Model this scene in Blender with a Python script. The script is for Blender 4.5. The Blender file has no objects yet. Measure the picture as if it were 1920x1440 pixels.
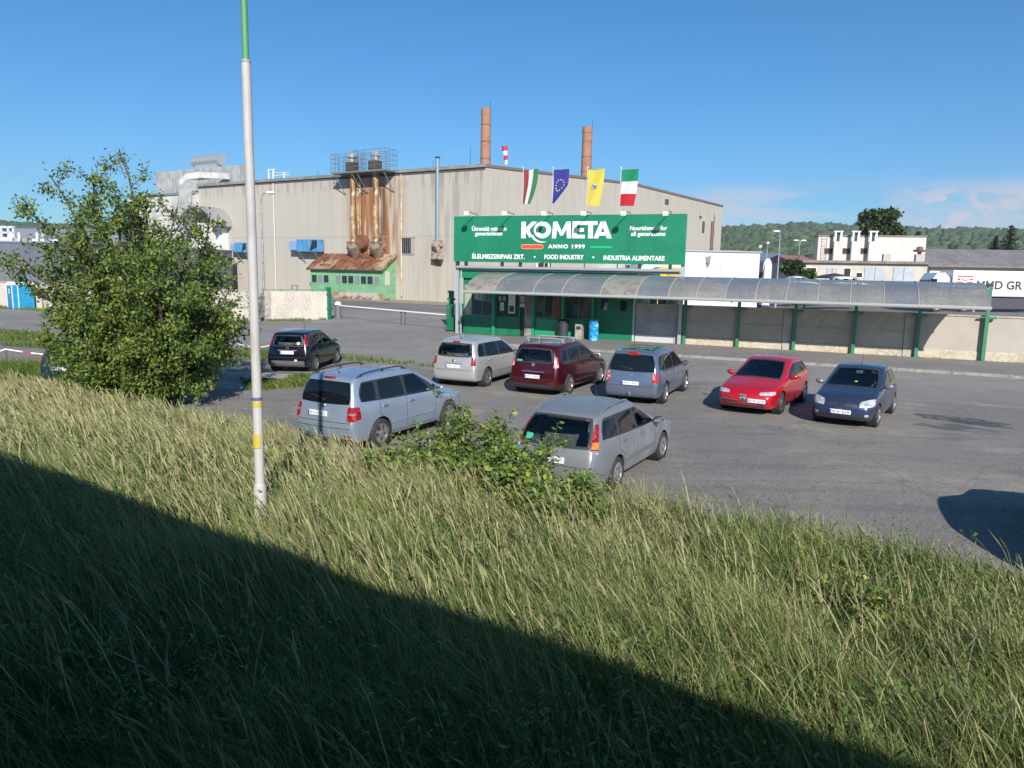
import bpy, bmesh, math, random
import numpy as np
from mathutils import Vector, Matrix
from mathutils.bvhtree import BVHTree
PI = math.pi
R = math.radians
rnd = random.Random(7)
npr = np.random.default_rng(11)
SC = bpy.context.scene
COL = SC.collection

# ------------------------------------------------------------------ camera
FPX, PITCH, ROLL, EYE = 1412.7, 0.1514, 0.01873, 3.927
cam = bpy.data.cameras.new('camera')
camo = bpy.data.objects.new('camera', cam)
COL.objects.link(camo)
SC.camera = camo
cam.sensor_width = 36
cam.lens = FPX / 1920 * 36
cam.clip_start = 0.05
cam.clip_end = 9000
_f = Vector((0, math.cos(PITCH), -math.sin(PITCH)))
_r = Vector((1, 0, 0))
_u = _r.cross(_f)
_r2 = _r * math.cos(ROLL) + _u * math.sin(ROLL)
_u2 = -_r * math.sin(ROLL) + _u * math.cos(ROLL)
m = Matrix((_r2, _u2, -_f)).transposed().to_4x4()
m.translation = (0, 0, EYE)
camo.matrix_world = m

# ------------------------------------------------------------------ light
SUN_EL = R(29)
SUNH = Vector((0.155, -0.988))              # horizontal direction towards the sun
w = bpy.data.worlds.new('World')
SC.world = w
w.use_nodes = True
nt = w.node_tree
nt.nodes.clear()
N = nt.nodes.new
L = nt.links.new
out = N('ShaderNodeOutputWorld')
bg = N('ShaderNodeBackground')
sky = N('ShaderNodeTexSky')
sky.sky_type = 'NISHITA'
sky.sun_disc = False
sky.sun_elevation = SUN_EL
sky.sun_rotation = math.atan2(SUNH.x, SUNH.y)
sky.altitude = 200
sky.air_density = 1.0
sky.dust_density = 0.1
sky.ozone_density = 3.5
bg.inputs['Strength'].default_value = 0.067
tc = N('ShaderNodeTexCoord')
sep = N('ShaderNodeSeparateXYZ')
L(tc.outputs['Generated'], sep.inputs[0])
def mth(op, a, b=None, c=None, clamp=False):
    n = N('ShaderNodeMath'); n.operation = op; n.use_clamp = clamp
    for i, v in enumerate((a, b, c)):
        if v is None: continue
        if isinstance(v, (int, float)): n.inputs[i].default_value = v
        else: L(v, n.inputs[i])
    return n.outputs[0]
def mrange(v, a, b, c=0., d=1.):
    n = N('ShaderNodeMapRange'); n.interpolation_type = 'SMOOTHSTEP'
    L(v, n.inputs[0])
    for i, q in enumerate((a, b, c, d)): n.inputs[1 + i].default_value = q
    return n.outputs[0]
az = mth('ARCTAN2', sep.outputs[0], sep.outputs[1])
el = mth('ARCSINE', sep.outputs[2])
comb = N('ShaderNodeCombineXYZ')
L(mth('MULTIPLY', az, 6.0), comb.inputs[0]); L(mth('MULTIPLY', el, 40.0), comb.inputs[1])
noi = N('ShaderNodeTexNoise'); noi.inputs['Scale'].default_value = 1.0; noi.inputs['Detail'].default_value = 7; noi.inputs['Roughness'].default_value = .55
L(comb.outputs[0], noi.inputs['Vector'])
comb2 = N('ShaderNodeCombineXYZ')
L(mth('MULTIPLY', az, 34.0), comb2.inputs[0]); L(mth('MULTIPLY', el, 48.0), comb2.inputs[1])
noi2 = N('ShaderNodeTexNoise'); noi2.inputs['Scale'].default_value = 1.0; noi2.inputs['Detail'].default_value = 8
L(comb2.outputs[0], noi2.inputs['Vector'])
band = mth('MULTIPLY', mrange(az, R(10), R(15)), mth('MULTIPLY', mrange(el, R(1.2), R(3.0)), mrange(el, R(6.6), R(5.2))))
c1 = mth('MULTIPLY', mrange(noi.outputs[0], .36, .60), band)
band2 = mth('MULTIPLY', mrange(az, R(24), R(29)), mth('MULTIPLY', mrange(el, R(2.2), R(3.4)), mrange(el, R(6.8), R(4.8))))
c2 = mth('MULTIPLY', mrange(noi2.outputs[0], .47, .58), band2)
cl = mth('MULTIPLY', mth('MAXIMUM', mth('MULTIPLY', c1, .75), c2, clamp=True), .85)
mixc = N('ShaderNodeMix'); mixc.data_type = 'RGBA'
L(cl, mixc.inputs[0])
hs = N('ShaderNodeHueSaturation'); hs.inputs['Saturation'].default_value = 1.14; hs.inputs['Value'].default_value = 1.0
L(sky.outputs[0], hs.inputs['Color'])
grd = N('ShaderNodeMix'); grd.data_type = 'RGBA'; grd.blend_type = 'MULTIPLY'; grd.inputs[0].default_value = 1
gm_ = N('ShaderNodeMix'); gm_.data_type = 'RGBA'; L(mrange(el, R(0), R(32)), gm_.inputs[0]); gm_.inputs[6].default_value = (.58, 1.03, 1.36, 1); gm_.inputs[7].default_value = (.38, 1.08, 1.24, 1)
L(hs.outputs[0], grd.inputs[6]); L(gm_.outputs[2], grd.inputs[7])
L(grd.outputs[2], mixc.inputs[6])
mixc.inputs[7].default_value = (8.6, 8.0, 8.8, 1)
L(mixc.outputs[2], bg.inputs['Color'])
L(bg.outputs[0], out.inputs['Surface'])

sl = bpy.data.lights.new('sun', 'SUN')
sl.energy = 5.0
sl.angle = R(0.53)
sl.color = (1.0, 0.945, 0.87)
so = bpy.data.objects.new('sun', sl)
COL.objects.link(so)
so.location = (20, -60, 60)
sdir = Vector((-SUNH.x * math.cos(SUN_EL), -SUNH.y * math.cos(SUN_EL), -math.sin(SUN_EL)))
so.rotation_mode = 'QUATERNION'
so.rotation_quaternion = sdir.to_track_quat('-Z', 'Y')
SC.view_settings.view_transform = 'Standard'
SC.view_settings.look = 'None'
SC.view_settings.exposure = 0.5
SC.view_settings.gamma = 1

# ------------------------------------------------------------------ where things stand (measured on the photograph's ground plane)
def ray(u, v):
    return _f + _r2 * ((u - 960) / FPX) - _u2 * ((v - 720) / FPX)
def gp(u, v, z=0.):
    d = ray(u, v); t = (z - EYE) / d.z
    return Vector((d.x * t, d.y * t, z))
def at(u, v, Y):
    d = ray(u, v); t = Y / d.y
    return Vector((d.x * t, Y, EYE + d.z * t))
def frame(x, y, ang, z=0.):
    return Matrix.Translation((x, y, z)) @ Matrix.Rotation(ang, 4, 'Z')
def onf(M, u, v, d=0.):
    """local (x,z) where the sight line meets the plane local y = d of frame M"""
    Mi = M.inverted(); o = Mi @ Vector((0, 0, EYE)); r = Mi.to_3x3() @ ray(u, v)
    t = (d - o.y) / r.y
    p = o + r * t
    return p.x, p.z

# ------------------------------------------------------------------ mesh helpers
class MB:
    def __init__(s): s.v = []; s.f = []
    def add(s, vs, fs):
        o = len(s.v); s.v += [tuple(p) for p in vs]; s.f += [tuple(i + o for i in f) for f in fs]; return s
    def box(s, x0, x1, y0, y1, z0, z1):
        return s.add([(x0,y0,z0),(x1,y0,z0),(x1,y1,z0),(x0,y1,z0),(x0,y0,z1),(x1,y0,z1),(x1,y1,z1),(x0,y1,z1)],
                     [(0,3,2,1),(4,5,6,7),(0,1,5,4),(1,2,6,5),(2,3,7,6),(3,0,4,7)])
    def bbox(s, x0, x1, y0, y1, z0, z1, b=.01):
        """box with chamfered edges"""
        bm = bmesh.new(); bmesh.ops.create_cube(bm, size=1)
        for q in bm.verts: q.co = Vector(((x0+x1)/2+q.co.x*(x1-x0), (y0+y1)/2+q.co.y*(y1-y0), (z0+z1)/2+q.co.z*(z1-z0)))
        bmesh.ops.bevel(bm, geom=bm.edges[:], offset=b, segments=2, affect='EDGES', profile=.5)
        bm.verts.ensure_lookup_table(); bm.verts.index_update()
        s.add([q.co for q in bm.verts], [[q.index for q in f.verts] for f in bm.faces]); bm.free(); return s
    def cyl(s, p0, p1, r0, r1=None, n=12, cap=True):
        p0 = Vector(p0); p1 = Vector(p1); r1 = r0 if r1 is None else r1
        d = (p1 - p0).normalized(); a = d.orthogonal().normalized(); b = d.cross(a)
        vs = []
        for p, r in ((p0, r0), (p1, r1)):
            for i in range(n):
                t = 2 * PI * i / n; vs.append(p + (a * math.cos(t) + b * math.sin(t)) * r)
        fs = [(i, (i+1) % n, n + (i+1) % n, n + i) for i in range(n)]
        if cap: fs += [tuple(range(n-1, -1, -1)), tuple(range(n, 2*n))]
        return s.add(vs, fs)
    def tube(s, pts, r, n=8, cap=True):
        pts = [Vector(p) for p in pts]; rs = r if isinstance(r, (list, tuple)) else [r] * len(pts)
        vs = []; prev = None
        for i, p in enumerate(pts):
            d = (pts[min(i+1, len(pts)-1)] - pts[max(i-1, 0)]).normalized()
            a = (d.orthogonal() if prev is None else prev - d * prev.dot(d)).normalized(); prev = a
            b = d.cross(a)
            for k in range(n):
                t = 2 * PI * k / n; vs.append(p + (a * math.cos(t) + b * math.sin(t)) * rs[i])
        fs = []
        for i in range(len(pts) - 1):
            for k in range(n): fs.append((i*n+k, i*n+(k+1) % n, (i+1)*n+(k+1) % n, (i+1)*n+k))
        if cap: fs += [tuple(range(n-1, -1, -1)), tuple(range((len(pts)-1)*n, len(pts)*n))]
        return s.add(vs, fs)
    def prism(s, poly, ax, a, b):
        """2d polygon extruded along axis ax ('x','y','z') from a to b; poly gives the two other coordinates in xyz order"""
        n = len(poly); vs = []
        for q in (a, b):
            for (p0, p1) in poly:
                vs.append({'x': (q, p0, p1), 'y': (p0, q, p1), 'z': (p0, p1, q)}[ax])
        fs = [tuple(range(n)), tuple(range(2*n-1, n-1, -1))] + [(i, n + i, n + (i+1) % n, (i+1) % n) for i in range(n)]
        return s.add(vs, fs)
    def lathe(s, prof, o=(0,0,0), axis='z', n=20, a0=0, a1=2*PI):
        full = abs(a1 - a0 - 2*PI) < 1e-6; m_ = n if full else n + 1
        vs = []
        for i in range(m_):
            t = a0 + (a1 - a0) * i / n; c, q = math.cos(t), math.sin(t)
            for (r, h) in prof:
                p = {'z': (r*c, r*q, h), 'y': (r*c, h, r*q), 'x': (h, r*c, r*q)}[axis]
                vs.append((p[0]+o[0], p[1]+o[1], p[2]+o[2]))
        k = len(prof); fs = []
        for i in range(n):
            j = (i+1) % m_
            for h in range(k-1): fs.append((i*k+h, j*k+h, j*k+h+1, i*k+h+1))
        return s.add(vs, fs)
    def xf(s, M):
        s.v = [tuple(M @ Vector(p)) for p in s.v]; return s
    def join(s, o): return s.add(o.v, o.f)

def obj(name, mb, material, parent=None, smooth=False, fixn=True):
    me = bpy.data.meshes.new(name)
    me.from_pydata(mb.v, [], mb.f)
    if fixn:
        bm = bmesh.new(); bm.from_mesh(me); bmesh.ops.recalc_face_normals(bm, faces=bm.faces[:]); bm.to_mesh(me); bm.free()
    me.materials.append(material)
    if smooth:
        me.polygons.foreach_set('use_smooth', [True] * len(me.polygons))
        try: me.set_sharp_from_angle(angle=R(smooth if smooth is not True else 40))
        except Exception: pass
    o = bpy.data.objects.new(name, me)
    COL.objects.link(o)
    o.parent = parent
    return o
def thing(name, label, cat, M=None, group=None):
    o = bpy.data.objects.new(name, None); COL.objects.link(o)
    o.empty_display_size = .3
    if M is not None: o.matrix_world = M
    o['label'] = label; o['category'] = cat
    if group: o['group'] = group
    return o
def tag(o, label, cat, group=None):
    o['label'] = label; o['category'] = cat
    if group: o['group'] = group
    return o
def struct(name, mb, mt, kind='structure', label=None, **k):
    o = obj(name, mb, mt, **k); o['kind'] = kind
    if label: o['label'] = label
    return o
def copy_tree(o, M=None, label=None, parent=None):
    c = o.copy(); COL.objects.link(c)
    if parent is not None: c.parent = parent
    if M is not None: c.matrix_world = M
    if label: c['label'] = label
    for ch in list(o.children): copy_tree(ch, None, None, c)
    return c
def np_mesh(name, verts, faces, material, col=None, parent=None, smooth=False):
    """verts (n,3), faces (m,k) arrays"""
    me = bpy.data.meshes.new(name)
    nv, nf, k = len(verts), len(faces), faces.shape[1]
    me.vertices.add(nv); me.vertices.foreach_set('co', np.ascontiguousarray(verts, dtype=np.float32).ravel())
    me.loops.add(nf * k); me.loops.foreach_set('vertex_index', np.ascontiguousarray(faces, dtype=np.int32).ravel())
    me.polygons.add(nf); me.polygons.foreach_set('loop_start', np.arange(0, nf * k, k, dtype=np.int32))
    try: me.polygons.foreach_set('loop_total', np.full(nf, k, dtype=np.int32))
    except Exception: pass
    if smooth: me.polygons.foreach_set('use_smooth', np.ones(nf, dtype=bool))
    me.update(calc_edges=True)
    if col is not None:
        a = me.color_attributes.new('tint', 'FLOAT_COLOR', 'POINT')
        c4 = np.ones((nv, 4), dtype=np.float32); c4[:, :3] = col
        a.data.foreach_set('color', c4.ravel())
    me.materials.append(material)
    o = bpy.data.objects.new(name, me); COL.objects.link(o); o.parent = parent
    return o

# ------------------------------------------------------------------ materials
def mat(name, c, rough=.6, metal=0., c2=None, scale=4., detail=4., lo=.4, hi=.6, stretch=(1,1,1), c3=None, scale3=20., bump=0., bscale=40.,
        coat=0., spec=None, attr=None, trans=0., alpha=1., rvar=0.):
    mt = bpy.data.materials.new(name); mt.use_nodes = True
    t = mt.node_tree; b = t.nodes['Principled BSDF']
    b.inputs['Base Color'].default_value = (*c, 1); b.inputs['Roughness'].default_value = rough; b.inputs['Metallic'].default_value = metal
    if coat: b.inputs['Coat Weight'].default_value = coat; b.inputs['Coat Roughness'].default_value = .06
    if spec is not None: b.inputs['Specular IOR Level'].default_value = spec
    if alpha < 1: b.inputs['Alpha'].default_value = alpha
    tcn = t.nodes.new('ShaderNodeTexCoord')
    def noise(sc, det, st=(1,1,1)):
        mp = t.nodes.new('ShaderNodeMapping'); mp.inputs['Scale'].default_value = st
        t.links.new(tcn.outputs['Object'], mp.inputs[0])
        n = t.nodes.new('ShaderNodeTexNoise'); n.inputs['Scale'].default_value = sc; n.inputs['Detail'].default_value = det
        n.inputs['Roughness'].default_value = .6
        t.links.new(mp.outputs[0], n.inputs['Vector']); return n.outputs[0]
    def ramp(v, a, bb):
        r = t.nodes.new('ShaderNodeMapRange'); r.interpolation_type = 'SMOOTHSTEP'
        t.links.new(v, r.inputs[0]); r.inputs[1].default_value = a; r.inputs[2].default_value = bb; return r.outputs[0]
    def mix(f, a, bb):
        x = t.nodes.new('ShaderNodeMix'); x.data_type = 'RGBA'; t.links.new(f, x.inputs[0])
        for i, q in ((6, a), (7, bb)):
            if isinstance(q, tuple): x.inputs[i].default_value = (*q, 1)
            else: t.links.new(q, x.inputs[i])
        return x.outputs[2]
    cur = c
    if attr:
        an = t.nodes.new('ShaderNodeVertexColor'); an.layer_name = attr; cur = an.outputs[0]
    if c2 is not None: cur = mix(ramp(noise(scale, detail, stretch), lo, hi), cur if not isinstance(cur, tuple) else c, c2)
    if c3 is not None: cur = mix(ramp(noise(scale3, 3), .48, .62), cur if not isinstance(cur, tuple) else c, c3)
    if not isinstance(cur, tuple): t.links.new(cur, b.inputs['Base Color'])
    if rvar:
        rr = t.nodes.new('ShaderNodeMapRange'); t.links.new(noise(scale * 1.7, 3), rr.inputs[0])
        rr.inputs[3].default_value = max(rough - rvar, .02); rr.inputs[4].default_value = min(rough + rvar, 1)
        t.links.new(rr.outputs[0], b.inputs['Roughness'])
    if bump:
        bn = t.nodes.new('ShaderNodeBump'); bn.inputs['Strength'].default_value = bump; bn.inputs['Distance'].default_value = .02
        t.links.new(noise(bscale, 5), bn.inputs['Height']); t.links.new(bn.outputs[0], b.inputs['Normal'])
    if trans:   # thin leaves: some light passes through
        tl = t.nodes.new('ShaderNodeBsdfTranslucent'); ms = t.nodes.new('ShaderNodeMixShader'); ms.inputs[0].default_value = trans
        if isinstance(cur, tuple): tl.inputs[0].default_value = (*cur, 1)
        else: t.links.new(cur, tl.inputs[0])
        o = t.nodes['Material Output']
        t.links.new(b.outputs[0], ms.inputs[1]); t.links.new(tl.outputs[0], ms.inputs[2]); t.links.new(ms.outputs[0], o.inputs['Surface'])
    return mt
class _M(dict):
    pass
M_ = _M()
def mm(key, *a, **k):
    if key not in M_: M_[key] = mat(key, *a, **k)
    return M_[key]
BLACK = mm('black_rubber', (.018,.018,.02), .75)
PLAST = mm('dark_plastic', (.035,.036,.04), .5)
STEEL = mm('galvanised_steel', (.46,.48,.5), .42, .6, c2=(.3,.31,.33), scale=3)
WHITE = mm('white_paint', (.78,.78,.77), .5, c2=(.6,.6,.57), scale=1.3, lo=.45, hi=.75)
GLASS = mm('car_glass', (.006,.009,.011), .03, spec=.5)
def clear_glass(name, tint):
    mt = bpy.data.materials.new(name); mt.use_nodes = True; t = mt.node_tree; t.nodes.remove(t.nodes['Principled BSDF'])
    tr = t.nodes.new('ShaderNodeBsdfTransparent'); tr.inputs[0].default_value = (*tint, 1)
    gl = t.nodes.new('ShaderNodeBsdfGlossy'); gl.inputs['Roughness'].default_value = .03
    fr = t.nodes.new('ShaderNodeFresnel'); fr.inputs[0].default_value = 1.6; mx_ = t.nodes.new('ShaderNodeMixShader')
    t.links.new(fr.outputs[0], mx_.inputs[0]); t.links.new(tr.outputs[0], mx_.inputs[1]); t.links.new(gl.outputs[0], mx_.inputs[2]); t.links.new(mx_.outputs[0], t.nodes['Material Output'].inputs['Surface'])
    return mt
GCLEAR = clear_glass('car_glass_clear', (.72,.80,.78))
GLASSL = mm('car_glass_pale', (.055,.085,.085), .04, spec=.5, c2=(.010,.014,.014), scale=3.0, lo=.44, hi=.52, stretch=(1,1.6,1.6))
DGREEN = mm('gate_green', (.01,.16,.075), .45, c2=(.008,.12,.055), scale=2, lo=.4, hi=.7)
PGREEN = mm('post_green', (.03,.2,.09), .5, c2=(.05,.2,.12), scale=5)
# ------------------------------------------------------------------ terrain, paved surfaces
NV = Vector((.559, .829, 0)); TV = Vector((.829, -.559, 0))       # across / along the railway
FO = Vector((9.2, 40.52, 0)); FA = R(-23.49)
FENCE = frame(FO.x, FO.y, FA)                                     # local x along the compound wall, local y behind it
def FW(a, d, z=0.): return FENCE @ Vector((a, d, z))
def FL(x, y):
    q = FENCE.inverted() @ Vector((x, y, 0)); return q.x, q.y
def sm(x, a, b):
    t = np.clip((x - a) / (b - a), 0, 1); return t * t * (3 - 2 * t)
ca, sa = math.cos(FA), math.sin(FA)
def rise(x, y):
    dx = x - FO.x; dy = y - FO.y
    d = -dx * sa + dy * ca
    return .75 * sm(x, 22, 46) * sm(d, 5, 26)
def zg(x, y):
    w_ = x * .559 + y * .829
    prof = np.interp(w_, [-14, -9, -5, -4.2, .5, 1.4, 2.4, 4.5, 7, 9, 10.2, 11], [0, .2, 1.0, 1.12, 1.12, .95, .9, .72, .38, .1, 0, 0])
    bump = .03 * np.sin(x * 1.3 + y * .7) * np.sin(y * 1.1 - x * .4) * sm(w_, 1.5, 3) * (1 - sm(w_, 8, 9.8))
    return prof + bump + rise(x, y)
wl = np.unique(np.concatenate([[-4000,-1500,-500,-200,-80,-40,-25], np.arange(-16, 13, .4), np.arange(13, 130, 4), [150,200,300,500,900,1600,4500]]))
tl = np.unique(np.concatenate([[-4000,-1500,-600,-300,-150], np.arange(-100, 14, 1.), np.arange(14, 150, 6), [200,400,900,2000,4500]]))
Wg, Tg = np.meshgrid(wl, tl, indexing='ij')
X = Tg * .829 + Wg * .559; Y = -Tg * .559 + Wg * .829
Z = zg(X, Y) - .03
V = np.stack([X, Y, Z], -1).reshape(-1, 3)
nw, ntt = Wg.shape
ii, jj = np.meshgrid(np.arange(nw-1), np.arange(ntt-1), indexing='ij')
q = (ii * ntt + jj).ravel()
Fq = np.stack([q, q + ntt, q + ntt + 1, q + 1], -1)
m_ground = mat('ground_soil', (.09,.085,.045), .95, c2=(.05,.07,.025), scale=.12, c3=(.14,.12,.07), scale3=.9, bump=.3, bscale=6)
g_ = np_mesh('ground', V, Fq[:, ::-1], m_ground, smooth=True); g_['kind'] = 'structure'

def sheet(name, outline, z, mt, step=3., follow=True):
    """flat sheet cut to an outline, subdivided to follow the terrain"""
    bm = bmesh.new()
    vs = [bm.verts.new((p[0], p[1], 0)) for p in outline]
    bm.faces.new(vs)
    if follow:
        xs = [p[0] for p in outline]; ys = [p[1] for p in outline]
        for k in np.arange(min(xs), max(xs), step):
            bmesh.ops.bisect_plane(bm, geom=bm.verts[:]+bm.edges[:]+bm.faces[:], plane_co=(k, 0, 0), plane_no=(1, 0, 0))
        for k in np.arange(min(ys), max(ys), step):
            bmesh.ops.bisect_plane(bm, geom=bm.verts[:]+bm.edges[:]+bm.faces[:], plane_co=(0, k, 0), plane_no=(0, 1, 0))
    for v in bm.verts: v.co.z = z + (float(rise(v.co.x, v.co.y)) if follow else 0)
    bmesh.ops.recalc_face_normals(bm, faces=bm.faces[:])
    if sum(f.normal.z for f in bm.faces) < 0: bmesh.ops.reverse_faces(bm, faces=bm.faces[:])
    me = bpy.data.meshes.new(name); bm.to_mesh(me); bm.free()
    me.materials.append(mt)
    o = bpy.data.objects.new(name, me); COL.objects.link(o); o['kind'] = 'structure'
    return o
def wt(w_, t_): return (TV * t_ + NV * w_)[:2]

def paving(name, c, c2, c3, patch, streak=True):
    """worn asphalt: broad tone patches, travel streaks, fine stones"""
    mt = bpy.data.materials.new(name); mt.use_nodes = True
    t = mt.node_tree; b = t.nodes['Principled BSDF']; b.inputs['Roughness'].default_value = .85
    tcn = t.nodes.new('ShaderNodeTexCoord')
    def nz(sc, det, st=(1,1,1), rot=0., rough=.6):
        mp = t.nodes.new('ShaderNodeMapping'); mp.inputs['Scale'].default_value = st; mp.inputs['Rotation'].default_value = (0, 0, rot)
        mp.vector_type = 'POINT'
        t.links.new(tcn.outputs['Object'], mp.inputs[0])
        n = t.nodes.new('ShaderNodeTexNoise'); n.inputs['Scale'].default_value = sc; n.inputs['Detail'].default_value = det; n.inputs['Roughness'].default_value = rough
        t.links.new(mp.outputs[0], n.inputs['Vector']); return n.outputs[0]
    def rmp(v, a, bb):
        r = t.nodes.new('ShaderNodeMapRange'); r.interpolation_type = 'SMOOTHSTEP'; t.links.new(v, r.inputs[0])
        r.inputs[1].default_value = a; r.inputs[2].default_value = bb; return r.outputs[0]
    def mx(f, a, bb, k=1.):
        if k != 1:
            q_ = t.nodes.new('ShaderNodeMath'); q_.operation = 'MULTIPLY'; t.links.new(f, q_.inputs[0]); q_.inputs[1].default_value = k; f = q_.outputs[0]
        x = t.nodes.new('ShaderNodeMix'); x.data_type = 'RGBA'; t.links.new(f, x.inputs[0])
        for i, qq in ((6, a), (7, bb)):
            if isinstance(qq, tuple): x.inputs[i].default_value = (*qq, 1)
            else: t.links.new(qq, x.inputs[i])
        return x.outputs[2]
    cur = mx(rmp(nz(.16, 5), .42, .6), c, c2)
    cur = mx(rmp(nz(.33, 7, rough=.72), .53, .62), cur, c3, .9)
    cur = mx(rmp(nz(.21, 8, (1,1.7,1), R(35), .75), .54, .64), cur, patch, .75)
    if streak:
        cur = mx(rmp(nz(1.0, 5, (.13, 1.5, 1), R(24)), .52, .68), cur, patch, .5)
        cur = mx(rmp(nz(.8, 4, (.1, 1.2, 1), R(60)), .55, .7), cur, c3, .4)
    cur = mx(rmp(nz(2.2, 6, (1, 1.6, 1), R(20), .8), .54, .66), cur, patch, .6)
    cur = mx(rmp(nz(5.5, 5, rough=.85), .55, .68), cur, tuple(x * 1.15 for x in c3), .75)
    cur = mx(rmp(nz(13, 4, rough=.85), .54, .66), cur, tuple(x * 1.5 for x in c3), .6)
    cur = mx(rmp(nz(28, 3, rough=.9), .52, .68), cur, tuple(x * .35 for x in c), .65)
    if streak:
        vo = t.nodes.new('ShaderNodeTexVoronoi'); vo.feature = 'DISTANCE_TO_EDGE'; vo.inputs['Scale'].default_value = .34
        wn_ = t.nodes.new('ShaderNodeTexNoise'); wn_.inputs['Scale'].default_value = .9; wn_.inputs['Detail'].default_value = 6; t.links.new(tcn.outputs['Object'], wn_.inputs['Vector'])
        ad = t.nodes.new('ShaderNodeMix'); ad.data_type = 'VECTOR'; ad.inputs[0].default_value = .25; t.links.new(tcn.outputs['Object'], ad.inputs[4]); t.links.new(wn_.outputs['Color'], ad.inputs[5]); t.links.new(ad.outputs[1], vo.inputs['Vector'])
        cur = mx(rmp(vo.outputs['Distance'], .010, .003), cur, tuple(x * .6 for x in c), .3)
    t.links.new(cur, b.inputs['Base Color'])
    bn = t.nodes.new('ShaderNodeBump'); bn.inputs['Strength'].default_value = .5; bn.inputs['Distance'].default_value = .03
    t.links.new(nz(11, 6, rough=.75), bn.inputs['Height']); t.links.new(bn.outputs[0], b.inputs['Normal'])
    return mt
m_lot = paving('worn_gravelly_asphalt', (.19,.178,.168), (.235,.215,.19), (.30,.265,.215), (.125,.118,.115))
m_road = paving('road_asphalt', (.225,.212,.20), (.27,.25,.23), (.31,.285,.25), (.15,.143,.14))
m_yard = paving('yard_asphalt', (.15,.148,.15), (.19,.185,.18), (.22,.2,.18), (.1,.1,.1))
m_walk = paving('pavement_asphalt', (.20,.19,.185), (.24,.225,.21), (.26,.24,.21), (.14,.135,.13), False)
lot = sheet('parking_lot', [wt(9.7,-90), wt(9.7, 60), FW(75, -13.9)[:2], FW(-85, -13.9)[:2]], .0, m_lot, follow=False)
road = sheet('road', [FW(-90, -14)[:2], FW(70, -14)[:2], FW(70, -5.6)[:2], FW(-9, -5.6)[:2], FW(-9.5, .5)[:2], FW(-14, 4)[:2], FW(-14,18)[:2], FW(-28, 18)[:2], FW(-60, 5)[:2], FW(-90, 5)[:2]], .004, m_road, follow=False)
yard = sheet('yard', [FW(-85, 4)[:2], FW(-14.5, 4)[:2], FW(-14.5, .6)[:2], FW(120, .6)[:2], FW(150, 130)[:2], FW(-110, 130)[:2]], -.006, m_yard)
# dirt strip between factory wall and the yard road
m_dirt = mm('pale_dirt', (.30,.25,.18), .95, c2=(.22,.2,.12), scale=.5, c3=(.36,.31,.24), scale3=4)
# oily stain left by a dried puddle
def blob(name, cx, cy, rx, ry, rot, z, mt, n=48, seed=3):
    rr = random.Random(seed); ph = [rr.uniform(0, 6.28) for _ in range(6)]
    pts = []
    for i in range(n):
        t = 2 * PI * i / n; k = 1 + sum(.13 / (j+1) ** .6 * math.sin((j+2) * t + ph[j]) for j in range(6))
        x, y = rx * k * math.cos(t), ry * k * math.sin(t)
        pts.append((cx + x * math.cos(rot) - y * math.sin(rot), cy + x * math.sin(rot) + y * math.cos(rot)))
    return sheet(name, pts, z, mt, follow=False)
m_wet = mat('damp_asphalt', (.075,.07,.068), .7, c2=(.16,.15,.14), scale=1.6, lo=.45, hi=.6, c3=(.05,.048,.046), scale3=5, bump=.3)
a_, b_ = gp(1715, 778), gp(1905, 800)
blob('puddle_stain', (a_.x+b_.x)/2, (a_.y+b_.y)/2, (a_-b_).length/2*1.02, .5, math.atan2(b_.y-a_.y, b_.x-a_.x), .0045, m_wet, seed=5)
a_, b_ = gp(1765, 798), gp(1835, 808)
blob('damp_patch', (a_.x+b_.x)/2, (a_.y+b_.y)/2, 1.0, .5, -.5, .0065, mat('half_dried_asphalt', (.11,.105,.1), .8, c2=(.19,.18,.17), scale=1.2, lo=.42, hi=.6), seed=9)
m_pale = mm('pale_dust', (.33,.31,.28), .9, c2=(.22,.21,.2), scale=2, lo=.45, hi=.6, c3=(.4,.38,.34), scale3=9)
for (u, v, rx, ry, sd) in ((430,722,1.6,.6,1),(520,706,2.2,.7,2),(600,700,1.3,.35,8)):
    p_ = gp(u, v); blob('gravel_patch', p_.x, p_.y, rx, ry, FA, .0045, m_pale, seed=sd)
# pavement with kerb along the wall
k_ = MB(); k_.box(-9, 75, -5.45, -.02, .02, .11); 
for i in range(50): pass
pv = struct('pavement', k_, m_walk); pv.matrix_world = FENCE
k_ = MB()
x = -9.
while x < 74:
    k_.box(x + .006, x + .994, -5.6, -5.456, .0, .125); x += 1.
kb = struct('kerb', k_, mm('kerb_concrete', (.27,.26,.24), .85, c2=(.2,.19,.18), scale=.8, c3=(.31,.29,.26), scale3=6)); kb.matrix_world = FENCE
# apron in front of the gatehouse
ap = sheet('gate_apron', [FW(-14.6,-4.2)[:2], FW(-9.02,-5.6)[:2], FW(-9.02,-.02)[:2], FW(-14.9,-.02)[:2]], .009, m_walk, follow=False)
# ------------------------------------------------------------------ the factory hall
zA_pt = at(909, 313, 85.); A = Vector((zA_pt.x, 85., 0)); HT = zA_pt.z
_d = ray(372, 350); _t = (HT - EYE) / _d.z; B = Vector((_d.x * _t, _d.y * _t, 0))
_d = ray(1355, 388); _t = (HT - EYE) / _d.z; Cc = Vector((_d.x * _t, _d.y * _t, 0))
FAC = frame(A.x, A.y, math.atan2(A.y - B.y, A.x - B.x))          # long front: local x from -LF to 0, outward is -y
LF = (A - B).length
GAB = frame(A.x, A.y, math.atan2(Cc.y - A.y, Cc.x - A.x))        # gable end: local x from 0 to LG
LG = (Cc - A).length

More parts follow.
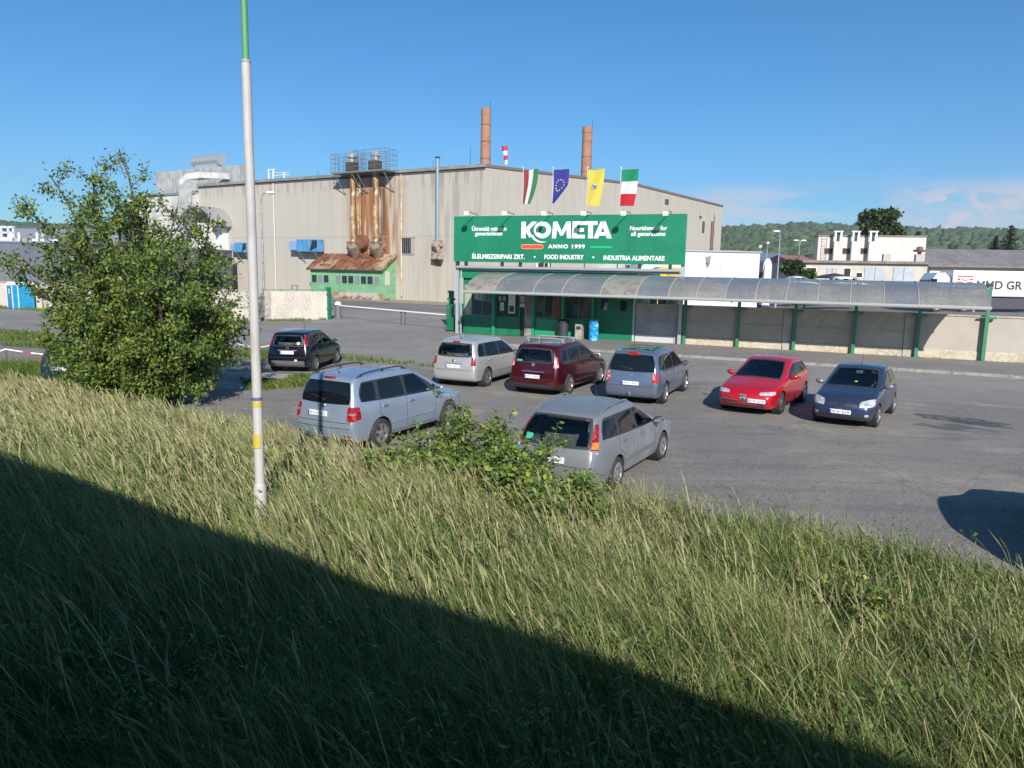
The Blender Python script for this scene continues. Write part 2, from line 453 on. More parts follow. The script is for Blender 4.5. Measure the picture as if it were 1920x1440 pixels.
def concrete_wall(name, c, rust=None):
    """exposed aggregate panels: stains run down, optional rust fields around (x,z) points"""
    mt = mat(name, c, .85, c2=tuple(x * .95 for x in c), scale=.3, lo=.42, hi=.65, stretch=(1,1,.35), c3=tuple(x * 1.06 for x in c), scale3=9, bump=.15, bscale=60)
    t = mt.node_tree; b = t.nodes['Principled BSDF']; src = b.inputs['Base Color'].links[0].from_socket
    tcn = [n for n in t.nodes if n.type == 'TEX_COORD'][0]
    sp = t.nodes.new('ShaderNodeSeparateXYZ'); t.links.new(tcn.outputs['Object'], sp.inputs[0])
    def M1(op, a, bb=None, cl=False):
        n = t.nodes.new('ShaderNodeMath'); n.operation = op; n.use_clamp = cl
        for i, v in enumerate((a, bb)):
            if v is None: continue
            if isinstance(v, (int, float)): n.inputs[i].default_value = v
            else: t.links.new(v, n.inputs[i])
        return n.outputs[0]
    def SS(v, a, bb):
        r = t.nodes.new('ShaderNodeMapRange'); r.interpolation_type = 'SMOOTHSTEP'; t.links.new(v, r.inputs[0])
        r.inputs[1].default_value = a; r.inputs[2].default_value = bb; return r.outputs[0]
    def NZ(sc, st, det=5):
        mp = t.nodes.new('ShaderNodeMapping'); mp.inputs['Scale'].default_value = st; t.links.new(tcn.outputs['Object'], mp.inputs[0])
        n = t.nodes.new('ShaderNodeTexNoise'); n.inputs['Scale'].default_value = sc; n.inputs['Detail'].default_value = det
        t.links.new(mp.outputs[0], n.inputs['Vector']); return n.outputs[0]
    for (x0, x1, z0, z1, col, k, nlo, nhi, soft) in rust or []:
        fx = M1('MULTIPLY', SS(sp.outputs[0], x0 - soft, x0 + soft), SS(sp.outputs[0], x1 + soft, x1 - soft))
        fz = M1('MULTIPLY', SS(sp.outputs[2], z0 - soft, z0 + soft), SS(sp.outputs[2], z1 + soft, z1 - soft))
        f = M1('MULTIPLY', M1('MULTIPLY', fx, fz), SS(NZ(.9, (1.6, 1, .16), 6), nlo, nhi))
        f = M1('MULTIPLY', f, k, True)
        x_ = t.nodes.new('ShaderNodeMix'); x_.data_type = 'RGBA'; t.links.new(f, x_.inputs[0]); t.links.new(src, x_.inputs[6]); x_.inputs[7].default_value = (*col, 1)
        src = x_.outputs[2]
    t.links.new(src, b.inputs['Base Color'])
    return mt
def fx(u, v, d=0.): return onf(FAC, u, v, d)
def gx(u, v, d=0.): return onf(GAB, u, v, d)
CW = (.42,.385,.335)
xr0, zr1 = fx(655, 345); xr1, zr0 = fx(745, 480)
xs1, _ = fx(752, 400); xd0, _ = fx(800, 400); xd1, _ = fx(905, 400)
m_fw = concrete_wall('aggregate_panel_wall', CW, [
    (xr0, xs1, zr0 - 2, zr1 + .2, (.30,.15,.05), .9, .38, .6, 1.6),
    (xr0 + .3, fx(730,400)[0], zr0 - 2, zr1 - .3, (.27,.11,.035), .95, .36, .56, .8),
    (fx(703,400)[0], fx(722,400)[0], zr0 - 2, zr1 - .5, (.10,.045,.03), .85, .3, .5, .5),
    (xd0, xd1, 5, HT + 1, (.2,.185,.17), .45, .42, .62, .8),
    (fx(750,560)[0], fx(900,560)[0], -1, 5.5, (.36,.27,.17), .35, .45, .65, 1.5),
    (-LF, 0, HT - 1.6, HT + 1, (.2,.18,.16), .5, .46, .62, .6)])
m_gw = concrete_wall('gable_panel_wall', CW, [(0, LG, HT-2.5, HT+3, (.26,.24,.215), .25, .45, .65, 1.)])
m_joint = mm('joint_dark', (.31,.28,.24), .9)
fac = thing('factory_building', 'huge beige concrete-panel factory hall with rust-streaked front behind the green sign', 'factory', FAC)
Gl = FAC.inverted() @ GAB                                         # gable frame in factory space
xa, za = gx(1185, 346); APX = (xa, max(za, HT + .5))
mb = MB(); mb.box(-LF, 0, 0, .35, -.2, HT)
obj('front_wall', mb, m_fw, fac)
gw = MB(); gw.prism([(0.0, -.2), (LG, -.2), (LG, HT), (APX[0], APX[1]), (0.0, HT)], 'y', .0, .35)
g2 = obj('gable_wall', gw, m_gw, fac); g2.matrix_local = Gl
# roof
P = [Vector((0,0,0)), Vector((LG,0,0)), Vector((APX[0],0,0))]
G0, G1, G2 = [Gl @ p for p in P]
rf = MB()
back = Vector((-LF, 0, 0))
def up(p, z): return (p.x, p.y, z)
rf.add([up(G0,HT+.02), up(G2,APX[1]+.02), up(G2+back,APX[1]+.02), up(G0+back,HT+.02), up(G1,HT+.02), up(G1+back,HT+.02)], [(0,1,2,3),(1,4,5,2)])
rf.add([up(G0+back,-.2), up(G1+back,-.2), up(G1+back,HT), up(G2+back,APX[1]), up(G0+back,HT)], [(0,1,2,3,4)])
obj('roof', rf, mm('roof_felt', (.17,.17,.165), .9, c2=(.25,.24,.22), scale=.2), fac)
fa = MB(); fa.box(-LF-.1, .15, -.22, .1, HT - .02, HT + .34)
obj('eaves_fascia', fa, mm('fascia_metal', (.17,.19,.18), .6, c2=(.26,.27,.24), scale=.6), fac)
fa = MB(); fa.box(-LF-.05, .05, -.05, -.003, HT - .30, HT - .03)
obj('eaves_lower_board', fa, mm('board_brown', (.10,.08,.07), .8), fac)  # dark brown lower strip of the eaves
fa = MB(); h_ = .3
fa.prism([(0, HT), (APX[0], APX[1]), (LG, HT), (LG, HT + h_), (APX[0], APX[1] + h_), (0, HT + h_)], 'y', -.12, .3)
v_ = obj('verge_board', fa, mm('verge_brown', (.17,.13,.11), .7), fac); v_.matrix_local = Gl
# panel joints as narrow recessed-looking sealant strips
jt = MB()
zj = fx(700, 444)[1]
x = -.02; i = 0
step = 2.15
while x > -LF:
    if i: jt.box(x - .022, x + .022, -.006, 0, -.1, zj - .03); jt.box(x - .02, x + .02, -.006, 0, zj + .03, HT - .31) if i % 2 == 0 or rnd.random() < .5 else None
    x -= step; i += 1
jt.box(-LF, 0, -.0075, 0, zj - .03, zj + .03)
obj('panel_joints', jt, m_joint, fac)
jt = MB(); x = 1.4
while x < LG - 1:
    top = HT + (APX[1]-HT) * (x / APX[0] if x < APX[0] else (LG - x) / (LG - APX[0]))
    jt.box(x-.03, x+.03, -.008, 0, 0, top - .05); x += 2.6
v_ = obj('panel_joints', jt, mm('joint_soft', (.33,.3,.26), .9), fac); v_.matrix_local = Gl

def on_front(u, v, d=0.):
    x, z = fx(u, v, d); return x, z
# barred window right of the rust
x0, z1 = on_front(754, 446); x1, z0 = on_front(771, 476)
f_ = MB()
f_.box(x0-.12, x1+.55, -.10, 0, z0-.1, z0+.02); f_.box(x0-.12, x1+.7, -.14, 0, z1-.02, z1+.18); f_.box(x0-.1, x0, -.1, 0, z0+.02, z1-.02); f_.box(x1, x1+.55, -.08, 0, z0+.02, z1-.02)
wn = obj('window', f_, mm('weathered_grey', (.33,.31,.28), .8), fac)
p_ = MB(); p_.box(x0, x1, -.03, -.004, z0+.02, z1-.02); obj('pane', p_, mm('dark_opening', (.025,.025,.028), .4), wn)
p_ = MB(); k = x0 + .25
while k < x1: p_.box(k-.02, k+.02, -.07, -.04, z0+.02, z1-.02); k += .3
obj('bars', p_, STEEL, wn)
# thin white downpipe and two dark small openings at the gable
def pipe_part(u0, v0, v1, r, mt, d=-.2, name='downpipe', par=fac, FR=FAC):
    x, z1 = onf(FR, u0, v0, d); _, z0 = onf(FR, u0, v1, d)
    mb = MB(); mb.cyl((x, d, z0), (x, d, z1), r, n=10)
    for k in range(3):
        zz = z0 + (z1 - z0) * (.15 + .35 * k); mb.cyl((x, d, zz), (x, d, zz + .08), r * 1.35, n=10)
        mb.box(x - .03, x + .03, d, 0, zz, zz + .05)
    o = obj(name, mb, mt, par, smooth=True)
    if FR is GAB: o.matrix_local = Gl
    return o
pipe_part(752, 327, 556, .085, mm('cream_pipe', (.55,.5,.42), .6, c2=(.42,.28,.14), scale=.5, stretch=(1,1,1.5)))
pipe_part(512, 344, 560, .10, mm('pale_pipe', (.5,.5,.5), .5))
pipe_part(1341, 402, 478, .10, STEEL, FR=GAB)
pipe_part(1336, 415, 478, .18, mm('rust_brown_pipe', (.16,.09,.06), .7), FR=GAB)
for (u0, v0, u1, v1) in ((1247,373,1252,383),(1311,405,1314,409),(1317,415,1319,436)):
    x0, z1 = gx(u0, v0); x1, z0 = gx(u1, v1); sm_ = MB(); sm_.box(x0, x1, -.15, 0, z0, z1)
    v_ = obj('vent_grille', sm_, mm('vent_dark', (.08,.07,.065), .7), fac); v_.matrix_local = Gl
# windows low on the gable seen under the sign
for (u0, v0, u1, v1) in ((1008,493,1014,507),(1020,493,1026,507)):
    x0, z1 = gx(u0, v0); x1, z0 = gx(u1, v1); w_ = MB(); w_.box(x0-.2, x1+.2, -.08, 0, z0-.2, z1+.2)
    wf = obj('window', w_, WHITE, fac); wf.matrix_local = Gl
    w_ = MB(); w_.box(x0, x1, -.1, -.07, z0, z1); obj('pane', w_, mm('dark_pane', (.03,.035,.04), .1), wf)
# lean-to with glazed stair roof seen under the sign
x0, z0 = gx(1118, 506); x1, _ = gx(1196, 506); _, z1 = gx(1160, 492)
l_ = MB(); l_.prism([(x0, 0), (x1+2, 0), (x1+2, z1+.8), ((x0+x1)/2, z1+.8), (x0, z0)], 'y', -3.2, -.01)
lt = obj('lean_to', l_, mm('pale_cladding', (.5,.49,.46), .6), fac); lt.matrix_local = Gl
l_ = MB()
n_ = 7
for i in range(n_):
    xa_ = x0 + .5 + (x1 - x0) * i / n_; l_.box(xa_, xa_ + (x1-x0)/n_*.82, -3.26, -3.2, max(0.5, z0-1.2), min(z0 + (z1-z0+.8)*(i+.6)/4, z1+.6))
obj('glazing', l_, mm('lean_glass', (.06,.07,.1), .12, c2=(.15,.16,.2), scale=1.4), lt)
# rounded hood over a white dock wall at the far left of the front
x0, zt = on_front(404, 428); x1, zb = on_front(432, 560)
l_ = MB(); l_.box(x0 - 2.6, x1, -1.1, -.01, -.1, on_front(418, 418)[1]); obj('dock_wall', l_, mm('dock_white', (.72,.70,.68), .6, c2=(.6,.57,.53), scale=.6), fac)
l_ = MB(); xc, zc = on_front(404, 436); rr_ = on_front(436, 425)[0] - xc
prof = []
for i in range(13):
    t = PI * i / 12; prof.append((xc + rr_ * math.cos(t), on_front(420, 425)[1] + 1.55 * math.sin(t) * rr_ / 2.2))
for i in range(12, -1, -1):
    t = PI * i / 12; prof.append((xc + (rr_ - .2) * math.cos(t), on_front(420, 425)[1] + 1.55 * math.sin(t) * rr_ / 2.2 - .2))
l_.prism(prof, 'y', -3.4, -.02)
obj('dock_hood', l_, mm('hood_metal', (.36,.35,.36), .4, .3), fac)

# ---- exhaust stacks with fan and mesh cage
def rusty(name, seed=0):
    return mm(name, (.42,.27,.13), .55, .35, c2=(.19,.08,.035), scale=1.1, lo=.38, hi=.62, stretch=(.6,.6,.35), c3=(.52,.44,.33), scale3=1.5)
def stack(u, ut0, ut1, vtop, vplat, vbase, label, rw):
    d = -1.0
    x, zp = fx(u, vplat, d); _, zb = fx(u, vbase, d); xa_, _ = fx(ut0, vplat, d); xb_, _ = fx(ut1, vplat, d); _, zc = fx(u, vtop, d)
    t = thing('exhaust_stack', label, 'exhaust stack', FAC @ Matrix.Translation((x, d, zb)), 'rusty exhaust stacks on the factory front')
    h = zp - zb; a, b = xa_ - x, xb_ - x
    mb = MB(); mb.cyl((0,0,0), (0,0,h), rw, n=16)
    k = 1.3
    while k < h: mb.cyl((0,0,k), (0,0,k+.07), rw*1.07, n=16); k += 1.35
    obj('pipe', mb, rusty('rusty_pipe'), t, smooth=True)
    mb = MB(); mb.bbox(-.75, .75, -.5, .95, -.9, .0, .05); mb.add([(-.75,-.5,-.9),(.75,-.5,-.9),(.75,.9,-.9),(-.75,.9,-.9),(-.35,.3,-2.),(.35,.3,-2.),(.35,.9,-2.),(-.35,.9,-2.)], [(0,1,5,4),(1,2,6,5),(2,3,7,6),(3,0,4,7),(4,5,6,7)])
    obj('duct_box', mb, mm('rust_box', (.28,.24,.2), .7, c2=(.17,.07,.04), scale=1.3, lo=.42, hi=.55), t)
    pf = MB(); pf.box(a, b, -1.1, .98, h-.08, h+.06)
    for sx in (a+.4, b-.4): pf.tube([(sx, -1.0, h-.08), (sx, .95, h-2.4)], .05, 6); 
    obj('platform', pf, mm('platform_grey', (.16,.2,.2), .6), t)
    cg = MB(); zt = zc - zb + .0
    xs = [a, a+(b-a)/3, a+2*(b-a)/3, b]
    for xx in xs:
        for yy in (-1.1, .98): cg.box(xx-.02, xx+.02, yy-.02, yy+.02, h+.06, zt)
    for yy in (-.4, .3):
        for xx in (a, b): cg.box(xx-.02, xx+.02, yy-.02, yy+.02, h+.06, zt)
    for i in range(5):
        zz = h + .1 + (zt - h - .12) * i / 4
        for yy in (-1.1, .98): cg.box(a, b, yy-.015, yy+.015, zz-.02, zz+.02)
        for xx in (a, b): cg.box(xx-.015, xx+.015, -1.1, .98, zz-.02, zz+.02)
    nx = int((b-a)/.28)
    for i in range(1, nx):
        xx = a + (b-a)*i/nx
        for yy in (-1.1, .98): cg.box(xx-.008, xx+.008, yy-.008, yy+.008, h+.06, zt)
    obj('mesh_cage', cg, mm('cage_grey', (.13,.15,.17), .6), t)
    fn = MB(); fn.bbox(-.62, .62, -.6, .5, h+.06, h+1.25, .05)
    obj('fan_housing', fn, mm('fan_brown', (.05,.04,.032), .8, c2=(.09,.055,.035), scale=2), t)
    fn = MB(); fn.lathe([(.45,h+1.25),(.45,h+1.75),(.62,h+1.8),(.62,h+2.0),(.3,h+2.35),(0,h+2.5)], n=18)
    obj('fan_cowl', fn, mm('cowl_grey', (.42,.42,.38), .5, .3), t, smooth=True)
    return t
stack(661, 633, 675, 289, 325, 453, 'rusty exhaust stack with caged fan on the factory front, left one of the pair', .33)
stack(704, 675, 734, 282, 322, 453, 'rusty exhaust stack with larger caged fan on the factory front, right one of the pair', .34)
t = thing('thin_pipe_pair', 'pair of thin rusty pipes between the two exhaust stacks', 'pipes', FAC @ Matrix.Translation((fx(674, 440, -.5)[0], -.5, fx(674,448,-.5)[1])))
zt = fx(674, 325, -.5)[1] - fx(674, 448, -.5)[1]
for k in (-.16, .16):
    mb = MB(); mb.cyl((k,0,0), (k,0,zt), .12, n=10); obj('pipe', mb, rusty('rusty_pipe'), t, smooth=True)
mb = MB(); mb.lathe([(.0,-.55),(.85,-.5),(1.0,0),(.85,.45),(0,.5)], o=(.35,.05,-.4), axis='y', n=20); obj('fan_casing', mb, mm('rust_casing', (.22,.09,.05), .7, c2=(.14,.06,.04), scale=2), t, smooth=True)
# stainless flue
x, zb = fx(820, 450, -.45); _, zt = fx(820, 297, -.45)
t = thing('steel_flue', 'shiny stainless flue with small rain cap rising above the factory eaves', 'flue', FAC @ Matrix.Translation((x, -.45, zb)))
mb = MB(); h = zt - zb; mb.cyl((0,0,0), (0,0,h), .23, n=18)
for i in range(8): mb.cyl((0,0,.6+h*i/8), (0,0,.66+h*i/8), .245, n=18)
obj('pipe', mb, mm('stainless', (.62,.64,.66), .22, .9), t, smooth=True)
mb = MB(); mb.lathe([(0,h+.25),(.33,h+.12),(.33,h+.05),(.1,h)], n=16); obj('rain_cap', mb, PLAST, t, smooth=True)
mb = MB(); mb.bbox(-.55,.55,-.35,.42,-.75,0,.04); mb.tube([(-.0,-.1,-.75),(.35,-.2,-1.1),(.35,-.1,-1.5)], [.3,.28,.26], 12); mb.bbox(-.6,.6,-.4,.42,-2.2,-1.5,.04)
obj('fan_box', mb, mm('box_greyrust', (.36,.31,.27), .65, c2=(.2,.1,.06), scale=2, lo=.45, hi=.6), t)
mb = MB(); mb.add([(-.6,-.4,-2.2),(.6,-.4,-2.2),(.6,.4,-2.2),(-.6,.4,-2.2),(-.3,.3,-2.9),(.3,.3,-2.9),(.3,.4,-2.9),(-.3,.4,-2.9)],[(0,1,5,4),(1,2,6,5),(2,3,7,6),(3,0,4,7),(4,5,6,7)])
obj('bracket', mb, mm('bracket_dark', (.07,.05,.045), .8), t)
# blue wall-mounted air coolers
def cooler(u0, v0, u1, v1, label, M=None):
    x0, z1 = fx(u0, v0, -1.3); x1, z0 = fx(u1, v1, -1.3)
    t = thing('air_cooler', label, 'air cooler', FAC @ Matrix.Translation((x0, 0, z0)), 'blue air coolers on the factory front')
    L_, H_ = x1 - x0, z1 - z0
    blue = mm('cooler_blue', (.05,.19,.42), .45, c2=(.1,.28,.5), scale=1.2)
    mb = MB(); mb.bbox(L_*.28, L_, -1.3, -.25, 0, H_, .04); obj('housing', mb, blue, t)
    mb = MB(); mb.bbox(0, L_*.28, -1.15, -.35, H_*.12, H_*.88, .03)
    for i in range(6): mb.box(L_*.03+i*L_*.042, L_*.04+i*L_*.042+.03, -1.2, -1.15, H_*.15, H_*.85)
    obj('intake', mb, mm('cooler_pale', (.22,.32,.48), .5), t)
    mb = MB(); mb.add([(L_*.72,-1.305,H_*.05),(L_*.98,-1.305,H_*.35),(L_*.98,-1.305,H_*.92),(L_*.82,-1.305,H_*.92)], [(0,1,2,3)]); mb.add([(L_*.72,-1.32,H_*.05),(L_*.98,-1.32,H_*.35),(L_*.98,-1.32,H_*.92),(L_*.82,-1.32,H_*.92)], [(0,1,2,3)])
    mb.add([(L_*.72,-1.32,H_*.05),(L_*.98,-1.32,H_*.35),(L_*.98,-1.305,H_*.35),(L_*.72,-1.305,H_*.05)], [(0,1,2,3)])
    obj('outlet', mb, mm('dark_opening', (.025,.025,.028), .4), t)
    mb = MB()
    for xx in (L_*.35, L_*.85): mb.tube([(xx,-1.2,0),(xx,-.02,-1.5)], .05, 6); mb.box(xx-.05, xx+.05, -1.25, 0, -.1, 0)
    obj('bracket', mb, STEEL, t)
    return t
cooler(540, 449, 596, 472, 'blue box-shaped air cooler on brackets above the green lean-to roof')
cooler(430, 455, 462, 473, 'blue air cooler on the factory front, half hidden by the leafy tree')

# ---- green lean-to with rusty roof
x0, zb = fx(583, 556, -2.4); x1, _ = fx(717, 560, -2.4)
zb = 0.6
lf = thing('lean_to_shed', 'mint green metal lean-to with a rust-stained pent roof and a row of panes', 'shed', FAC @ Matrix.Translation((x0, -2.4, 0)))
Ls = x1 - x0
_, zw = fx(650, 505, -2.4); _, zr = fx(700, 476, -.6)
mint = mm('mint_green_sheet', (.18,.38,.215), .6, c2=(.14,.31,.18), scale=.6, c3=(.2,.42,.22), scale3=3)
mb = MB()
mb.prism([(0, 0), (2.38, 0), (2.38, zr - .15), (0, zw - .1)], 'x', 0, Ls)
obj('wall', mb, mint, lf)
mb = MB(); mb.box(-.12, Ls+.12, -.05, 0, 0, .75); obj('plinth', mb, mm('plinth_stain', (.45,.4,.36), .9, c2=(.3,.17,.09), scale=.7, lo=.42, hi=.6), lf)
mb = MB(); mb.prism([(-.35, zw-.12), (2.39, zr-.12), (2.39, zr+.02), (-.35, zw+.02)], 'x', -.3, Ls+.35)
k = -.3
while k < Ls + .3: mb.prism([(-.36, zw+.02), (2.39, zr+.02), (2.39, zr+.07), (-.36, zw+.07)], 'x', k, k+.05); k += .9
obj('roof', mb, mat('rusty_sheet_roof', (.24,.1,.045), .6, .2, c2=(.46,.33,.22), scale=.3, lo=.42, hi=.6, stretch=(1,.3,1), c3=(.13,.055,.035), scale3=1.3), lf)
mb = MB(); mb.prism([(-.37, zw-.13), (2.39, zr-.13), (2.39, zr+.03), (-.37, zw+.03)], 'x', -.36, -.31); mb.prism([(-.3,zw-.05),(.9,zr*.86+zw*.14-.02),(2.3,zr+.1),(2.3,zr+.14),(.9,zr*.86+zw*.14+.02),(-.3,zw+.0)],'x',-.02,.02)
mb.box(-.32, Ls+.36, -.42, -.36, zw-.16, zw-.0); obj('gutter', mb, mm('gutter_dark', (.06,.055,.05), .6), lf)
_, zp1 = fx(650, 517, -2.4); _, zp0 = fx(650, 531, -2.4)
wp = Ls / 11.5
for i in range(11):
    if i in (3,): continue
    mb = MB(); xx = .25 + i * wp; mb.box(xx, xx + wp*.93, -.05, 0, zp0-.08, zp1+.08)
    wf = obj('window', mb, mm('mint_frame', (.2,.42,.28), .6), lf)
    mb = MB(); mb.box(xx+.07, xx + wp*.93-.07, -.07, -.045, zp0, zp1)
    obj('pane', mb, [mm('pane_dark', (.03,.04,.045), .1), mm('pane_grey', (.22,.23,.22), .25), mm('pane_dark', (.03,.04,.045), .1)][i % 3], wf)
mb = MB(); mb.bbox(Ls*.985, Ls+.03, 0.5, 1.3, zp0-.1, zp1+.6, .02); obj('side_vent', mb, mm('vent_white', (.5,.47,.42), .6), lf)
# rubble and weeds along its foot, dirt strip in front
ds = sheet('dirt_strip', [(FAC @ Vector(p))[:2] for p in ((-LF+12,-7.5,0),(6,-6.5,0),(6,.2,0),(-LF+12,.2,0))], .012, m_dirt, follow=False)
mb = MB()
for i in range(34):
    xx = rnd.uniform(-.5, Ls+1.5); yy = rnd.uniform(-1.4, -.3); s_ = rnd.uniform(.12, .4)
    bm = bmesh.new(); bmesh.ops.create_icosphere(bm, subdivisions=1, radius=s_)
    for v in bm.verts: v.co *= rnd.uniform(.7, 1.2)
    mb.add([(v.co.x*1.3+xx, v.co.y+yy, max(v.co.z*.7+s_*.4, 0)) for v in bm.verts], [[v.index for v in f.verts] for f in bm.faces]); bm.free()
rb = struct('rubble', mb, mm('rubble_mix', (.35,.3,.25), .9, c2=(.2,.1,.06), scale=1.2), kind='stuff'); rb.matrix_world = FAC @ Matrix.Translation((x0, -2.4, 0))

# ---- rooftop air handling plant at the left end
_, zr_ = fx(400, 345, 3.)
def plant(label, x0, x1, y0, y1, z0, z1, seed=0):
    t = thing('rooftop_duct', label, 'air duct', FAC @ Matrix.Translation(((x0+x1)/2, (y0+y1)/2, z0)), 'air ducts on the factory roof')
    a, b, c, d = x0-(x0+x1)/2, x1-(x0+x1)/2, y0-(y0+y1)/2, y1-(y0+y1)/2
    mb = MB(); h = z1 - z0; mb.bbox(a, b, c, d, 0, h, .06)
    n = max(2, int((b-a)/1.5))
    for i in range(1, n): xx = a + (b-a)*i/n; mb.box(xx-.04, xx+.04, c-.05, d+.05, .02, h+.04)
    obj('casing', mb, mm('duct_silver', (.45,.45,.44), .5, .2, c2=(.34,.34,.33), scale=.8), t)
    return t
def uz(u, v, d): return fx(u, v, d)
xa_, za_ = uz(338, 321, 4); xb_, zb_ = uz(458, 337, 4)
p1 = plant('long silver duct casing on the factory roof left of the white pole', xa_, xb_, 3.2, 6.0, HT-.1, za_)
xa_, za_ = uz(300, 325, 4); xb_, _ = uz(336, 330, 4)
plant('smaller silver duct box on the factory roof above the tree', xa_, xb_, 3.2, 5.2, HT-.6, za_)
xa_, za_ = uz(366, 294, 4.4); xb_, zb2 = uz(416, 309, 4.4)
t = thing('roof_exhaust_hood', 'round-topped silver hood sitting on the rooftop duct', 'exhaust hood', FAC @ Matrix.Translation(((xa_+xb_)/2, 4.4, zb2)))
hl = (xb_-xa_)/2; mb = MB(); rr_ = (za_-zb2)*.55
mb.cyl((-hl,0,rr_*.9), (hl,0,rr_*.9), rr_, n=18); mb.box(-hl*.8, hl*.8, -rr_*.7, rr_*.7, -1.6, rr_*.5); obj('hood', mb, mm('hood_silver', (.6,.6,.61), .35, .6), t, smooth=True)
# elbow duct running down over the eaves
x0_, z0_ = fx(352, 320, -1.2)
t = thing('elbow_duct', 'wide silver elbow duct running down over the left end of the eaves', 'air duct', FAC @ Matrix.Translation((-LF, 0, HT)))
mb = MB(); w_ = .7
path = [(2.6, 2.5, 1.9), (.6, .8, 1.9), (-.5, -.5, 1.6), (-1.1, -1.2, .7), (-1.5, -1.25, -1.5), (-2.4, -1.25, -4.5)]
for i in range(len(path)-1):
    p, q_ = Vector(path[i]), Vector(path[i+1])
    mb.add([p+Vector((-.2,-.9,-w_)), p+Vector((.6,.6,-w_)), p+Vector((.6,.6,w_*.2)), p+Vector((-.2,-.9,w_*.2)), q_+Vector((-.2,-.9,-w_)), q_+Vector((.6,.6,-w_)), q_+Vector((.6,.6,w_*.2)), q_+Vector((-.2,-.9,w_*.2))],
           [(0,1,5,4),(1,2,6,5),(2,3,7,6),(3,0,4,7),(0,3,2,1),(4,5,6,7)])
obj('duct', mb, mm('duct_silver2', (.42,.42,.42), .5, .2, c2=(.33,.33,.33), scale=1), t)
# low white wing and tank hidden behind the tree
t = thing('white_annex', 'low whitish annex at the left end of the factory, mostly behind the tree', 'annex', FAC @ Matrix.Translation((-LF, 0, 0)))
mb = MB(); mb.box(-17, -.02, -.5, 16, 0, HT*.93); obj('wall', mb, mm('annex_white', (.58,.56,.53), .7, c2=(.45,.43,.4), scale=.4), t)
mb = MB(); mb.box(-17.2, 0, -.7, 16.2, HT*.93, HT*.93+.3); obj('roof', mb, STEEL, t)
# roof rail pipes, aerial rods
t = thing('roof_pipework', 'small white pipe frame on the factory roof above the street lamp', 'pipes', FAC @ Matrix.Translation((fx(504,332,1.5)[0], 1.5, HT)))
mb = MB()
for k in (0, .9, 3.1): mb.tube([(k,0,0),(k,0,1.9 if k<2 else 1.3)], .09, 8)
mb.tube([(-.1,0,1.8),(1.2,0,1.8)], .09, 8); mb.tube([(.9,0,1.0),(4.2,0,1.0)], .06, 8); mb.tube([(.9,0,1.4),(4.2,0,1.3)], .04, 8); mb.tube([(-8,0,.35),(6,0,.3)], .05, 6)
obj('pipe', mb, mm('pipe_white', (.7,.7,.7), .5), t, smooth=True)
for (u, v) in ((882, 272), (596, 320), (812, 301)):
    x, z = fx(u, v, .6); t = thing('lightning_rod', 'thin lightning rod on the factory eaves', 'lightning rod', FAC @ Matrix.Translation((x, .6, HT+.3)), 'lightning rods on the factory roof')
    t['label'] = {882: 'tall thin lightning rod left of the first brick chimney', 596: 'short lightning rod on the eaves between lamp and stacks', 812: 'short lightning rod just left of the steel flue'}[u]
    mb = MB(); mb.cyl((0,0,-.1),(0,0,z-HT-.3),.035,.02,n=6); obj('rod', mb, PLAST, t)

# ---- chimneys
m_brick = mat('chimney_brick', (.33,.165,.105), .9, c2=(.27,.13,.085), scale=.5, c3=(.38,.21,.135), scale3=4)
def chimney(u0, u1, vt, Y, label):
    c = at((u0+u1)/2, vt, Y); rad = (at(u1, vt, Y) - at(u0, vt, Y)).length / 2
    t = thing('brick_chimney', label, 'chimney', Matrix.Translation((c.x, c.y, 0)), 'brick chimneys behind the factory')
    H_ = c.z; mb = MB(); mb.lathe([(rad*1.35, 0), (rad, H_-1.2), (rad*1.06, H_-1.15), (rad*1.06, H_-.3), (rad*.98, H_), (rad*.75, H_), (rad*.75, H_-3)], n=28)
    obj('shaft', mb, m_brick, t, smooth=True)
    mb = MB()
    for k in range(5): zz = H_*(.55+.09*k); mb.lathe([(rad*(1.36-.36*zz/H_)+.02, zz),(rad*(1.36-.36*zz/H_)+.02, zz+.1)], n=28)
    obj('iron_band', mb, mm('band_dark', (.12,.07,.05), .8), t)
    mb = MB(); mb.cyl((rad*.9,-rad*.5,H_-.4),(rad*.9,-rad*.5,H_+1.2),.04,n=6); obj('lightning_rod', mb, PLAST, t)
chimney(902.5, 920.5, 203, 128, 'taller round brick chimney, left of the windsock')
chimney(1092.5, 1111, 238, 150, 'shorter round brick chimney above the yellow flag')
# ---- windsock
c = at(946, 306, 92)
t = thing('windsock', 'red and white windsock on the factory roof beside the taller chimney', 'windsock', Matrix.Translation((c.x, c.y, HT+.2)))
hz_ = at(946, 278, 92).z - HT
mb = MB(); mb.cyl((0,0,-.2),(0,0,hz_+.1),.05,n=8); obj('pole', mb, STEEL, t)
mb = MB(); segs = []
for i in range(4):
    z1 = hz_ - i*.52; z0 = z1 - .52; r1 = .36-.05*i; r0 = .36-.05*(i+1)
    mb = MB(); mb.lathe([(r1, z1), (r0*1.05, (z0+z1)/2), (r0, z0)], o=(.06*i,-.05,0), n=14)
    obj('sock_band', mb, mm('sock_red', (.5,.03,.05), .8) if i % 2 == 0 else mm('sock_white', (.75,.75,.75), .8), t, smooth=True)
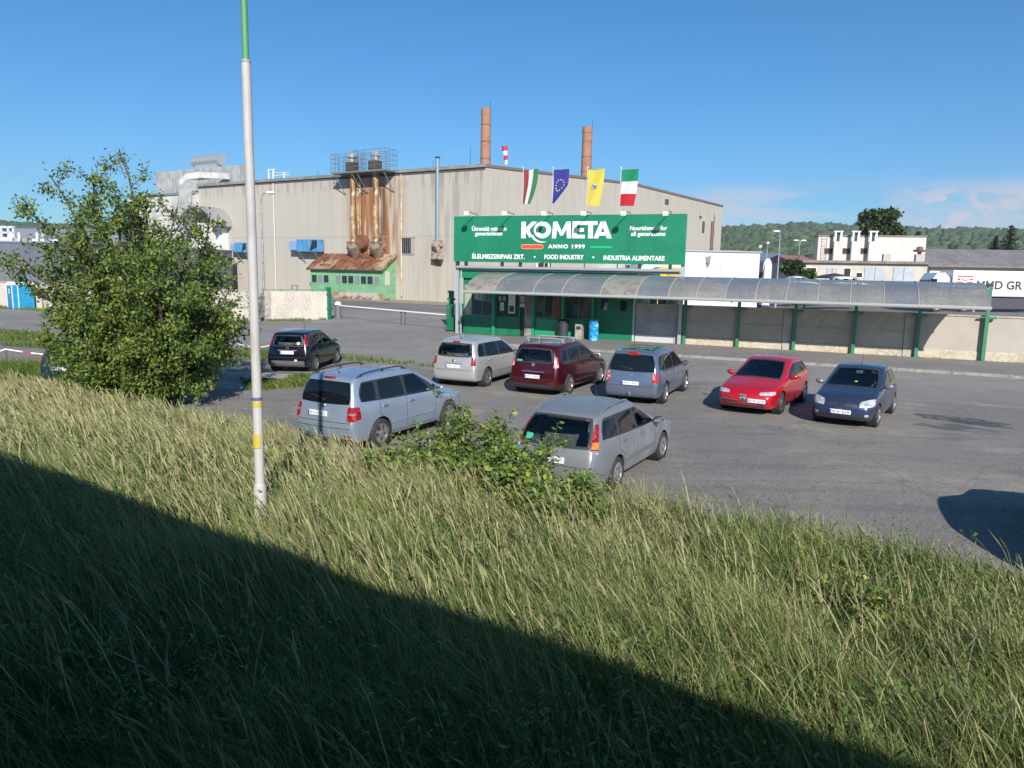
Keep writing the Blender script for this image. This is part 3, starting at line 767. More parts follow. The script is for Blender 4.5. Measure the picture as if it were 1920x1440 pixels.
# ------------------------------------------------------------------ entrance sign
def text_mesh(s, size, bold=0., width=None, spacing=1.):
    """flat letters from the built-in font, local x right / z up, thickness handled by the caller; returns MB centred on x"""
    cu = bpy.data.curves.new('t', 'FONT'); cu.body = s; cu.size = size; cu.offset = bold; cu.space_character = spacing
    cu.align_x = 'CENTER'; cu.extrude = .006; cu.resolution_u = 4
    o = bpy.data.objects.new('t', cu); COL.objects.link(o)
    dg = bpy.context.evaluated_depsgraph_get(); me = o.evaluated_get(dg).to_mesh()
    vs = [v.co.copy() for v in me.vertices]; fs = [tuple(p.vertices) for p in me.polygons]
    o.evaluated_get(dg).to_mesh_clear(); bpy.data.objects.remove(o); bpy.data.curves.remove(cu)
    x0 = min(v.x for v in vs); x1 = max(v.x for v in vs)
    k = (width / (x1 - x0)) if width else 1.
    mb = MB(); cx = (x0 + x1) / 2
    mb.add([((v.x - cx) * k, -v.z, v.y) for v in vs], fs)
    return mb
DS = -.5
sx0, sz1 = onf(FENCE, 852, 404, DS); sx1, sz1b = onf(FENCE, 1287.5, 404, DS)
_, sz0 = onf(FENCE, 852, 490, DS); _, sz0b = onf(FENCE, 1286, 497, DS)
SZ1, SZ0 = (sz1 + sz1b) / 2, (sz0 + sz0b) / 2
SW, SH = sx1 - sx0, SZ1 - SZ0
sg = thing('entrance_sign', 'wide green company sign board on grey steel posts above the gatehouse', 'sign', FENCE @ Matrix.Translation((sx0, DS, 0)))
SGREEN = mm('sign_green', (.008,.17,.085), .45, c2=(.012,.20,.105), scale=.35, c3=(.01,.185,.095), scale3=2, rvar=.1)
SWHITE = mm('sign_white', (.82,.82,.8), .45)
mb = MB(); mb.bbox(0, SW, 0, .14, SZ0, SZ1, .012); obj('board', mb, SGREEN, sg)
mb = MB(); mb.box(-.015, SW+.015, -.012, .15, SZ1+.001, SZ1+.02); mb.box(-.02, -.002, -.01, .15, SZ0, SZ1); mb.box(SW+.002, SW+.02, -.01, .15, SZ0, SZ1); obj('board_edge', mb, mm('edge_green', (.03,.3,.16), .4), sg)
mb = MB()
for i in range(1, 9): mb.box(SW*i/9-.006, SW*i/9+.006, -.0025, 0.001, SZ0+.01, SZ1-.01)
obj('board_seams', mb, mm('seam_green', (.006,.12,.06), .5), sg)
def sp(u, v):   # photo point on the board -> board coordinates
    x, z = onf(FENCE, u, v, DS); 
    # board rows follow its own straight edges
    top = sz1 + (sz1b - sz1) * (x - sx0) / SW; bot = sz0 + (sz0b - sz0) * (x - sx0) / SW
    return x - sx0, SZ0 + (z - bot) / (top - bot) * SH
def put(s, u0, u1, v0, v1, bold, caps=True, name='lettering', mt=SWHITE, up=.73, spacing=1.):
    xa, za = sp(u0, v0); xb, zb = sp(u1, v1)
    h = za - zb
    mb = text_mesh(s, h / up, bold * h, xb - xa, spacing)
    mb.v = [(x + (xa + xb) / 2, y - .008, z + zb) for x, y, z in mb.v]
    return obj(name, mb, mt, sg)
put('\u00daTRAVAL\u00d3'.capitalize() + ' minden', 885, 949.5, 423, 431.5, .028)
put('gener\u00e1ci\u00f3nak', 891, 943, 432.5, 440.5, .028)
put('Nourishment for', 1181.5, 1251, 424.5, 433, .028)
put('all generations', 1183.5, 1247.5, 435, 443.5, .028)
put('ANNO 1999', 1028, 1096.5, 458, 466, .055, spacing=1.25)
put('\u00c9LELMISZERIPARI ZRT.', 885.5, 984, 475.5, 485.5, .035)
put('FOOD INDUSTRY', 1021, 1094.5, 477.0, 486.5, .035)
put('INDUSTRIA ALIMENTARE', 1132, 1246, 478.8, 489.2, .035)
for u, v in ((1002.5, 481.5), (1112.5, 482.5)):
    x, z = sp(u, v); mb = MB(); mb.prism([(x-.07,z),(x,z-.06),(x+.08,z+.01),(x,z+.05)], 'y', -.012, -.002); obj('separator_mark', mb, SWHITE, sg)
def bar(u0, u1, v0, v1, mt, name, y=-.01, rnd_=True):
    xa, za = sp(u0, v0); xb, zb = sp(u1, v1); r = (za - zb) / 2 if rnd_ else .001; zc = (za + zb) / 2; pts = []
    for i in range(9): t = -PI/2 + PI*i/8; pts.append((xb - r + r*math.cos(t), zc + (za-zb)/2*math.sin(t)))
    for i in range(9): t = PI/2 + PI*i/8; pts.append((xa + r + r*math.cos(t), zc + (za-zb)/2*math.sin(t)))
    mb = MB(); mb.prism(pts, 'y', y, -.002); obj(name, mb, mt, sg)
bar(977, 1019, 457.5, 467, mm('logo_red_edge', (.75,.33,.2), .5), 'red_bar_edge', -.006)
bar(978, 1018, 458.8, 465.8, mm('logo_red', (.62,.07,.035), .5), 'red_bar', -.010)
bar(1107, 1147, 461.5, 465.8, mm('logo_green', (.01,.42,.15), .5), 'green_bar', -.010, False)
# big word: K O M E T A as built shapes
lx0, lz1 = sp(978, 415); lx1, lz0 = sp(1147, 447.5)
LH, LW = lz1 - lz0, lx1 - lx0
Lb = MB()
def Q(pts, y0=-.014, y1=-.002):   # pts in unit coordinates: x in letter-height units from the left, z 0..1
    k = LW / 5.14
    Lb.prism([(lx0 + a * k, lz0 + b * LH) for a, b in pts], 'y', y0, y1)
def ring(cx, cz, ro, ri, a0=0, a1=360, n=36, y0=-.014, y1=-.002, sx=1., ox=0, oz=0, taper=None):
    k = LW / 5.14; vs = []
    for i in range(n+1):
        t = R(a0 + (a1-a0)*i/n); f = i / n
        ri_ = ri if taper is None else ro - (ro - ri) * taper(f)
        for r, c_ in ((ro, (cx, cz)), (ri_, (cx+ox, cz+oz))):
            for y in (y0, y1): vs.append((lx0 + (c_[0] + r*math.cos(t)*sx) * k, y, lz0 + (c_[1] + r*math.sin(t)) * LH))
    fs = []
    for i in range(n):
        b = i*4; c_ = b+4
        fs += [(b, c_, c_+2, b+2), (b+1, b+3, c_+3, c_+1), (b, b+1, c_+1, c_), (b+2, c_+2, c_+3, b+3)]
    Lb.add(vs, fs)
Q([(0,0),(.26,0),(.26,1),(0,1)])                                  # K stem
Q([(.26,.44),(.26,.62),(.62,1),(.92,1),(.46,.5)])                 # K upper arm
Q([(.26,.60),(.46,.56),(.62,.14),(.50,.02),(.26,.42)])            # K lower arm, runs into the swoosh
ring(1.22,.46,.72,.60, 205, 292, 30, taper=lambda f: 1.15 * (1 - f) ** .6 + .02)   # swoosh under the O
ring(1.24,.5,.50,.24, 0, 360, 44)                                 # O
x = 1.80
Q([(x,0),(x+.24,0),(x+.28,.62),(x+.24,1),(x+.06,1)])              # M
Q([(x+.06,1),(x+.28,1),(x+.55,.42),(x+.48,.16)][::-1])
Q([(x+.82,1),(x+1.04,1),(x+.62,.16),(x+.48,.16),(x+.55,.42)][::-1])
Q([(x+.82,.62),(x+.86,0),(x+1.10,0),(x+1.04,1),(x+.84,1)])
x = 2.96
Q([(x,0),(x+.25,0),(x+.25,1),(x,1)])                              # E
for z0_, z1_, w__ in ((0,.21,.70),(.39,.60,.64),(.79,1,.70)): Q([(x+.25,z0_),(x+w__,z0_),(x+w__,z1_),(x+.25,z1_)])
x = 3.60
Q([(x,.78),(x+.74,.78),(x+.74,1),(x,1)]); Q([(x+.24,0),(x+.50,0),(x+.50,.78),(x+.24,.78)])   # T
x = 4.14
Q([(x,0),(x+.26,0),(x+.62,1),(x+.38,1)]); Q([(x+.38,1),(x+.62,1),(x+1.0,0),(x+.74,0)][::-1]); Q([(x+.22,.16),(x+.80,.16),(x+.74,.36),(x+.28,.36)])  # A
obj('logo_word', Lb, SWHITE, sg)
# posts, lower truss
for xx in (.12, SW-.1):
    mb = MB(); mb.box(xx-.09, xx+.09, .16, .34, 0.0, SZ0+.4)
    obj('post', mb, mm('post_grey', (.42,.47,.5), .45, .3), sg)
mb = MB()
mb.tube([(.36,.25,.0),(.36,.25,SZ0-.5)], .05, 8)
mb.tube([(.1,.05,SZ0-.32),(SW-.2,.05,SZ0-.32)], .085, 10); mb.tube([(.1,.3,SZ0-.45),(SW-.2,.3,SZ0-.45)], .05, 8)
obj('truss_tube', mb, mm('truss_grey', (.42,.46,.5), .4, .4), sg, smooth=True)
for xx in (.16,.75,3.1,4.25,5.6,SW-2.4,SW-.75):
    mb = MB(); mb.box(xx-.07, xx+.07, .02, .2, SZ0-.36, SZ0+.001); obj('hanger', mb, PLAST, sg)
for u in (875, 946, 1020, 1094, 1169, 1248):
    xl, zl = onf(FENCE, u, 400, DS - 1.2); xl -= sx0
    ls = MB(); ls.tube([(xl,.2,SZ1-.25),(xl,.12,SZ1+.12),(xl,-1.15,zl+.13)], .022, 6); arm = obj('lamp_arm', ls, PLAST, sg)
    ls = MB(); ls.bbox(xl-.13, xl+.13, -1.32, -1.08, zl-.13, zl+.11, .03); sp_ = obj('spotlight', ls, mm('lamp_white', (.75,.76,.78), .4), sg)
    ls = MB(); ls.box(xl-.10, xl+.10, -1.075, -1.065, zl-.1, zl+.08); obj('lamp_glass', ls, mm('lamp_glass_grey', (.3,.32,.33), .1), sp_)

# ------------------------------------------------------------------ flags behind the sign
def flag(u0, label, panels, w_, h_, shape, ztop, extra=None):
    x, zt = onf(FENCE, u0, 317, .6)
    t = thing('flagpole', label, 'flag', FENCE @ Matrix.Translation((x, .6, 0)), 'flags flying above the green sign')
    mb = MB(); mb.cyl((0,0,0),(0,0,zt+.08),.035,.022,n=10); mb.cyl((0,0,zt+.03),(.0,0,zt+.12),.04,n=8); mb.cyl((0,0,zt-.04),(w_,0,zt-.02),.014,n=6)
    obj('pole', mb, mm('pole_alu', (.6,.62,.64), .35, .5), t, smooth=True)
    nu, nv = 14, 20
    def P_(a, b, off=0.):   # a across 0..1, b down 0..1
        ww = shape(b)
        xx = .03 + w_ * a * ww + .03*math.sin(b*4); yy = -.0 + .10 * math.sin(a*5 + b*3.5) * (a*.7 + b*.3) + off
        return (xx, yy, zt - .03 - h_ * b)
    for pi, (name, a0, a1, b0, b1, c) in enumerate(panels):
        mb = MB(); vs = []; na = max(3, int(nu*(a1-a0))); nb = max(3, int(nv*(b1-b0)))
        for off in (-.004, .004):
            for i in range(na+1):
                for j in range(nb+1): vs.append(P_(a0+(a1-a0)*i/na, b0+(b1-b0)*j/nb, off))
        n1 = (na+1)*(nb+1); fs = []
        for i in range(na):
            for j in range(nb):
                q0 = i*(nb+1)+j; fs.append((q0,q0+1,q0+nb+2,q0+nb+1)); fs.append((n1+q0,n1+q0+nb+1,n1+q0+nb+2,n1+q0+1))
        mb.add(vs, fs); obj('flag_cloth', mb, mm('cloth_'+name, c, .8, trans=.25), t, smooth=80, fixn=False)
    if extra: extra(t, P_)
    return t
px = 1 / 33.5
def stars(t, P_):
    for k in range(12):
        a = .47 + .30*math.sin(k*PI/6); b = .47 - .165*math.cos(k*PI/6)
        c = Vector(P_(a, b, -.012)); mb = MB(); pts = []
        for i in range(10):
            r_ = .045 if i % 2 == 0 else .02; pts.append((c.x + r_*math.sin(i*PI/5), c.z + r_*math.cos(i*PI/5)))
        mb.prism(pts, 'y', c.y-.004, c.y+.008); obj('star', mb, mm('star_yellow', (.72,.66,.35), .7), t)
def crest(t, P_):
    c = Vector(P_(.48, .47, -.01)); g = random.Random(4)
    cols = [mm('crest_purple', (.2,.15,.35), .8, ), mm('crest_pink', (.6,.35,.33), .8), mm('crest_pale', (.65,.6,.6), .8)]
    for k in range(8):
        a = k*PI/4+.2; mb = MB(); pts = []
        for i in range(5): r_ = .055; pts.append((c.x + .13*math.cos(a)*1.15 + r_*math.cos(i*1.257), c.z + .12*math.sin(a) + r_*math.sin(i*1.257)))
        mb.prism(pts, 'y', c.y-.012, c.y+.002); obj('crest_petal', mb, cols[k % 3], t)
    mb = MB(); mb.prism([(c.x-.11,c.z-.06),(c.x-.04,c.z-.12),(c.x+.1,c.z-.1),(c.x+.12,c.z+.02),(c.x+.02,c.z+.08),(c.x-.07,c.z+.05)], 'y', c.y-.02, c.y-.0125); obj('crest_centre', mb, cols[0], t)
sh1 = lambda b: 1 - .55*b**1.5
flag(981, 'red white and green flag with vertical bands, leftmost above the sign', [('red',0,.34,0,1,(.33,.05,.05)),('white',.34,.66,0,1,(.75,.76,.76)),('green',.66,1,0,1,(.04,.22,.1))], .95, 1.95, sh1, 0)
flag(1037, 'blue flag with a ring of yellow stars above the sign', [('blue',0,1,0,1,(.05,.05,.32))], .98, 1.88, lambda b: 1-.25*b if b < .45 else max(.04, .8875-1.5*(b-.45)), 0, stars)
flag(1101.5, 'yellow flag with a small purple crest above the sign', [('yellow',0,1,0,1,(.72,.62,.10))], 1.0, 2.0, lambda b: 1 - .28*b, 0, crest)
flag(1164.5, 'green white and red flag with level bands, rightmost above the sign', [('green2',0,1,0,.33,(.01,.28,.13)),('white',0,1,.33,.67,(.75,.76,.76)),('red2',0,1,.67,1,(.55,.02,.03))], .98, 1.95, lambda b: 1 - .22*b, 0)

# ------------------------------------------------------------------ gatehouse
def ff(u, v, d=0.): return onf(FENCE, u, v, d)
def fxx(u, v=600, d=0.): return onf(FENCE, u, v, d)[0]
gx0, gx1 = fxx(868, 618), fxx(1188, 645)
gh = thing('gatehouse', 'low green metal gatehouse with dark windows beneath the curved canopy', 'gatehouse', FENCE)
mb = MB(); mb.box(gx0, gx1, .0, 5.2, .0, 3.35) ; obj('core_wall', mb, DGREEN, gh)
mb = MB(); mb.box(gx0-.15, gx1+.1, -.18, 5.4, 3.35, 3.95)
k = gx0
while k < gx1: mb.box(k, k+.05, -.215, -.18, 3.36, 3.94); k += .16
obj('roof_fascia', mb, mm('corrugated_green', (.012,.2,.10), .45), gh)
mb = MB(); mb.box(gx0-.3, gx1+.1, -.3, 5.5, 3.95, 4.02); obj('roof_edge', mb, mm('edge_dark', (.03,.05,.04), .5), gh)
FRM = mm('frame_green', (.02,.26,.12), .4); KICK = mm('kick_green', (.02,.27,.125), .4)
def bay(u0, u1, z0, z1, mt=None, mull=1, frame_=.05, name='window'):
    a, b = fxx(u0, 600), fxx(u1, 600)
    mb = MB(); mb.box(a, b, -.06, -.002, z0, z0+frame_); mb.box(a, b, -.06, -.002, z1-frame_, z1)
    for i in range(mull+1): xx = a + (b-a)*i/mull; mb.box(xx-frame_/2, xx+frame_/2, -.07, -.003, z0+.001, z1-.001)
    w_ = obj(name, mb, FRM, gh)
    mb = MB(); mb.box(a+frame_, b-frame_, -.03, -.004, z0+frame_, z1-frame_); obj('pane', mb, mt or mm('gate_glass', (.03,.045,.045), .06, spec=.8, c2=(.10,.10,.095), scale=1.0, lo=.45, hi=.6), w_)
    return w_
PALEG = mm('pale_seen_through', (.33,.35,.27), .3, c2=(.08,.1,.09), scale=1.6, lo=.5, hi=.58, stretch=(2,1,.2))
bay(870, 886, 1.12, 3.0, PALEG); bay(886, 924, 1.12, 3.0, PALEG, mull=2)
mb = MB(); a, b = fxx(888), fxx(922); mb.box(a, b, -.035, -.031, 1.18, 1.62); mb.prism([(a,1.62),(b,1.62),(b,1.78),(a+1.2,1.9),(a,2.1)], 'y', -.035, -.031); obj('window_interior_desk', mb, mm('desk_dark', (.03,.035,.05), .4), gh)
# three small notices lettered on the apron panel
for i, u in enumerate((893, 908, 919)):
    x, z = ff(u, 600); mb = MB()
    for r_ in range(2): mb.box(x-.22, x+.22, -.012, -.004, .86 - r_*.13, .93 - r_*.13)
    obj('notice_strip', mb, mm('notice_grey', (.35,.4,.38), .6, c2=(.05,.15,.1), scale=18, lo=.45, hi=.55), gh)
mb = MB(); mb.box(fxx(889), fxx(924), -.02, -.004, .62, .655); obj('ledge_strip', mb, mm('pale_strip', (.45,.6,.5), .5), gh)
# entrance: a flat dark sheet paints the shade of the recess
a, b = fxx(930), fxx(1000)
mb = MB(); mb.box(a, b, -.012, -.003, .0, 3.2); obj('entrance_recess_shade', mb, mm('recess_shade_dark', (.012,.03,.02), .4), gh)
mb = MB(); mb.bbox(a, a+(b-a)*.62, -.05, -.013, .03, 1.15, .01); mb.box(a+(b-a)*.36, a+(b-a)*.38, -.07, -.05, .03, 3.1); mb.box(a, a+.08, -.1, -.013, .0, 3.1); mb.box(a+(b-a)*.62, a+(b-a)*.66, -.09, -.013, 0, 3.1)
obj('door', mb, DGREEN, gh)
def paper(u0, v0, u1, v1, c, nm='notice', y=-.09):
    x0, z1 = ff(u0, v0, -.1); x1, z0 = ff(u1, v1, -.1); mb = MB(); mb.box(x0, x1, y, -.052, z0, z1)
    n_ = obj(nm, mb, mm('paper_%d' % int(c[0]*100), c, .6), gh)
    l_ = MB(); zz = z1 - .08
    while zz > z0 + .06: l_.box(x0+.04, x0+.04+(x1-x0-.08)*rnd.uniform(.5,1), y-.003, y, zz-.022, zz); zz -= .07
    obj('print_lines', l_, mm('print_grey', (.2,.2,.2), .6), n_)
paper(937.5, 567, 944.5, 582.5, (.55,.57,.5)); paper(935, 555, 940, 564, (.3,.33,.32)); paper(943, 555, 948, 564, (.3,.33,.32))
mb = MB(); x0, z1 = ff(954, 545, -.1); x1, z0 = ff(966, 588, -.1); mb.bbox(x0, x1, -.14, -.053, z0, z1, .02); ib = obj('intercom_cabinet', mb, mm('intercom_white', (.6,.62,.64), .4, .2), gh)
mb = MB(); mb.box(x0+.07, x1-.07, -.15, -.14, z0+.1, z0+.45); obj('screen', mb, PLAST, ib)
paper(974, 555, 983, 567, (.45,.45,.47)); paper(975, 569, 984, 576, (.62,.63,.64))
mb = MB(); x0, x1 = fxx(985.5), fxx(1000); mb.bbox(x0, x1, -.2, -.013, .0, 3.05, .015); obj('door_leaf', mb, mm('door_greywhite', (.26,.26,.25), .5, c2=(.15,.12,.11), scale=1.4, lo=.42, hi=.58), gh)
for u0, u1 in ((999.5, 1004), (1054, 1059.5), (1110.5, 1115.5), (925, 930)):
    mb = MB(); mb.bbox(fxx(u0), fxx(u1), -.24, -.075, .0, 3.3, .012); obj('pillar', mb, FRM, gh)
bay(1004, 1037, 1.15, 3.05, mull=2); bay(1059.5, 1110.5, 1.15, 3.05, mull=2)
mb = MB(); mb.box(fxx(1038), fxx(1051.5), -.1, -.004, 1.15, 2.55); obj('brick_pier', mb, mm('pier_brick', (.20,.075,.05), .8, c2=(.16,.06,.045), scale=5), gh)
mb = MB(); mb.bbox(fxx(1037.5), fxx(1052), -.3, -.004, 2.55, 3.05, .03); obj('wall_lamp', mb, mm('lamp_box', (.5,.52,.5), .4), gh)
for u0, u1 in ((870, 925), (1004, 1054), (1059.5, 1110.5)):
    a, b = fxx(u0), fxx(u1); mb = MB(); mb.bbox(a, b, -.075, -.003, .02, 1.12, .012); n_ = int((b-a)/.6)
    for i in range(1, n_): mb.box(a+(b-a)*i/n_-.008, a+(b-a)*i/n_+.008, -.08, -.075, .05, 1.1)
    obj('apron_panel', mb, KICK if u0 != 870 else DGREEN, gh)
a, b = fxx(1116), fxx(1186); mb = MB(); mb.bbox(a, b, -.075, -.003, .02, 3.2, .012)
for i in range(1, 4): mb.box(a+(b-a)*i/4-.006, a+(b-a)*i/4+.006, -.08, -.075, .05, 3.15)
obj('sheet_panel', mb, mm('sheet_green', (.008,.17,.08), .4), gh)
for u0, v0, u1, v1, mt in ((1128,561,1140,582,'a'), (1164.5,564,1175,583,'b')):
    x0, z1 = ff(u0, v0); x1, z0 = ff(u1, v1); mb = MB(); mb.box(x0-.04, x1+.04, -.10, -.082, z0-.04, z1+.04); wf = obj('window', mb, DGREEN, gh)
    mb = MB(); mb.box(x0, x1, -.106, -.10, z0, z1); obj('pane', mb, mm('small_pane', (.02,.035,.03), .08), wf)
    if mt == 'a': mb = MB(); mb.prism([(x0+.12,z0+.02),(x1-.02,z0+.02),(x1-.02,z1-.2),(x1-.15,z1-.12),(x0+.3,z0+.5)], 'y', -.11, -.107); obj('curtain', mb, mm('curtain_grey', (.4,.42,.4), .8), wf)
mb = MB(); mb.bbox(gx1-.10, gx1+.02, -.1, .3, 0, 3.3, .01); obj('corner_post', mb, mm('pale_green_post', (.35,.5,.42), .5), gh)

# ------------------------------------------------------------------ boundary wall to the right
m_wall = mat('speckled_wall_panel', (.42,.385,.335), .9, c2=(.35,.315,.27), scale=.45, lo=.36, hi=.66, c3=(.43,.385,.32), scale3=17, bump=.35, bscale=22)
m_wall_l = mat('wall_concrete', (.45,.40,.33), .9, c2=(.36,.32,.27), scale=.7, lo=.4, hi=.65, c3=(.5,.46,.38), scale3=8, bump=.3, bscale=20)
m_sunlit_foot = mat('wall_foot_sunlit', (.50,.44,.33), .92, c2=(.42,.36,.27), scale=1.2, c3=(.56,.5,.4), scale3=7, bump=.5, bscale=14)  # paler copy of the panel tone, paints the sunlit strip along the wall foot
bw = thing('boundary_wall', 'long speckled concrete panel wall with pilasters behind the green canopy posts', 'wall', FENCE)
posts = [fxx(u, v, -.15) for u, v in ((1282,648),(1378,655),(1482,661),(1596,666),(1714,674),(1841,682))]
pstep = (posts[-1] - posts[0]) / 5
pil = []
x = gx1 + .25; k = 0
pil = [posts[0] - .35 + i * pstep * 2 for i in range(0, 9)]
edges = [gx1 + .06] + pil
for i in range(len(edges) - 1):
    a, b = edges[i] + (.22 if i else 0), edges[i+1] - .22
    mb = MB(); mb.box(a, b, .0, .14, .50, 2.12); obj('panel', mb, mm('lavender_panel', (.36,.35,.35), .7, c2=(.28,.27,.29), scale=.9) if i == 0 else m_wall, bw)
    mb = MB(); mb.bbox(a, b, -.03, .2, .0, .52, .02); obj('plinth', mb, mm('grey_foot_sunlit', (.5,.48,.47), .85) if i == 0 else m_sunlit_foot, bw)  # base paler than the panel above: sunlight put into the colour
    mb = MB(); mb.bbox(a, b, -.05, .2, 2.12, 2.2, .015); obj('coping', mb, mm('coping_sand', (.46,.41,.33), .9, c2=(.36,.32,.26), scale=2), bw)
for p in pil:
    mb = MB(); mb.bbox(p-.215, p+.215, -.08, .24, .0, 2.22, .015); obj('pilaster', mb, mm('pilaster_concrete', (.42,.39,.35), .9, c2=(.33,.3,.27), scale=1.5, bump=.3), bw)

# ------------------------------------------------------------------ curved canopy over the pavement
cx0 = fxx(870, 539, -3.3); cx1 = fxx(1858, 585, -3.3)
cn = thing('walkway_canopy', 'long barrel-curved plastic canopy on green posts over the pavement', 'canopy', FENCE)
def arc(t):   # t 0 front edge .. 1 back edge
    a = R(14 + 84 * t)
    return (.35 - 3.85 * math.cos(R(14)) * 0 - 3.65 * (math.cos(a) - math.cos(R(98))) / (math.cos(R(14)) - math.cos(R(98))), 2.66 + (math.sin(a) - math.sin(R(14))) / (1 - math.sin(R(14))) * 1.04)
sheetc = {'tan': mat('canopy_sheet_tan', (.27,.255,.225), .32, c2=(.29,.27,.24), scale=.8, lo=.4, hi=.65, c3=(.18,.17,.155), scale3=2.6, rvar=.12, alpha=.93),
          'blue': mat('canopy_sheet_blue', (.16,.175,.195), .24, c2=(.21,.215,.22), scale=.8, lo=.4, hi=.65, c3=(.145,.155,.17), scale3=9, rvar=.1, alpha=.88),
          'grey': mat('canopy_sheet_grey', (.215,.215,.21), .28, c2=(.27,.265,.255), scale=.7, lo=.4, hi=.65, c3=(.19,.19,.185), scale3=9, rvar=.1, alpha=.82)}
bounds = [cx0] + [fxx(u, 550, -2.0) for u in (944, 1015, 1068, 1138, 1205, 1262)]
while bounds[-1] + pstep * .5 < cx1 - .4: bounds.append(bounds[-1] + pstep * .5)
bounds[-1] = cx1
kinds = ['tan','blue','blue','blue','tan','blue','grey'] + ['grey','blue','grey','grey','grey'] * 6
NT = 16
for i in range(len(bounds)-1):
    a, b = bounds[i] + .006, bounds[i+1] - .006; mb = MB(); vs = []
    for off in (0, .012):
        for j in range(NT+1):
            y, z = arc(j/NT); vs += [(a, y, z-off), (b, y, z-off)]
    n1 = 2*(NT+1); fs = []
    for j in range(NT): q0 = 2*j; fs += [(q0,q0+1,q0+3,q0+2), (n1+q0,n1+q0+2,n1+q0+3,n1+q0+1)]
    fs += [(0,n1,n1+1,1), (2*NT,2*NT+1,n1+2*NT+1,n1+2*NT)] + [(2*j,2*j+2,n1+2*j+2,n1+2*j) for j in range(NT)] + [(2*j+1,n1+2*j+1,n1+2*j+3,2*j+3) for j in range(NT)]
    mb.add(vs, fs); obj('roof_sheet', mb, sheetc[kinds[i]], cn, smooth=50)
m_purl = mm('purlin_grey', (.2,.2,.19), .5)
mb = MB()
for tt in (.0, .28, .55, .8, 1.):
    y, z = arc(tt); mb.box(cx0, cx1, y-.03, y+.03, z-.09, z-.02)
obj('purlin', mb, m_purl, cn)
mb = MB(); y, z = arc(0); mb.bbox(cx0-.02, cx1+.02, y-.05, y-.004, z-.05, z+.06, .01); obj('front_trim', mb, mm('trim_grey', (.36,.36,.34), .45), cn)
mb = MB()
for b in bounds[1:-1]:
    pts = [(b, *arc(j/10)) for j in range(11)]; mb.tube([(p[0], p[1], p[2]+.012) for p in pts], .02, 5)
obj('cover_strip', mb, mm('cover_strip', (.38,.37,.35), .4), cn)
ribx = [posts[0] + pstep * k for k in range(0, 6)]
extra_ = [posts[0] - pstep * k for k in range(1, 6)]
for p in ribx + extra_:
    if not (cx0 < p < cx1): continue
    mb = MB(); pts = [(p, arc(j/10)[0], arc(j/10)[1]-.13) for j in range(11)]; mb.tube(pts, .035, 6); obj('rib', mb, PGREEN, cn)
for p in ribx:
    mb = MB(); mb.box(p-.075, p+.075, -.28, -.13, .11, 3.55); po = obj('post', mb, PGREEN, cn)
    mb = MB(); mb.box(p-.07, p+.36, -.27, -.14, 2.06, 2.16); mb.box(p-.3, p-.08, -.25, -.16, 2.10, 2.16); mb.box(p-.16, p+.16, -.34, -.1, .105, .125); obj('cross_arm', mb, PGREEN, po)
# ------------------------------------------------------------------ bins by the gatehouse
def bin_at(u, v): 
    q = gp(u, v, .11); a, d = FL(q.x, q.y); return a, min(d, -.4)
a, d = bin_at(1049, 636)
t = thing('wheelie_bin', 'dark grey lidded bin standing against the green gatehouse wall', 'bin', FENCE @ Matrix.Translation((a, -.75, .11)))
mb = MB(); mb.lathe([(0,0),(.25,0),(.3,.95),(.27,.96)], n=20); obj('body', mb, mm('bin_grey', (.045,.045,.055), .5), t, smooth=True)
mb = MB(); mb.lathe([(.34,.93),(.34,1.0),(.2,1.08),(0,1.1)], n=20); obj('lid', mb, PLAST, t, smooth=True)
a, d = bin_at(1078, 638)
t = thing('litter_box', 'small pale concrete litter box between the dark bin and the blue barrel', 'litter box', FENCE @ Matrix.Translation((a, -.75, .11)))
mb = MB(); mb.bbox(-.2,.2,-.2,.2,0,.85,.02); obj('body', mb, mm('litter_concrete', (.34,.33,.29), .8, c2=(.25,.24,.21), scale=4), t)
mb = MB(); mb.box(-.13,.13,-.205,-.19,.55,.74); obj('opening', mb, PLAST, t)
a, d = bin_at(1102, 641)
t = thing('advertising_barrel', 'tall blue printed barrel beside the gatehouse wall', 'barrel', FENCE @ Matrix.Translation((a, -.95, .11)))
mb = MB(); mb.lathe([(0,0),(.24,0),(.26,.02),(.26,1.12),(.27,1.14),(.25,1.17),(0,1.17)], n=24)
obj('body', mb, mm('barrel_blue', (.01,.22,.55), .35, c2=(.55,.68,.75), scale=2.6, lo=.5, hi=.58, c3=(.02,.4,.7), scale3=5), t, smooth=True)

# ------------------------------------------------------------------ gate, barrier, left wall, toilets
def gpost(u, v, ztop, w_, label):
    q = gp(u, v); t = thing('gate_post', label, 'gate post', frame(q.x, q.y, FA), 'green posts of the vehicle gate')
    mb = MB(); mb.box(-w_/2, w_/2, -.1, .1, 0, ztop); obj('post', mb, DGREEN, t)
    mb = MB(); mb.box(-w_/2-.1, w_/2+.1, -.14, .14, ztop*.3, ztop*.36); mb.box(-w_/2-.1, w_/2+.1, -.14, .14, ztop*.75, ztop*.8); mb.box(-w_*.9, -w_/2, -.05, .05, ztop-.12, ztop); obj('bracket', mb, DGREEN, t)
gpost(617, 599, 2.35, .28, 'green gate post at the right end of the white wall')
gpost(846, 615, 2.45, .3, 'green gate post just left of the sign post')
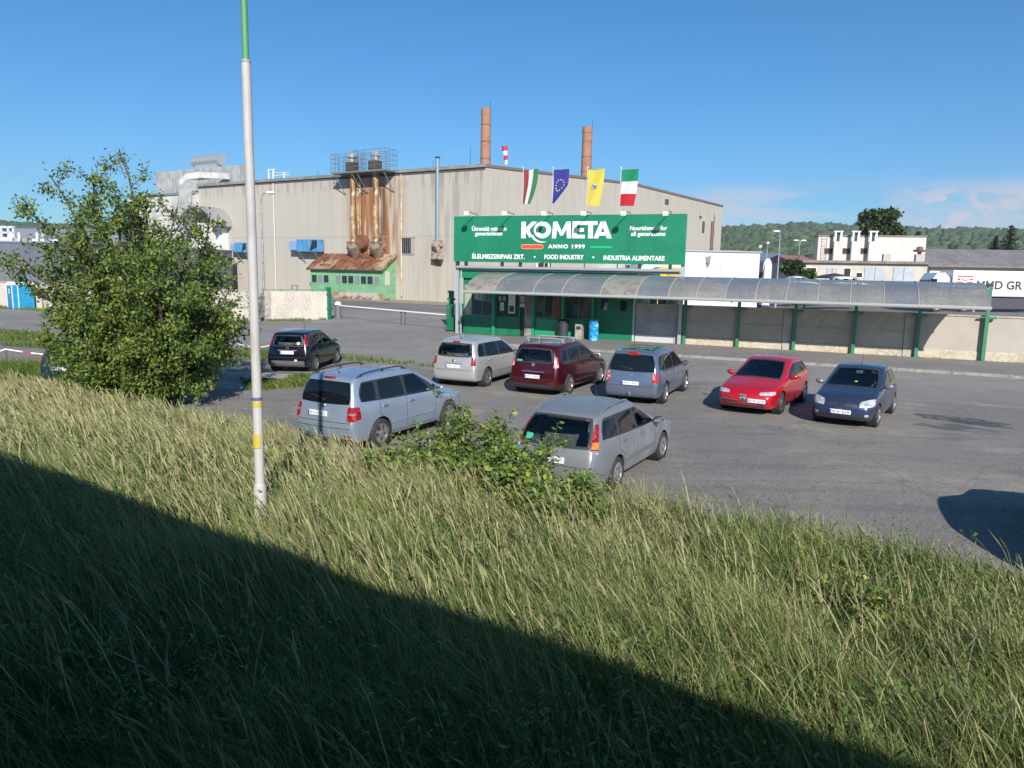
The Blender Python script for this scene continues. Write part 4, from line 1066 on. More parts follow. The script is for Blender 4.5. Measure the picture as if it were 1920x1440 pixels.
# sliding gate leaf parked right of the opening
q = gp(838, 622); q2 = gp(846, 618)
t = thing('gate_leaf', 'folded green gate leaf seen edge-on beside the sign post', 'gate', frame(q.x, q.y, FA + R(62)))
mb = MB(); mb.box(0,2.4,-.03,.03,.1,.35); mb.box(0,2.4,-.03,.03,.35,.9)
for i in range(9): mb.box(i*.3-.02,i*.3+.02,-.025,.025,.9,1.6)
mb.box(0,2.4,-.03,.03,1.6,1.68); obj('leaf', mb, DGREEN, t)
q = gp(634, 597); Mbo = frame(q.x, q.y, FA + R(-22))
t = thing('barrier_cabinet', 'grey rounded barrier cabinet with a white dome at the gate', 'barrier cabinet', Mbo)
mb = MB(); mb.lathe([(0,0),(.27,0),(.27,.06),(.24,.08),(.24,1.02),(0,1.02)], n=20); obj('body', mb, mm('cabinet_grey', (.14,.14,.15), .5), t, smooth=True)
mb = MB(); mb.lathe([(.25,1.02),(.25,1.1),(.17,1.24),(0,1.3)], n=20); obj('dome', mb, WHITE, t, smooth=True)
b0 = at(642, 572.5, q.y + .2); b1x, b1z = onf(Mbo, 838, 586.5, .05)
l0 = Mbo.inverted() @ b0
t = thing('boom_barrier', 'long white boom barrier lowered across the factory gate', 'barrier', Mbo @ Matrix.Translation((.2, .05, 0)))
mb = MB(); mb.bbox(0, b1x - .2, -.03, .03, .94, 1.02, .01); obj('boom', mb, mm('boom_white', (.82,.82,.82), .4), t)
hx, hz = onf(Mbo, 752, 585, .05)
mb = MB()
for dx in (0, .45): mb.cyl((hx-.2+dx, 0, .92), (hx-.2+dx, 0, 0.02), .025, n=6); mb.box(hx-.27+dx, hx-.13+dx, -.05, .05, .84, .92)
obj('pendulum_support', mb, PLAST, t)
# left compound wall
pL0 = gp(497, 601); pL1 = gp(617, 599)
lw = thing('white_wall', 'short pale concrete wall with green top rail left of the gate', 'wall', frame(pL0.x, pL0.y, math.atan2(pL1.y-pL0.y, pL1.x-pL0.x)))
Lw = (pL1 - pL0).length
m_pale = mat('pale_wall', (.52,.47,.40), .9, c2=(.42,.38,.33), scale=1.1, lo=.42, hi=.62, c3=(.58,.54,.47), scale3=8, bump=.3, bscale=20, stretch=(1,1,.4))
mb = MB(); mb.box(.42, Lw, .0, .15, .0, 2.05); obj('panel', mb, m_pale, lw)
mb = MB(); mb.box(-.02, .4, -.06, .2, 0, 2.1); obj('pilaster', mb, mm('pilaster_concrete', (.42,.39,.35), .9), lw)
mb = MB(); mb.box(-.2, Lw+.1, .03, .1, 2.14, 2.19); 
for k in range(5): mb.box(Lw*k/4-.02, Lw*k/4+.03, .04, .09, 2.05, 2.14)
mb.box(Lw*.42,Lw*.42+.06,.03,.1,2.19,2.5); mb.box(Lw*.5,Lw*.5+.06,.03,.1,2.19,2.5); mb.box(Lw*.42,Lw*.5+.06,.03,.1,2.44,2.5)
obj('top_rail', mb, PGREEN, lw)
pM0 = gp(-60, 572); pM1 = gp(490, 603)
cwl = thing('compound_wall', 'long beige compound wall running left behind the tree and toilets', 'wall', frame(pM0.x, pM0.y, math.atan2(pM1.y-pM0.y, pM1.x-pM0.x)))
Lm = (pM1 - pM0).length; n_ = int(Lm/3.2)
for i in range(n_):
    a, b = Lm*i/n_, Lm*(i+1)/n_
    mb = MB(); mb.box(a+.16, b-.16, .02, .14, .0, 2.0); obj('panel', mb, m_pale, cwl)
    mb = MB(); mb.box(a-.155, a+.155, -.04, .2, .0, 2.06); obj('pilaster', mb, mm('pilaster_concrete', (.42,.39,.35), .9), cwl)
mb = MB(); mb.box(-30, Lm, -.05, .2, 2.065, 2.13); obj('coping', mb, mm('coping_sand', (.46,.41,.33), .9), cwl)
mb = MB(); mb.box(-30, -.16, .02, .14, .0, 2.0); obj('panel', mb, m_pale, cwl)
for i, (u, lab) in enumerate(((35, 'blue portable toilet with white roof, left one of the pair'), (46, 'blue portable toilet with white roof, right one of the pair, nearer the tree'))):
    q = gp(u, 579.5); t = thing('portable_toilet', lab, 'portable toilet', frame(q.x, q.y, FA + R(-12)), 'portable toilets by the compound wall')
    blue = mm('toilet_blue', (.01,.25,.5), .4, c2=(.02,.3,.55), scale=1)
    s_ = 1.25 if i else 1.0
    mb = MB(); mb.bbox(-.5,.5,-.55,.6,.0,1.95,.05); obj('cabin', mb, blue, t)
    mb = MB(); 
    pts = [(-.53,1.95)] + [(-.53*math.cos(PI*k/10), 1.95+.26*math.sin(PI*k/10)) for k in range(1,10)] + [(.53,1.95)]
    mb.prism(pts, 'y', -.58, .63); obj('roof', mb, mm('toilet_white', (.75,.77,.78), .4), t)
    mb = MB(); mb.box(-.52,-.46,-.60,-.55,.0,1.98); mb.box(.46,.52,-.60,-.55,.0,1.98); mb.box(-.46,.46,-.60,-.555,1.9,1.98); obj('door_frame', mb, mm('toilet_white', (.75,.77,.78), .4), t)
    mb = MB(); mb.bbox(-.42,.42,-.585,-.552,.08,1.85,.01); dr = obj('door', mb, mm('toilet_door', (.02,.2,.45), .4), t)
    mb = MB(); mb.cyl((0,-.592,1.55),(0,-.588,1.55),.1,n=16); mb.cyl((0,-.592,1.33),(0,-.588,1.33),.11,n=16); obj('door_pictogram', mb, mm('picto_white', (.6,.7,.78), .5), dr)
# ------------------------------------------------------------------ tape fence on the verge
t = thing('barrier_tape', 'sagging red and white tape strung between thin stakes along the verge', 'barrier tape', Matrix.Identity(4))
def seg_tape(p, q_, name0='tape'):
    n_ = 14
    for i in range(n_):
        a = p.lerp(q_, i/n_); b = p.lerp(q_, (i+1)/n_); s0 = -.22*math.sin(PI*i/n_); s1 = -.22*math.sin(PI*(i+1)/n_)
        mb = MB(); mb.add([a+Vector((0,0,s0-.022)), b+Vector((0,0,s1-.022)), b+Vector((0,0,s1+.022)), a+Vector((0,0,s0+.022)), a+Vector((.0,.01,s0-.022)), b+Vector((0,.01,s1-.022)), b+Vector((0,.01,s1+.022)), a+Vector((0,.01,s0+.022))],
                          [(0,1,2,3),(7,6,5,4),(0,4,5,1),(3,2,6,7)])
        obj('tape', mb, mm('tape_red', (.5,.03,.04), .5) if i % 4 == 2 else mm('tape_white', (.75,.75,.75), .5), t)
st = [gp(-90, 690), gp(14, 690), gp(230, 690), gp(447, 676), gp(530, 668)]
for i, p in enumerate(st):
    mb = MB(); mb.cyl(p, p + Vector((0,0,.95)), .022, n=6); mb.cyl(p + Vector((0,0,.9)), p + Vector((0,0,1.0)), .03, n=6); obj('stake', mb, mm('stake_rust', (.12,.08,.06), .8), t)
for i in (0, 1, 2, 3): 
    if i == 2: continue
    seg_tape(st[i] + Vector((0,-.03,.7)), st[i+1] + Vector((0,-.03,.7)))

# ------------------------------------------------------------------ white line-side mast
q = gp(489, 962, 1.02); zb = float(zg(q.x, q.y))
pm = thing('white_mast', 'tall white mast with yellow bands and a thinner green upper tube in the grass', 'mast', Matrix.Translation((q.x, q.y, zb - .1)))
ztop = at(457, 115, q.y).z - zb + .1
mb = MB(); mb.cyl((0,0,0),(0,0,.9),.080,.074,n=24,cap=False); mb.cyl((0,0,.9),(0,0,ztop),.056,.050,n=24); mb.cyl((0,0,.86),(0,0,.92),.076,.058,n=24)
obj('lower_tube', mb, mm('mast_white', (.47,.45,.43), .6, c2=(.34,.32,.30), scale=3.0, lo=.45, hi=.7, stretch=(1,1,.3)), pm, smooth=True)
mb = MB(); mb.cyl((0,0,ztop),(0,0,ztop+2.6),.036,.034,n=20); obj('upper_tube', mb, mm('mast_green', (.09,.27,.10), .55), pm, smooth=True)
mb = MB(); mb.cyl((0,0,ztop-.015),(0,0,ztop+.015),.054,n=24); obj('collar', mb, mm('collar_grey', (.3,.3,.28), .6), pm, smooth=True)
def band(v0, v1, mt, nm, r=.0585, a0=0, a1=2*PI):
    z1 = at(470, v0, q.y).z - zb + .1; z0 = at(470, v1, q.y).z - zb + .1
    mb = MB(); mb.lathe([(r, z0),(r, z1)], n=24, a0=a0, a1=a1); obj(nm, mb, mt, pm, smooth=True)
band(752, 762, mm('band_yellow', (.5,.4,.06), .6), 'yellow_band')
band(744, 750, mm('band_blue', (.1,.11,.25), .6), 'blue_band', .058)
band(812, 838, mm('band_yellow', (.5,.4,.06), .6), 'yellow_plate', .066, R(150), R(310))
band(822, 832, mm('plate_grey', (.3,.3,.4), .5), 'plate_mark', .0675, R(188), R(225))
# ------------------------------------------------------------------ cars
def paint(name, c, metal=.6, rough=.3, flat=False):
    return mm(name, c, rough, metal, coat=.0 if flat else .6, c2=tuple(x*.93 for x in c), scale=1.2, rvar=.05)
LRED = mm('lamp_red', (.22,.008,.010), .08, spec=.7, c2=(.40,.05,.05), scale=14, lo=.5, hi=.6)
LCLR = mm('lamp_clear', (.55,.57,.6), .1, .3, c2=(.25,.27,.3), scale=9)
LAMB = mm('lamp_amber', (.6,.2,.03), .2)
CHR = mm('chrome', (.65,.66,.68), .15, .95)
ALLOY = mm('alloy', (.5,.51,.53), .28, .85)
TYRE = mm('tyre', (.03,.029,.028), .85, c2=(.09,.08,.07), scale=6, lo=.5, hi=.7)
PLATEW = mm('plate_white', (.74,.75,.76), .4)
PLATEB = mm('plate_blue', (.03,.08,.4), .4)
PMARK = mm('plate_mark', (.05,.05,.06), .5)
SEAM = mm('seam_dark', (.03,.03,.035), .6)
class Body:
    """lattice cage -> subdivided body; BVH for laying panes and lamps on its surface"""
    def __init__(s, P):
        s.P = P
        K = [-1, -.84, -.45, 0, .45, .84, 1]
        W = P['W'] / 2; V = []; idx = {}
        nc = len(P['cols'])
        wrow = P.get('wrow', [.93, .99, 1.0, .955, P.get('roofw', .76)])
        for i, c in enumerate(P['cols']):
            for j, xz in enumerate(c['p']):
                if xz is None: continue
                for k, kk in enumerate(K):
                    x, z = xz; y = kk * W * wrow[j] * c['w']
                    inner = 1 - kk * kk
                    if j == len(c['p']) - 1 or (j == 3 and len([q for q in c['p'] if q]) == 4):
                        z = z + (.045 if j == 4 else .07) * inner
                    if i == 0: x -= c.get('cv', .06) * inner
                    if i == nc - 1: x += c.get('cv', .13) * inner
                    if i == P['ws'][1] and j == 3: x += .12 * inner
                    if i == P['ws'][0] and j == 4: x += .06 * inner
                    idx[(i, j, k)] = len(V); V.append((x, y, z))
        F = []
        tb = P['ws'][0]
        loop = [(0, j) for j in range(5)] + [(i, 4) for i in range(1, tb + 1)] + [(i, 3) for i in range(P['ws'][1], nc)] + [(nc-1, j) for j in (2, 1, 0)] + [(i, 0) for i in range(nc-2, 0, -1)]
        for a in range(len(loop)):
            p, q_ = loop[a], loop[(a+1) % len(loop)]
            for k in range(6): F.append((idx[(*p, k)], idx[(*q_, k)], idx[(*q_, k+1)], idx[(*p, k+1)]))
        for k, fl in ((0, 1), (6, 0)):
            for i in range(nc-1):
                for j in range(3):
                    f = [idx[(i,j,k)], idx[(i+1,j,k)], idx[(i+1,j+1,k)], idx[(i,j+1,k)]]; F.append(tuple(f[::-1]) if not fl else tuple(f))
                if i < tb:
                    f = [idx[(i,3,k)], idx[(i+1,3,k)], idx[(i+1,4,k)], idx[(i,4,k)]]; F.append(tuple(f[::-1]) if not fl else tuple(f))
            f = [idx[(tb,3,k)], idx[(P['ws'][1],3,k)], idx[(tb,4,k)]]; F.append(tuple(f))
        me = bpy.data.meshes.new('b'); me.from_pydata(V, [], F)
        bm = bmesh.new(); bm.from_mesh(me); bmesh.ops.recalc_face_normals(bm, faces=bm.faces[:])
        cl = bm.edges.layers.float.get('crease_edge') or bm.edges.layers.float.new('crease_edge')
        bm.verts.ensure_lookup_table(); inv = {v: k for k, v in idx.items()}
        for e in bm.edges:
            a, b = inv[e.verts[0].index], inv[e.verts[1].index]
            if a[2] == b[2] and abs(K[a[2]]) == 1:
                if a[1] == 3 and b[1] == 3 and max(a[0], b[0]) <= P['ws'][1]: e[cl] = .35
                if a[1] == 4 and b[1] == 4: e[cl] = .3
                if a[1] == 0 and b[1] == 0: e[cl] = .3
        bm.to_mesh(me); bm.free()
        o = bpy.data.objects.new('b', me); COL.objects.link(o)
        sd = o.modifiers.new('s', 'SUBSURF'); sd.levels = 3; sd.render_levels = 3
        dg = bpy.context.evaluated_depsgraph_get(); em = o.evaluated_get(dg).to_mesh()
        s.v = [v.co.copy() for v in em.vertices]; s.f = [tuple(p.vertices) for p in em.polygons]
        o.evaluated_get(dg).to_mesh_clear()
        s.bvh = BVHTree.FromPolygons(s.v, s.f)
        # cut wheel arches
        r = P['wr'] + .055; cuts = []
        for xa in (0, P['wb']):
            for sy in (-1, 1):
                cm = MB(); cm.cyl((xa, sy * (W - .26), P['wr'] - .005), (xa, sy * (W + .2), P['wr'] - .005), r, n=36)
                cmm = bpy.data.meshes.new('c'); cmm.from_pydata(cm.v, [], cm.f); co = bpy.data.objects.new('c', cmm); COL.objects.link(co)
                bq = bmesh.new(); bq.from_mesh(cmm); bmesh.ops.recalc_face_normals(bq, faces=bq.faces[:]); bq.to_mesh(cmm); bq.free()
                mo = o.modifiers.new('x', 'BOOLEAN'); mo.object = co; mo.operation = 'DIFFERENCE'; mo.solver = 'EXACT'; cuts.append(co)
        dg = bpy.context.evaluated_depsgraph_get(); s.mesh = bpy.data.meshes.new_from_object(o.evaluated_get(dg)); s.mesh.name = 'body'
        for q_ in cuts + [o]: bpy.data.objects.remove(q_)
    def hit(s, p, d):
        d = Vector(d).normalized(); p = Vector(p)
        h = s.bvh.ray_cast(p - d * 2.0, d, 6)
        if h[0] is None:
            h = s.bvh.find_nearest(p)
        n = h[1]
        if n.dot(d) > 0: n = -n
        return h[0], n
    def patch(s, c4, d, off=.006, rnd_=.35, nu=8, nv=8, skirt=True, inset=.006):
        """c4: corners bl, br, tr, tl laid along direction d onto the body"""
        c4 = [Vector(c) for c in c4]; mb = MB(); g = []
        for j in range(nv+1):
            for i in range(nu+1):
                u, v = 2*i/nu - 1, 2*j/nv - 1
                uu = u * math.sqrt(1 - rnd_ * v * v / 2); vv = v * math.sqrt(1 - rnd_ * u * u / 2)
                a, b = (uu+1)/2, (vv+1)/2
                p = (c4[0]*(1-a) + c4[1]*a)*(1-b) + (c4[3]*(1-a) + c4[2]*a)*b
                h, n = s.hit(p, d); g.append((h, n))
        vs = [h + n * off for h, n in g]; w_ = nu + 1
        fs = [(j*w_+i, j*w_+i+1, (j+1)*w_+i+1, (j+1)*w_+i) for j in range(nv) for i in range(nu)]
        ring_ = [i for i in range(w_)] + [j*w_+nu for j in range(1, nv+1)] + [nv*w_+i for i in range(nu-1, -1, -1)] + [j*w_ for j in range(nv-1, 0, -1)]
        b0 = len(vs); vs += [g[i][0] - g[i][1] * inset for i in ring_]; m_ = len(ring_)
        fs += [(ring_[i], ring_[(i+1) % m_], b0 + (i+1) % m_, b0 + i) for i in range(m_)]
        mb.add(vs, fs); return mb
    def strip(s, pts, d, w_=.008, off=.002):
        """thin line laid on the body"""
        mb = MB(); vs = []; P_ = []
        for i in range(len(pts)-1):
            a, b = Vector(pts[i]), Vector(pts[i+1]); n_ = max(2, int((b-a).length/.08))
            for k in range(n_ + (i == len(pts)-2)): P_.append(a.lerp(b, k/n_))
        hs = [s.hit(p, d) for p in P_]
        for i, (h, n) in enumerate(hs):
            t = (hs[min(i+1, len(hs)-1)][0] - hs[max(i-1, 0)][0]).normalized(); q_ = t.cross(n).normalized() * w_ / 2
            vs += [h + n*off + q_, h + n*off - q_]
        mb.add(vs, [(2*i, 2*i+1, 2*i+3, 2*i+2) for i in range(len(hs)-1)]); return mb
    def wall(s, x, z, side):
        h, n = s.hit((x, side * 1.0, z), (0, -side, 0)); return h, n

def wheel(parent, x, side, r, wd, W, rim_r, spokes, style, steer=0):
    e = bpy.data.objects.new('wheel', None)
    y1 = side * (W/2 - .012); 
    mb = MB(); mb.lathe([(rim_r, -wd/2+.01),(r-.035,-wd/2),(r-.008,-wd/2+.025),(r,-wd/2+.05),(r,wd/2-.05),(r-.008,wd/2-.025),(r-.035,wd/2),(rim_r,wd/2-.01)], axis='y', n=36)
    T = obj('wheel', mb, TYRE, parent, smooth=60)
    T.location = (x, side * (W/2 - .012 - wd/2), r); T.rotation_euler = (0, 0, steer)
    mb = MB(); yo = side * (wd/2 - .012); s_ = side
    mb.lathe([(rim_r+.004, yo),(rim_r-.012, yo+s_*.004),(rim_r-.022, yo-s_*.02),(rim_r-.03, yo-s_*.09),(0,yo-s_*.10)], axis='y', n=32)
    rm = obj('rim', mb, ALLOY if style == 'alloy' else STEEL, T, smooth=40)
    mb = MB(); mb.lathe([(rim_r-.035, yo-s_*.075),(0,yo-s_*.08)], axis='y', n=24); obj('brake_disc', mb, PLAST, T)
    mb = MB()
    for k in range(spokes):
        a = 2*PI*k/spokes + .3; ca_, sa_ = math.cos(a), math.sin(a); wi, wo = (.035, .05) if style == 'alloy' else (.06, .085)
        pts = []
        for rr_, hw in ((.03, wi), (rim_r-.02, wo*.8)):
            for sg_ in (-1, 1): pts.append((rr_*ca_ - sg_*hw*sa_, rr_*sa_ + sg_*hw*ca_))
        y0, y2 = yo - s_*.03, yo - s_*.002
        vs = [(pts[i][0], y, pts[i][1]) for y in (y0, y2) for i in (0, 1, 3, 2)]
        mb.add(vs, [(0,1,2,3),(7,6,5,4),(0,4,5,1),(1,5,6,2),(2,6,7,3),(3,7,4,0)])
    mb.cyl((0, yo-s_*.04, 0), (0, yo+s_*.004, 0), .055, n=16)
    obj('spokes', mb, ALLOY if style == 'alloy' else mm('hubcap', (.33,.34,.35), .4, .4), T)
    bpy.data.objects.remove(e)
    return T

def plate(B, car, end):
    """number plate, rear ('r') or front ('f')"""
    x, y, z = B.P['plate_' + end]; d = (1,0,0) if end == 'r' else (-1,0,0)
    h, n = B.hit((x, y, z), d); sgn = -1 if end == 'r' else 1
    X = h.x + sgn * .012
    tilt = -sgn * n.z * .5 / max(abs(n.x), .3)
    mb = MB(); mb.bbox(-.012, .012, -.26, .26, -.056, .056, .006)
    p = obj('number_plate', mb, PLATEW, car); p.location = (X + sgn*.01, y, z); p.rotation_euler = (0, tilt, 0)
    mb = MB(); ys = .235 * (1 if end == 'r' else -1) ; mb.box(sgn*.0125-.001, sgn*.0125+.001, ys-.022, ys+.022, -.05, .05); obj('blue_band', mb, PLATEB, p)
    mb = MB(); sg2 = -1 if end == 'r' else 1
    for k in range(7):
        if k == 3: mb.box(sgn*.0125-.001, sgn*.0125+.001, -.012, .012, -.006, .006); continue
        yc = sg2 * (-.17 + k * .062); g = random.Random(k * 7 + int(x*100))
        mb.box(sgn*.0125-.001, sgn*.0125+.001, yc-.020, yc-.010, -.036, .036); mb.box(sgn*.0125-.001, sgn*.0125+.001, yc+.008, yc+.018, -.036 if g.random() < .5 else 0, .036)
        zz = g.choice((-.036, -.005, .026)); mb.box(sgn*.0125-.001, sgn*.0125+.001, yc-.009, yc+.007, zz, zz+.010)
    obj('plate_marks', mb, PMARK, p)

def quad_test(c4, d, k=.93):
    """inside test for points lying under a pane: the quad seen along d"""
    d = Vector(d).normalized(); a = d.orthogonal().normalized(); b = d.cross(a); c4 = [Vector(c) for c in c4]
    cc = sum(c4, Vector())/4; q = [((cc + (c-cc)*k).dot(a), (cc + (c-cc)*k).dot(b)) for c in c4]
    def f(p, n=None):
        if n is not None and n.dot(d) > -.05: return False
        x, y = p.dot(a), p.dot(b); sg = 0
        for i in range(4):
            x0, y0 = q[i]; x1, y1 = q[(i+1) % 4]; cr = (x1-x0)*(y-y0) - (y1-y0)*(x-x0)
            if sg == 0: sg = 1 if cr > 0 else -1
            elif cr*sg < 0: return False
        return True
    return f
def cut(mb, tests):
    mb.f = [f for f in mb.f if not any(t(sum((Vector(mb.v[i]) for i in f), Vector())/len(f)) for t in tests)]
    return mb
def interior(c, P):
    H_, W2 = P['H'], P['W']/2; zt = H_ - .24
    sm_ = mm('seat_fabric', (.17,.17,.18), .85, c2=(.12,.12,.13), scale=6)
    def seat(x, y, w_, zb, zt_, nm='seat'):
        mb = MB(); mb.bbox(x-.1, x+.42, y-w_/2, y+w_/2, zb-.15, zb+.02, .04)
        q0 = MB(); q0.bbox(-.06, .06, y-w_/2, y+w_/2, 0, zt_-zb-.17, .04); q0.xf(Matrix.Translation((x-.08, 0, zb)) @ Matrix.Rotation(R(-12),4,'Y')); mb.join(q0)
        o = obj(nm, mb, sm_, c, smooth=50)
        return o
    for sy in (-1, 1):
        s0 = seat(1.05, sy*W2*.42, .46, .62, zt); mb = MB(); mb.bbox(.84, .93, sy*W2*.42-.12, sy*W2*.42+.12, zt-.15, zt+.05, .035); obj('headrest', mb, sm_, s0, smooth=50)
    s1 = seat(.12, 0, W2*1.5, .62, zt)
    for k in (-1, 0, 1):
        mb = MB(); mb.bbox(-.09, -.0, k*W2*.5-.11, k*W2*.5+.11, zt-.15, zt+.02, .035); obj('headrest', mb, sm_, s1, smooth=50)
    xd = P['ws'][1]; xc = P['windscreen']['g'][0][0]
    mb = MB(); mb.bbox(xc-.75, xc-.12, -W2+.16, W2-.16, .55, P['windscreen']['g'][0][2]-.10, .05); d_ = obj('dashboard', mb, PLAST, c, smooth=50)
    mb = MB(); mb.lathe([(.17,-.012),(.19,0),(.17,.012),(.15,0),(.17,-.012)], axis='x', n=20); mb.xf(Matrix.Translation((xc-.84, W2*.42, P['windscreen']['g'][0][2]-.12)) @ Matrix.Rotation(R(-25),4,'Y')); obj('steering_wheel', mb, BLACK, d_, smooth=True)
def build_car(name, label, P, X, Y, ang, cat='car'):
    B = Body(P); W = P['W']; c = thing(name, label, cat, frame(X, Y, ang), 'cars parked on the worn asphalt lot')
    body = bpy.data.objects.new('body', B.mesh); COL.objects.link(body); body.parent = c
    B.mesh.materials.clear(); B.mesh.materials.append(P['paint']); B.mesh.polygons.foreach_set('use_smooth', [True]*len(B.mesh.polygons))
    B.mesh.polygons.foreach_set('material_index', [0]*len(B.mesh.polygons))
    try: B.mesh.set_sharp_from_angle(angle=R(38))
    except Exception: pass
    L_, H_ = P['L'], P['H']; wr = P['wr']
    tests = []; stests = {-1: [], 1: []}
    for sy in (-1, 1):
        for i, q_ in enumerate(P['sidewin']):
            if i in P.get('tint', ()): continue
            t_ = quad_test([(x, sy, z) for x, z in q_], (0, -sy, 0)); tests.append(t_); stests[sy].append(t_)
    rclear = P.get('glass', GLASS) is GLASSL
    rt = [quad_test(P['rearwin'], (1,0,0))] if rclear else []
    wt_ = [quad_test(P['windscreen']['g'], (-1,0,-.55))]
    tests += rt + wt_
    bmc = bmesh.new(); bmc.from_mesh(B.mesh); bmc.normal_update()
    dele = [f for f in bmc.faces if f.calc_center_median().z > .8 and any(t_(f.calc_center_median(), f.normal) for t_ in tests)]
    bmesh.ops.delete(bmc, geom=dele, context='FACES'); bmc.to_mesh(B.mesh); bmc.free()
    interior(c, P)
    # underbody and arch liners
    mb = MB()
    for xa in (0, P['wb']):
        for sy in (-1, 1): mb.lathe([(wr+.05, sy*(W/2-.035)), (wr+.05, sy*(W/2-.255)), (0, sy*(W/2-.256))], o=(xa,0,wr-.005), axis='y', n=28)
    mb.box(-P['ro']+.25, P['wb']+P['fo']-.25, -W/2+.28, W/2-.28, .17, .3)
    obj('underbody', mb, BLACK, c)
    for xa in (0, P['wb']):
        for sy in (-1, 1): wheel(c, xa, sy, wr, P.get('tw', .2), W, P.get('rim', wr*.66), P.get('spokes', 5), P.get('wstyle', 'alloy'), P.get('steer', 0) if xa else 0)
    gm = GCLEAR if rclear else GLASS; gs = GCLEAR
    # glasshouse: dark band + panes
    for sy in (-1, 1):
        D = (0, -sy, 0)
        for q_ in P.get('band', []):
            obj('window_surround', cut(B.patch([(x, sy, z) for x, z in q_], D, off=.003, rnd_=P.get('brnd', .25), nu=60, nv=20), stests[sy]), PLAST, c, smooth=60, fixn=True)
        for i, q_ in enumerate(P['sidewin']):
            obj('side_window', B.patch([(x, sy, z) for x, z in q_], D, off=.008, rnd_=P.get('wrnd', .22), nu=10, nv=8), GLASS if i in P.get('tint', ()) else gs, c, smooth=60)
        # doors: seams, handles
        for q_ in P['seams']: obj('door_seam', B.strip([(x, sy, z) for x, z in q_], D, .012, .0022), SEAM, c)
        for (x, z) in P['handles']:
            h, n = B.wall(x, z, sy); mb = MB(); mb.bbox(-.09, .09, -.016, .016, -.012, .012, .006); mb.bbox(-.055,.055,-.004,.004,-.03,.03,.003)
            o = obj('door_handle', mb, P.get('handle_mat', P['paint']), c); o.location = h + n*.018
        if 'sidetrim' in P: obj('side_trim', B.patch([(x, sy, z) for x, z in P['sidetrim']], D, off=.012, rnd_=.1, nu=20, nv=2), P.get('trimmat', P['paint']), c, smooth=50)
        # mirror
        mx, mz = P['mirror']; h, n = B.wall(mx, mz, sy)
        mb = MB(); bm = bmesh.new(); bmesh.ops.create_uvsphere(bm, u_segments=14, v_segments=10, radius=1)
        mb.add([(v.co.x*.065*(1.0 if v.co.x > 0 else .35), v.co.y*.115, v.co.z*.075 + .02*v.co.y*sy) for v in bm.verts], [[v.index for v in f.verts] for f in bm.faces]); bm.free()
        mi = obj('wing_mirror', mb, P.get('mirrormat', P['paint']), c, smooth=True); mi.location = (h.x + .04, sy*(abs(h.y) + .13), mz + .03)
        mb = MB(); mb.tube([(0, -sy*.17, -.05), (0, -sy*.03, -.03)], .025, 6); mb2 = mb
        obj('mirror_arm', mb2, PLAST, mi)
        mb = MB(); mb.add([(-.026, -.085, -.05), (-.026, .085, -.05), (-.026, .085, .05), (-.026, -.085, .05)], [(0,1,2,3)]); obj('mirror_glass', mb, CHR, mi)
        # lamps
        for nm_, c4, d, mt_, r_ in P['lamps']:
            cc = [(x, y*sy, z) for x, y, z in c4]; dd = (d[0], d[1]*sy, d[2])
            obj(nm_, B.patch(cc, dd, off=.012, rnd_=r_, nu=8, nv=8, inset=.01), mt_, c, smooth=60)
        if 'rails' in P:
            x0, x1, yy = P['rails']; pts = []
            for k in range(13):
                x = x0 + (x1-x0)*k/12; h, n = B.hit((x, sy*yy, 3), (0,0,-1)); lift = .055 * min(1, math.sin(PI*k/12)*3.2)
                pts.append(h + Vector((0,0,lift-.004)))
            mb = MB(); mb.tube(pts, .016, 8); 
            for k in (1, 6, 11): mb.box(pts[k].x-.03, pts[k].x+.03, pts[k].y-.012, pts[k].y+.012, pts[k].z-.07, pts[k].z)
            obj('roof_rail', mb, P.get('railmat', PLAST), c, smooth=50)
    for q_ in P.get('top_marks', []): pass
    if 'rearwin' in P:
        obj('rear_window_surround', cut(B.patch(P['rearwin_s'], (1,0,0), off=.003, rnd_=.25, nu=40, nv=20), rt), P.get('rwsur', PLAST), c, smooth=60)
        obj('rear_window', B.patch(P['rearwin'], (1,0,0), off=.008, rnd_=.28, nu=12, nv=8), gm, c, smooth=60)
        q_ = P['rearwin']; zb = q_[0][2]
        h, n = B.hit((-3, 0, zb+.05), (1,0,0)); h2, n2 = B.hit((-3, .36, zb+.13), (1,0,0))
        mb = MB(); mb.tube([h+n*.02, h2+n2*.022], [.012,.008], 6); mb.cyl(h+n*.0, h+n*.035, .025, n=10); obj('rear_wiper', mb, PLAST, c)
    ws = P['windscreen']
    obj('windscreen_surround', cut(B.patch(ws['s'], (-1,0,-.55), off=.003, rnd_=.15, nu=40, nv=24), wt_), PLAST, c, smooth=60)
    obj('windscreen', B.patch(ws['g'], (-1,0,-.55), off=.008, rnd_=.2, nu=14, nv=8), GCLEAR, c, smooth=60)
    plate(B, c, 'r'); plate(B, c, 'f')
    ro, W2 = P['ro'], W/2
    for q_ in P.get('rear_seams', []): obj('tailgate_seam', B.strip(q_, (1,0,0), .012, .0025), SEAM, c)
    if P.get('hood_seam', True):
        xn = P['wb'] + P['fo']; xc = ws['g'][0][0]
        obj('bonnet_seam', B.strip([(xc-.02, W2*.80, 2), (xn-.42, W2*.74, 2), (xn-.26, W2*.5, 2), (xn-.22, 0, 2), (xn-.26, -W2*.5, 2), (xn-.42, -W2*.74, 2), (xc-.02, -W2*.80, 2)], (0,0,-1), .011, .0025), SEAM, c)
    for nm_, c4, d, mt_, r_ in P.get('extras', []): obj(nm_, B.patch(c4, d, off=.010, rnd_=r_, nu=10, nv=5, inset=.008), mt_, c, smooth=50)
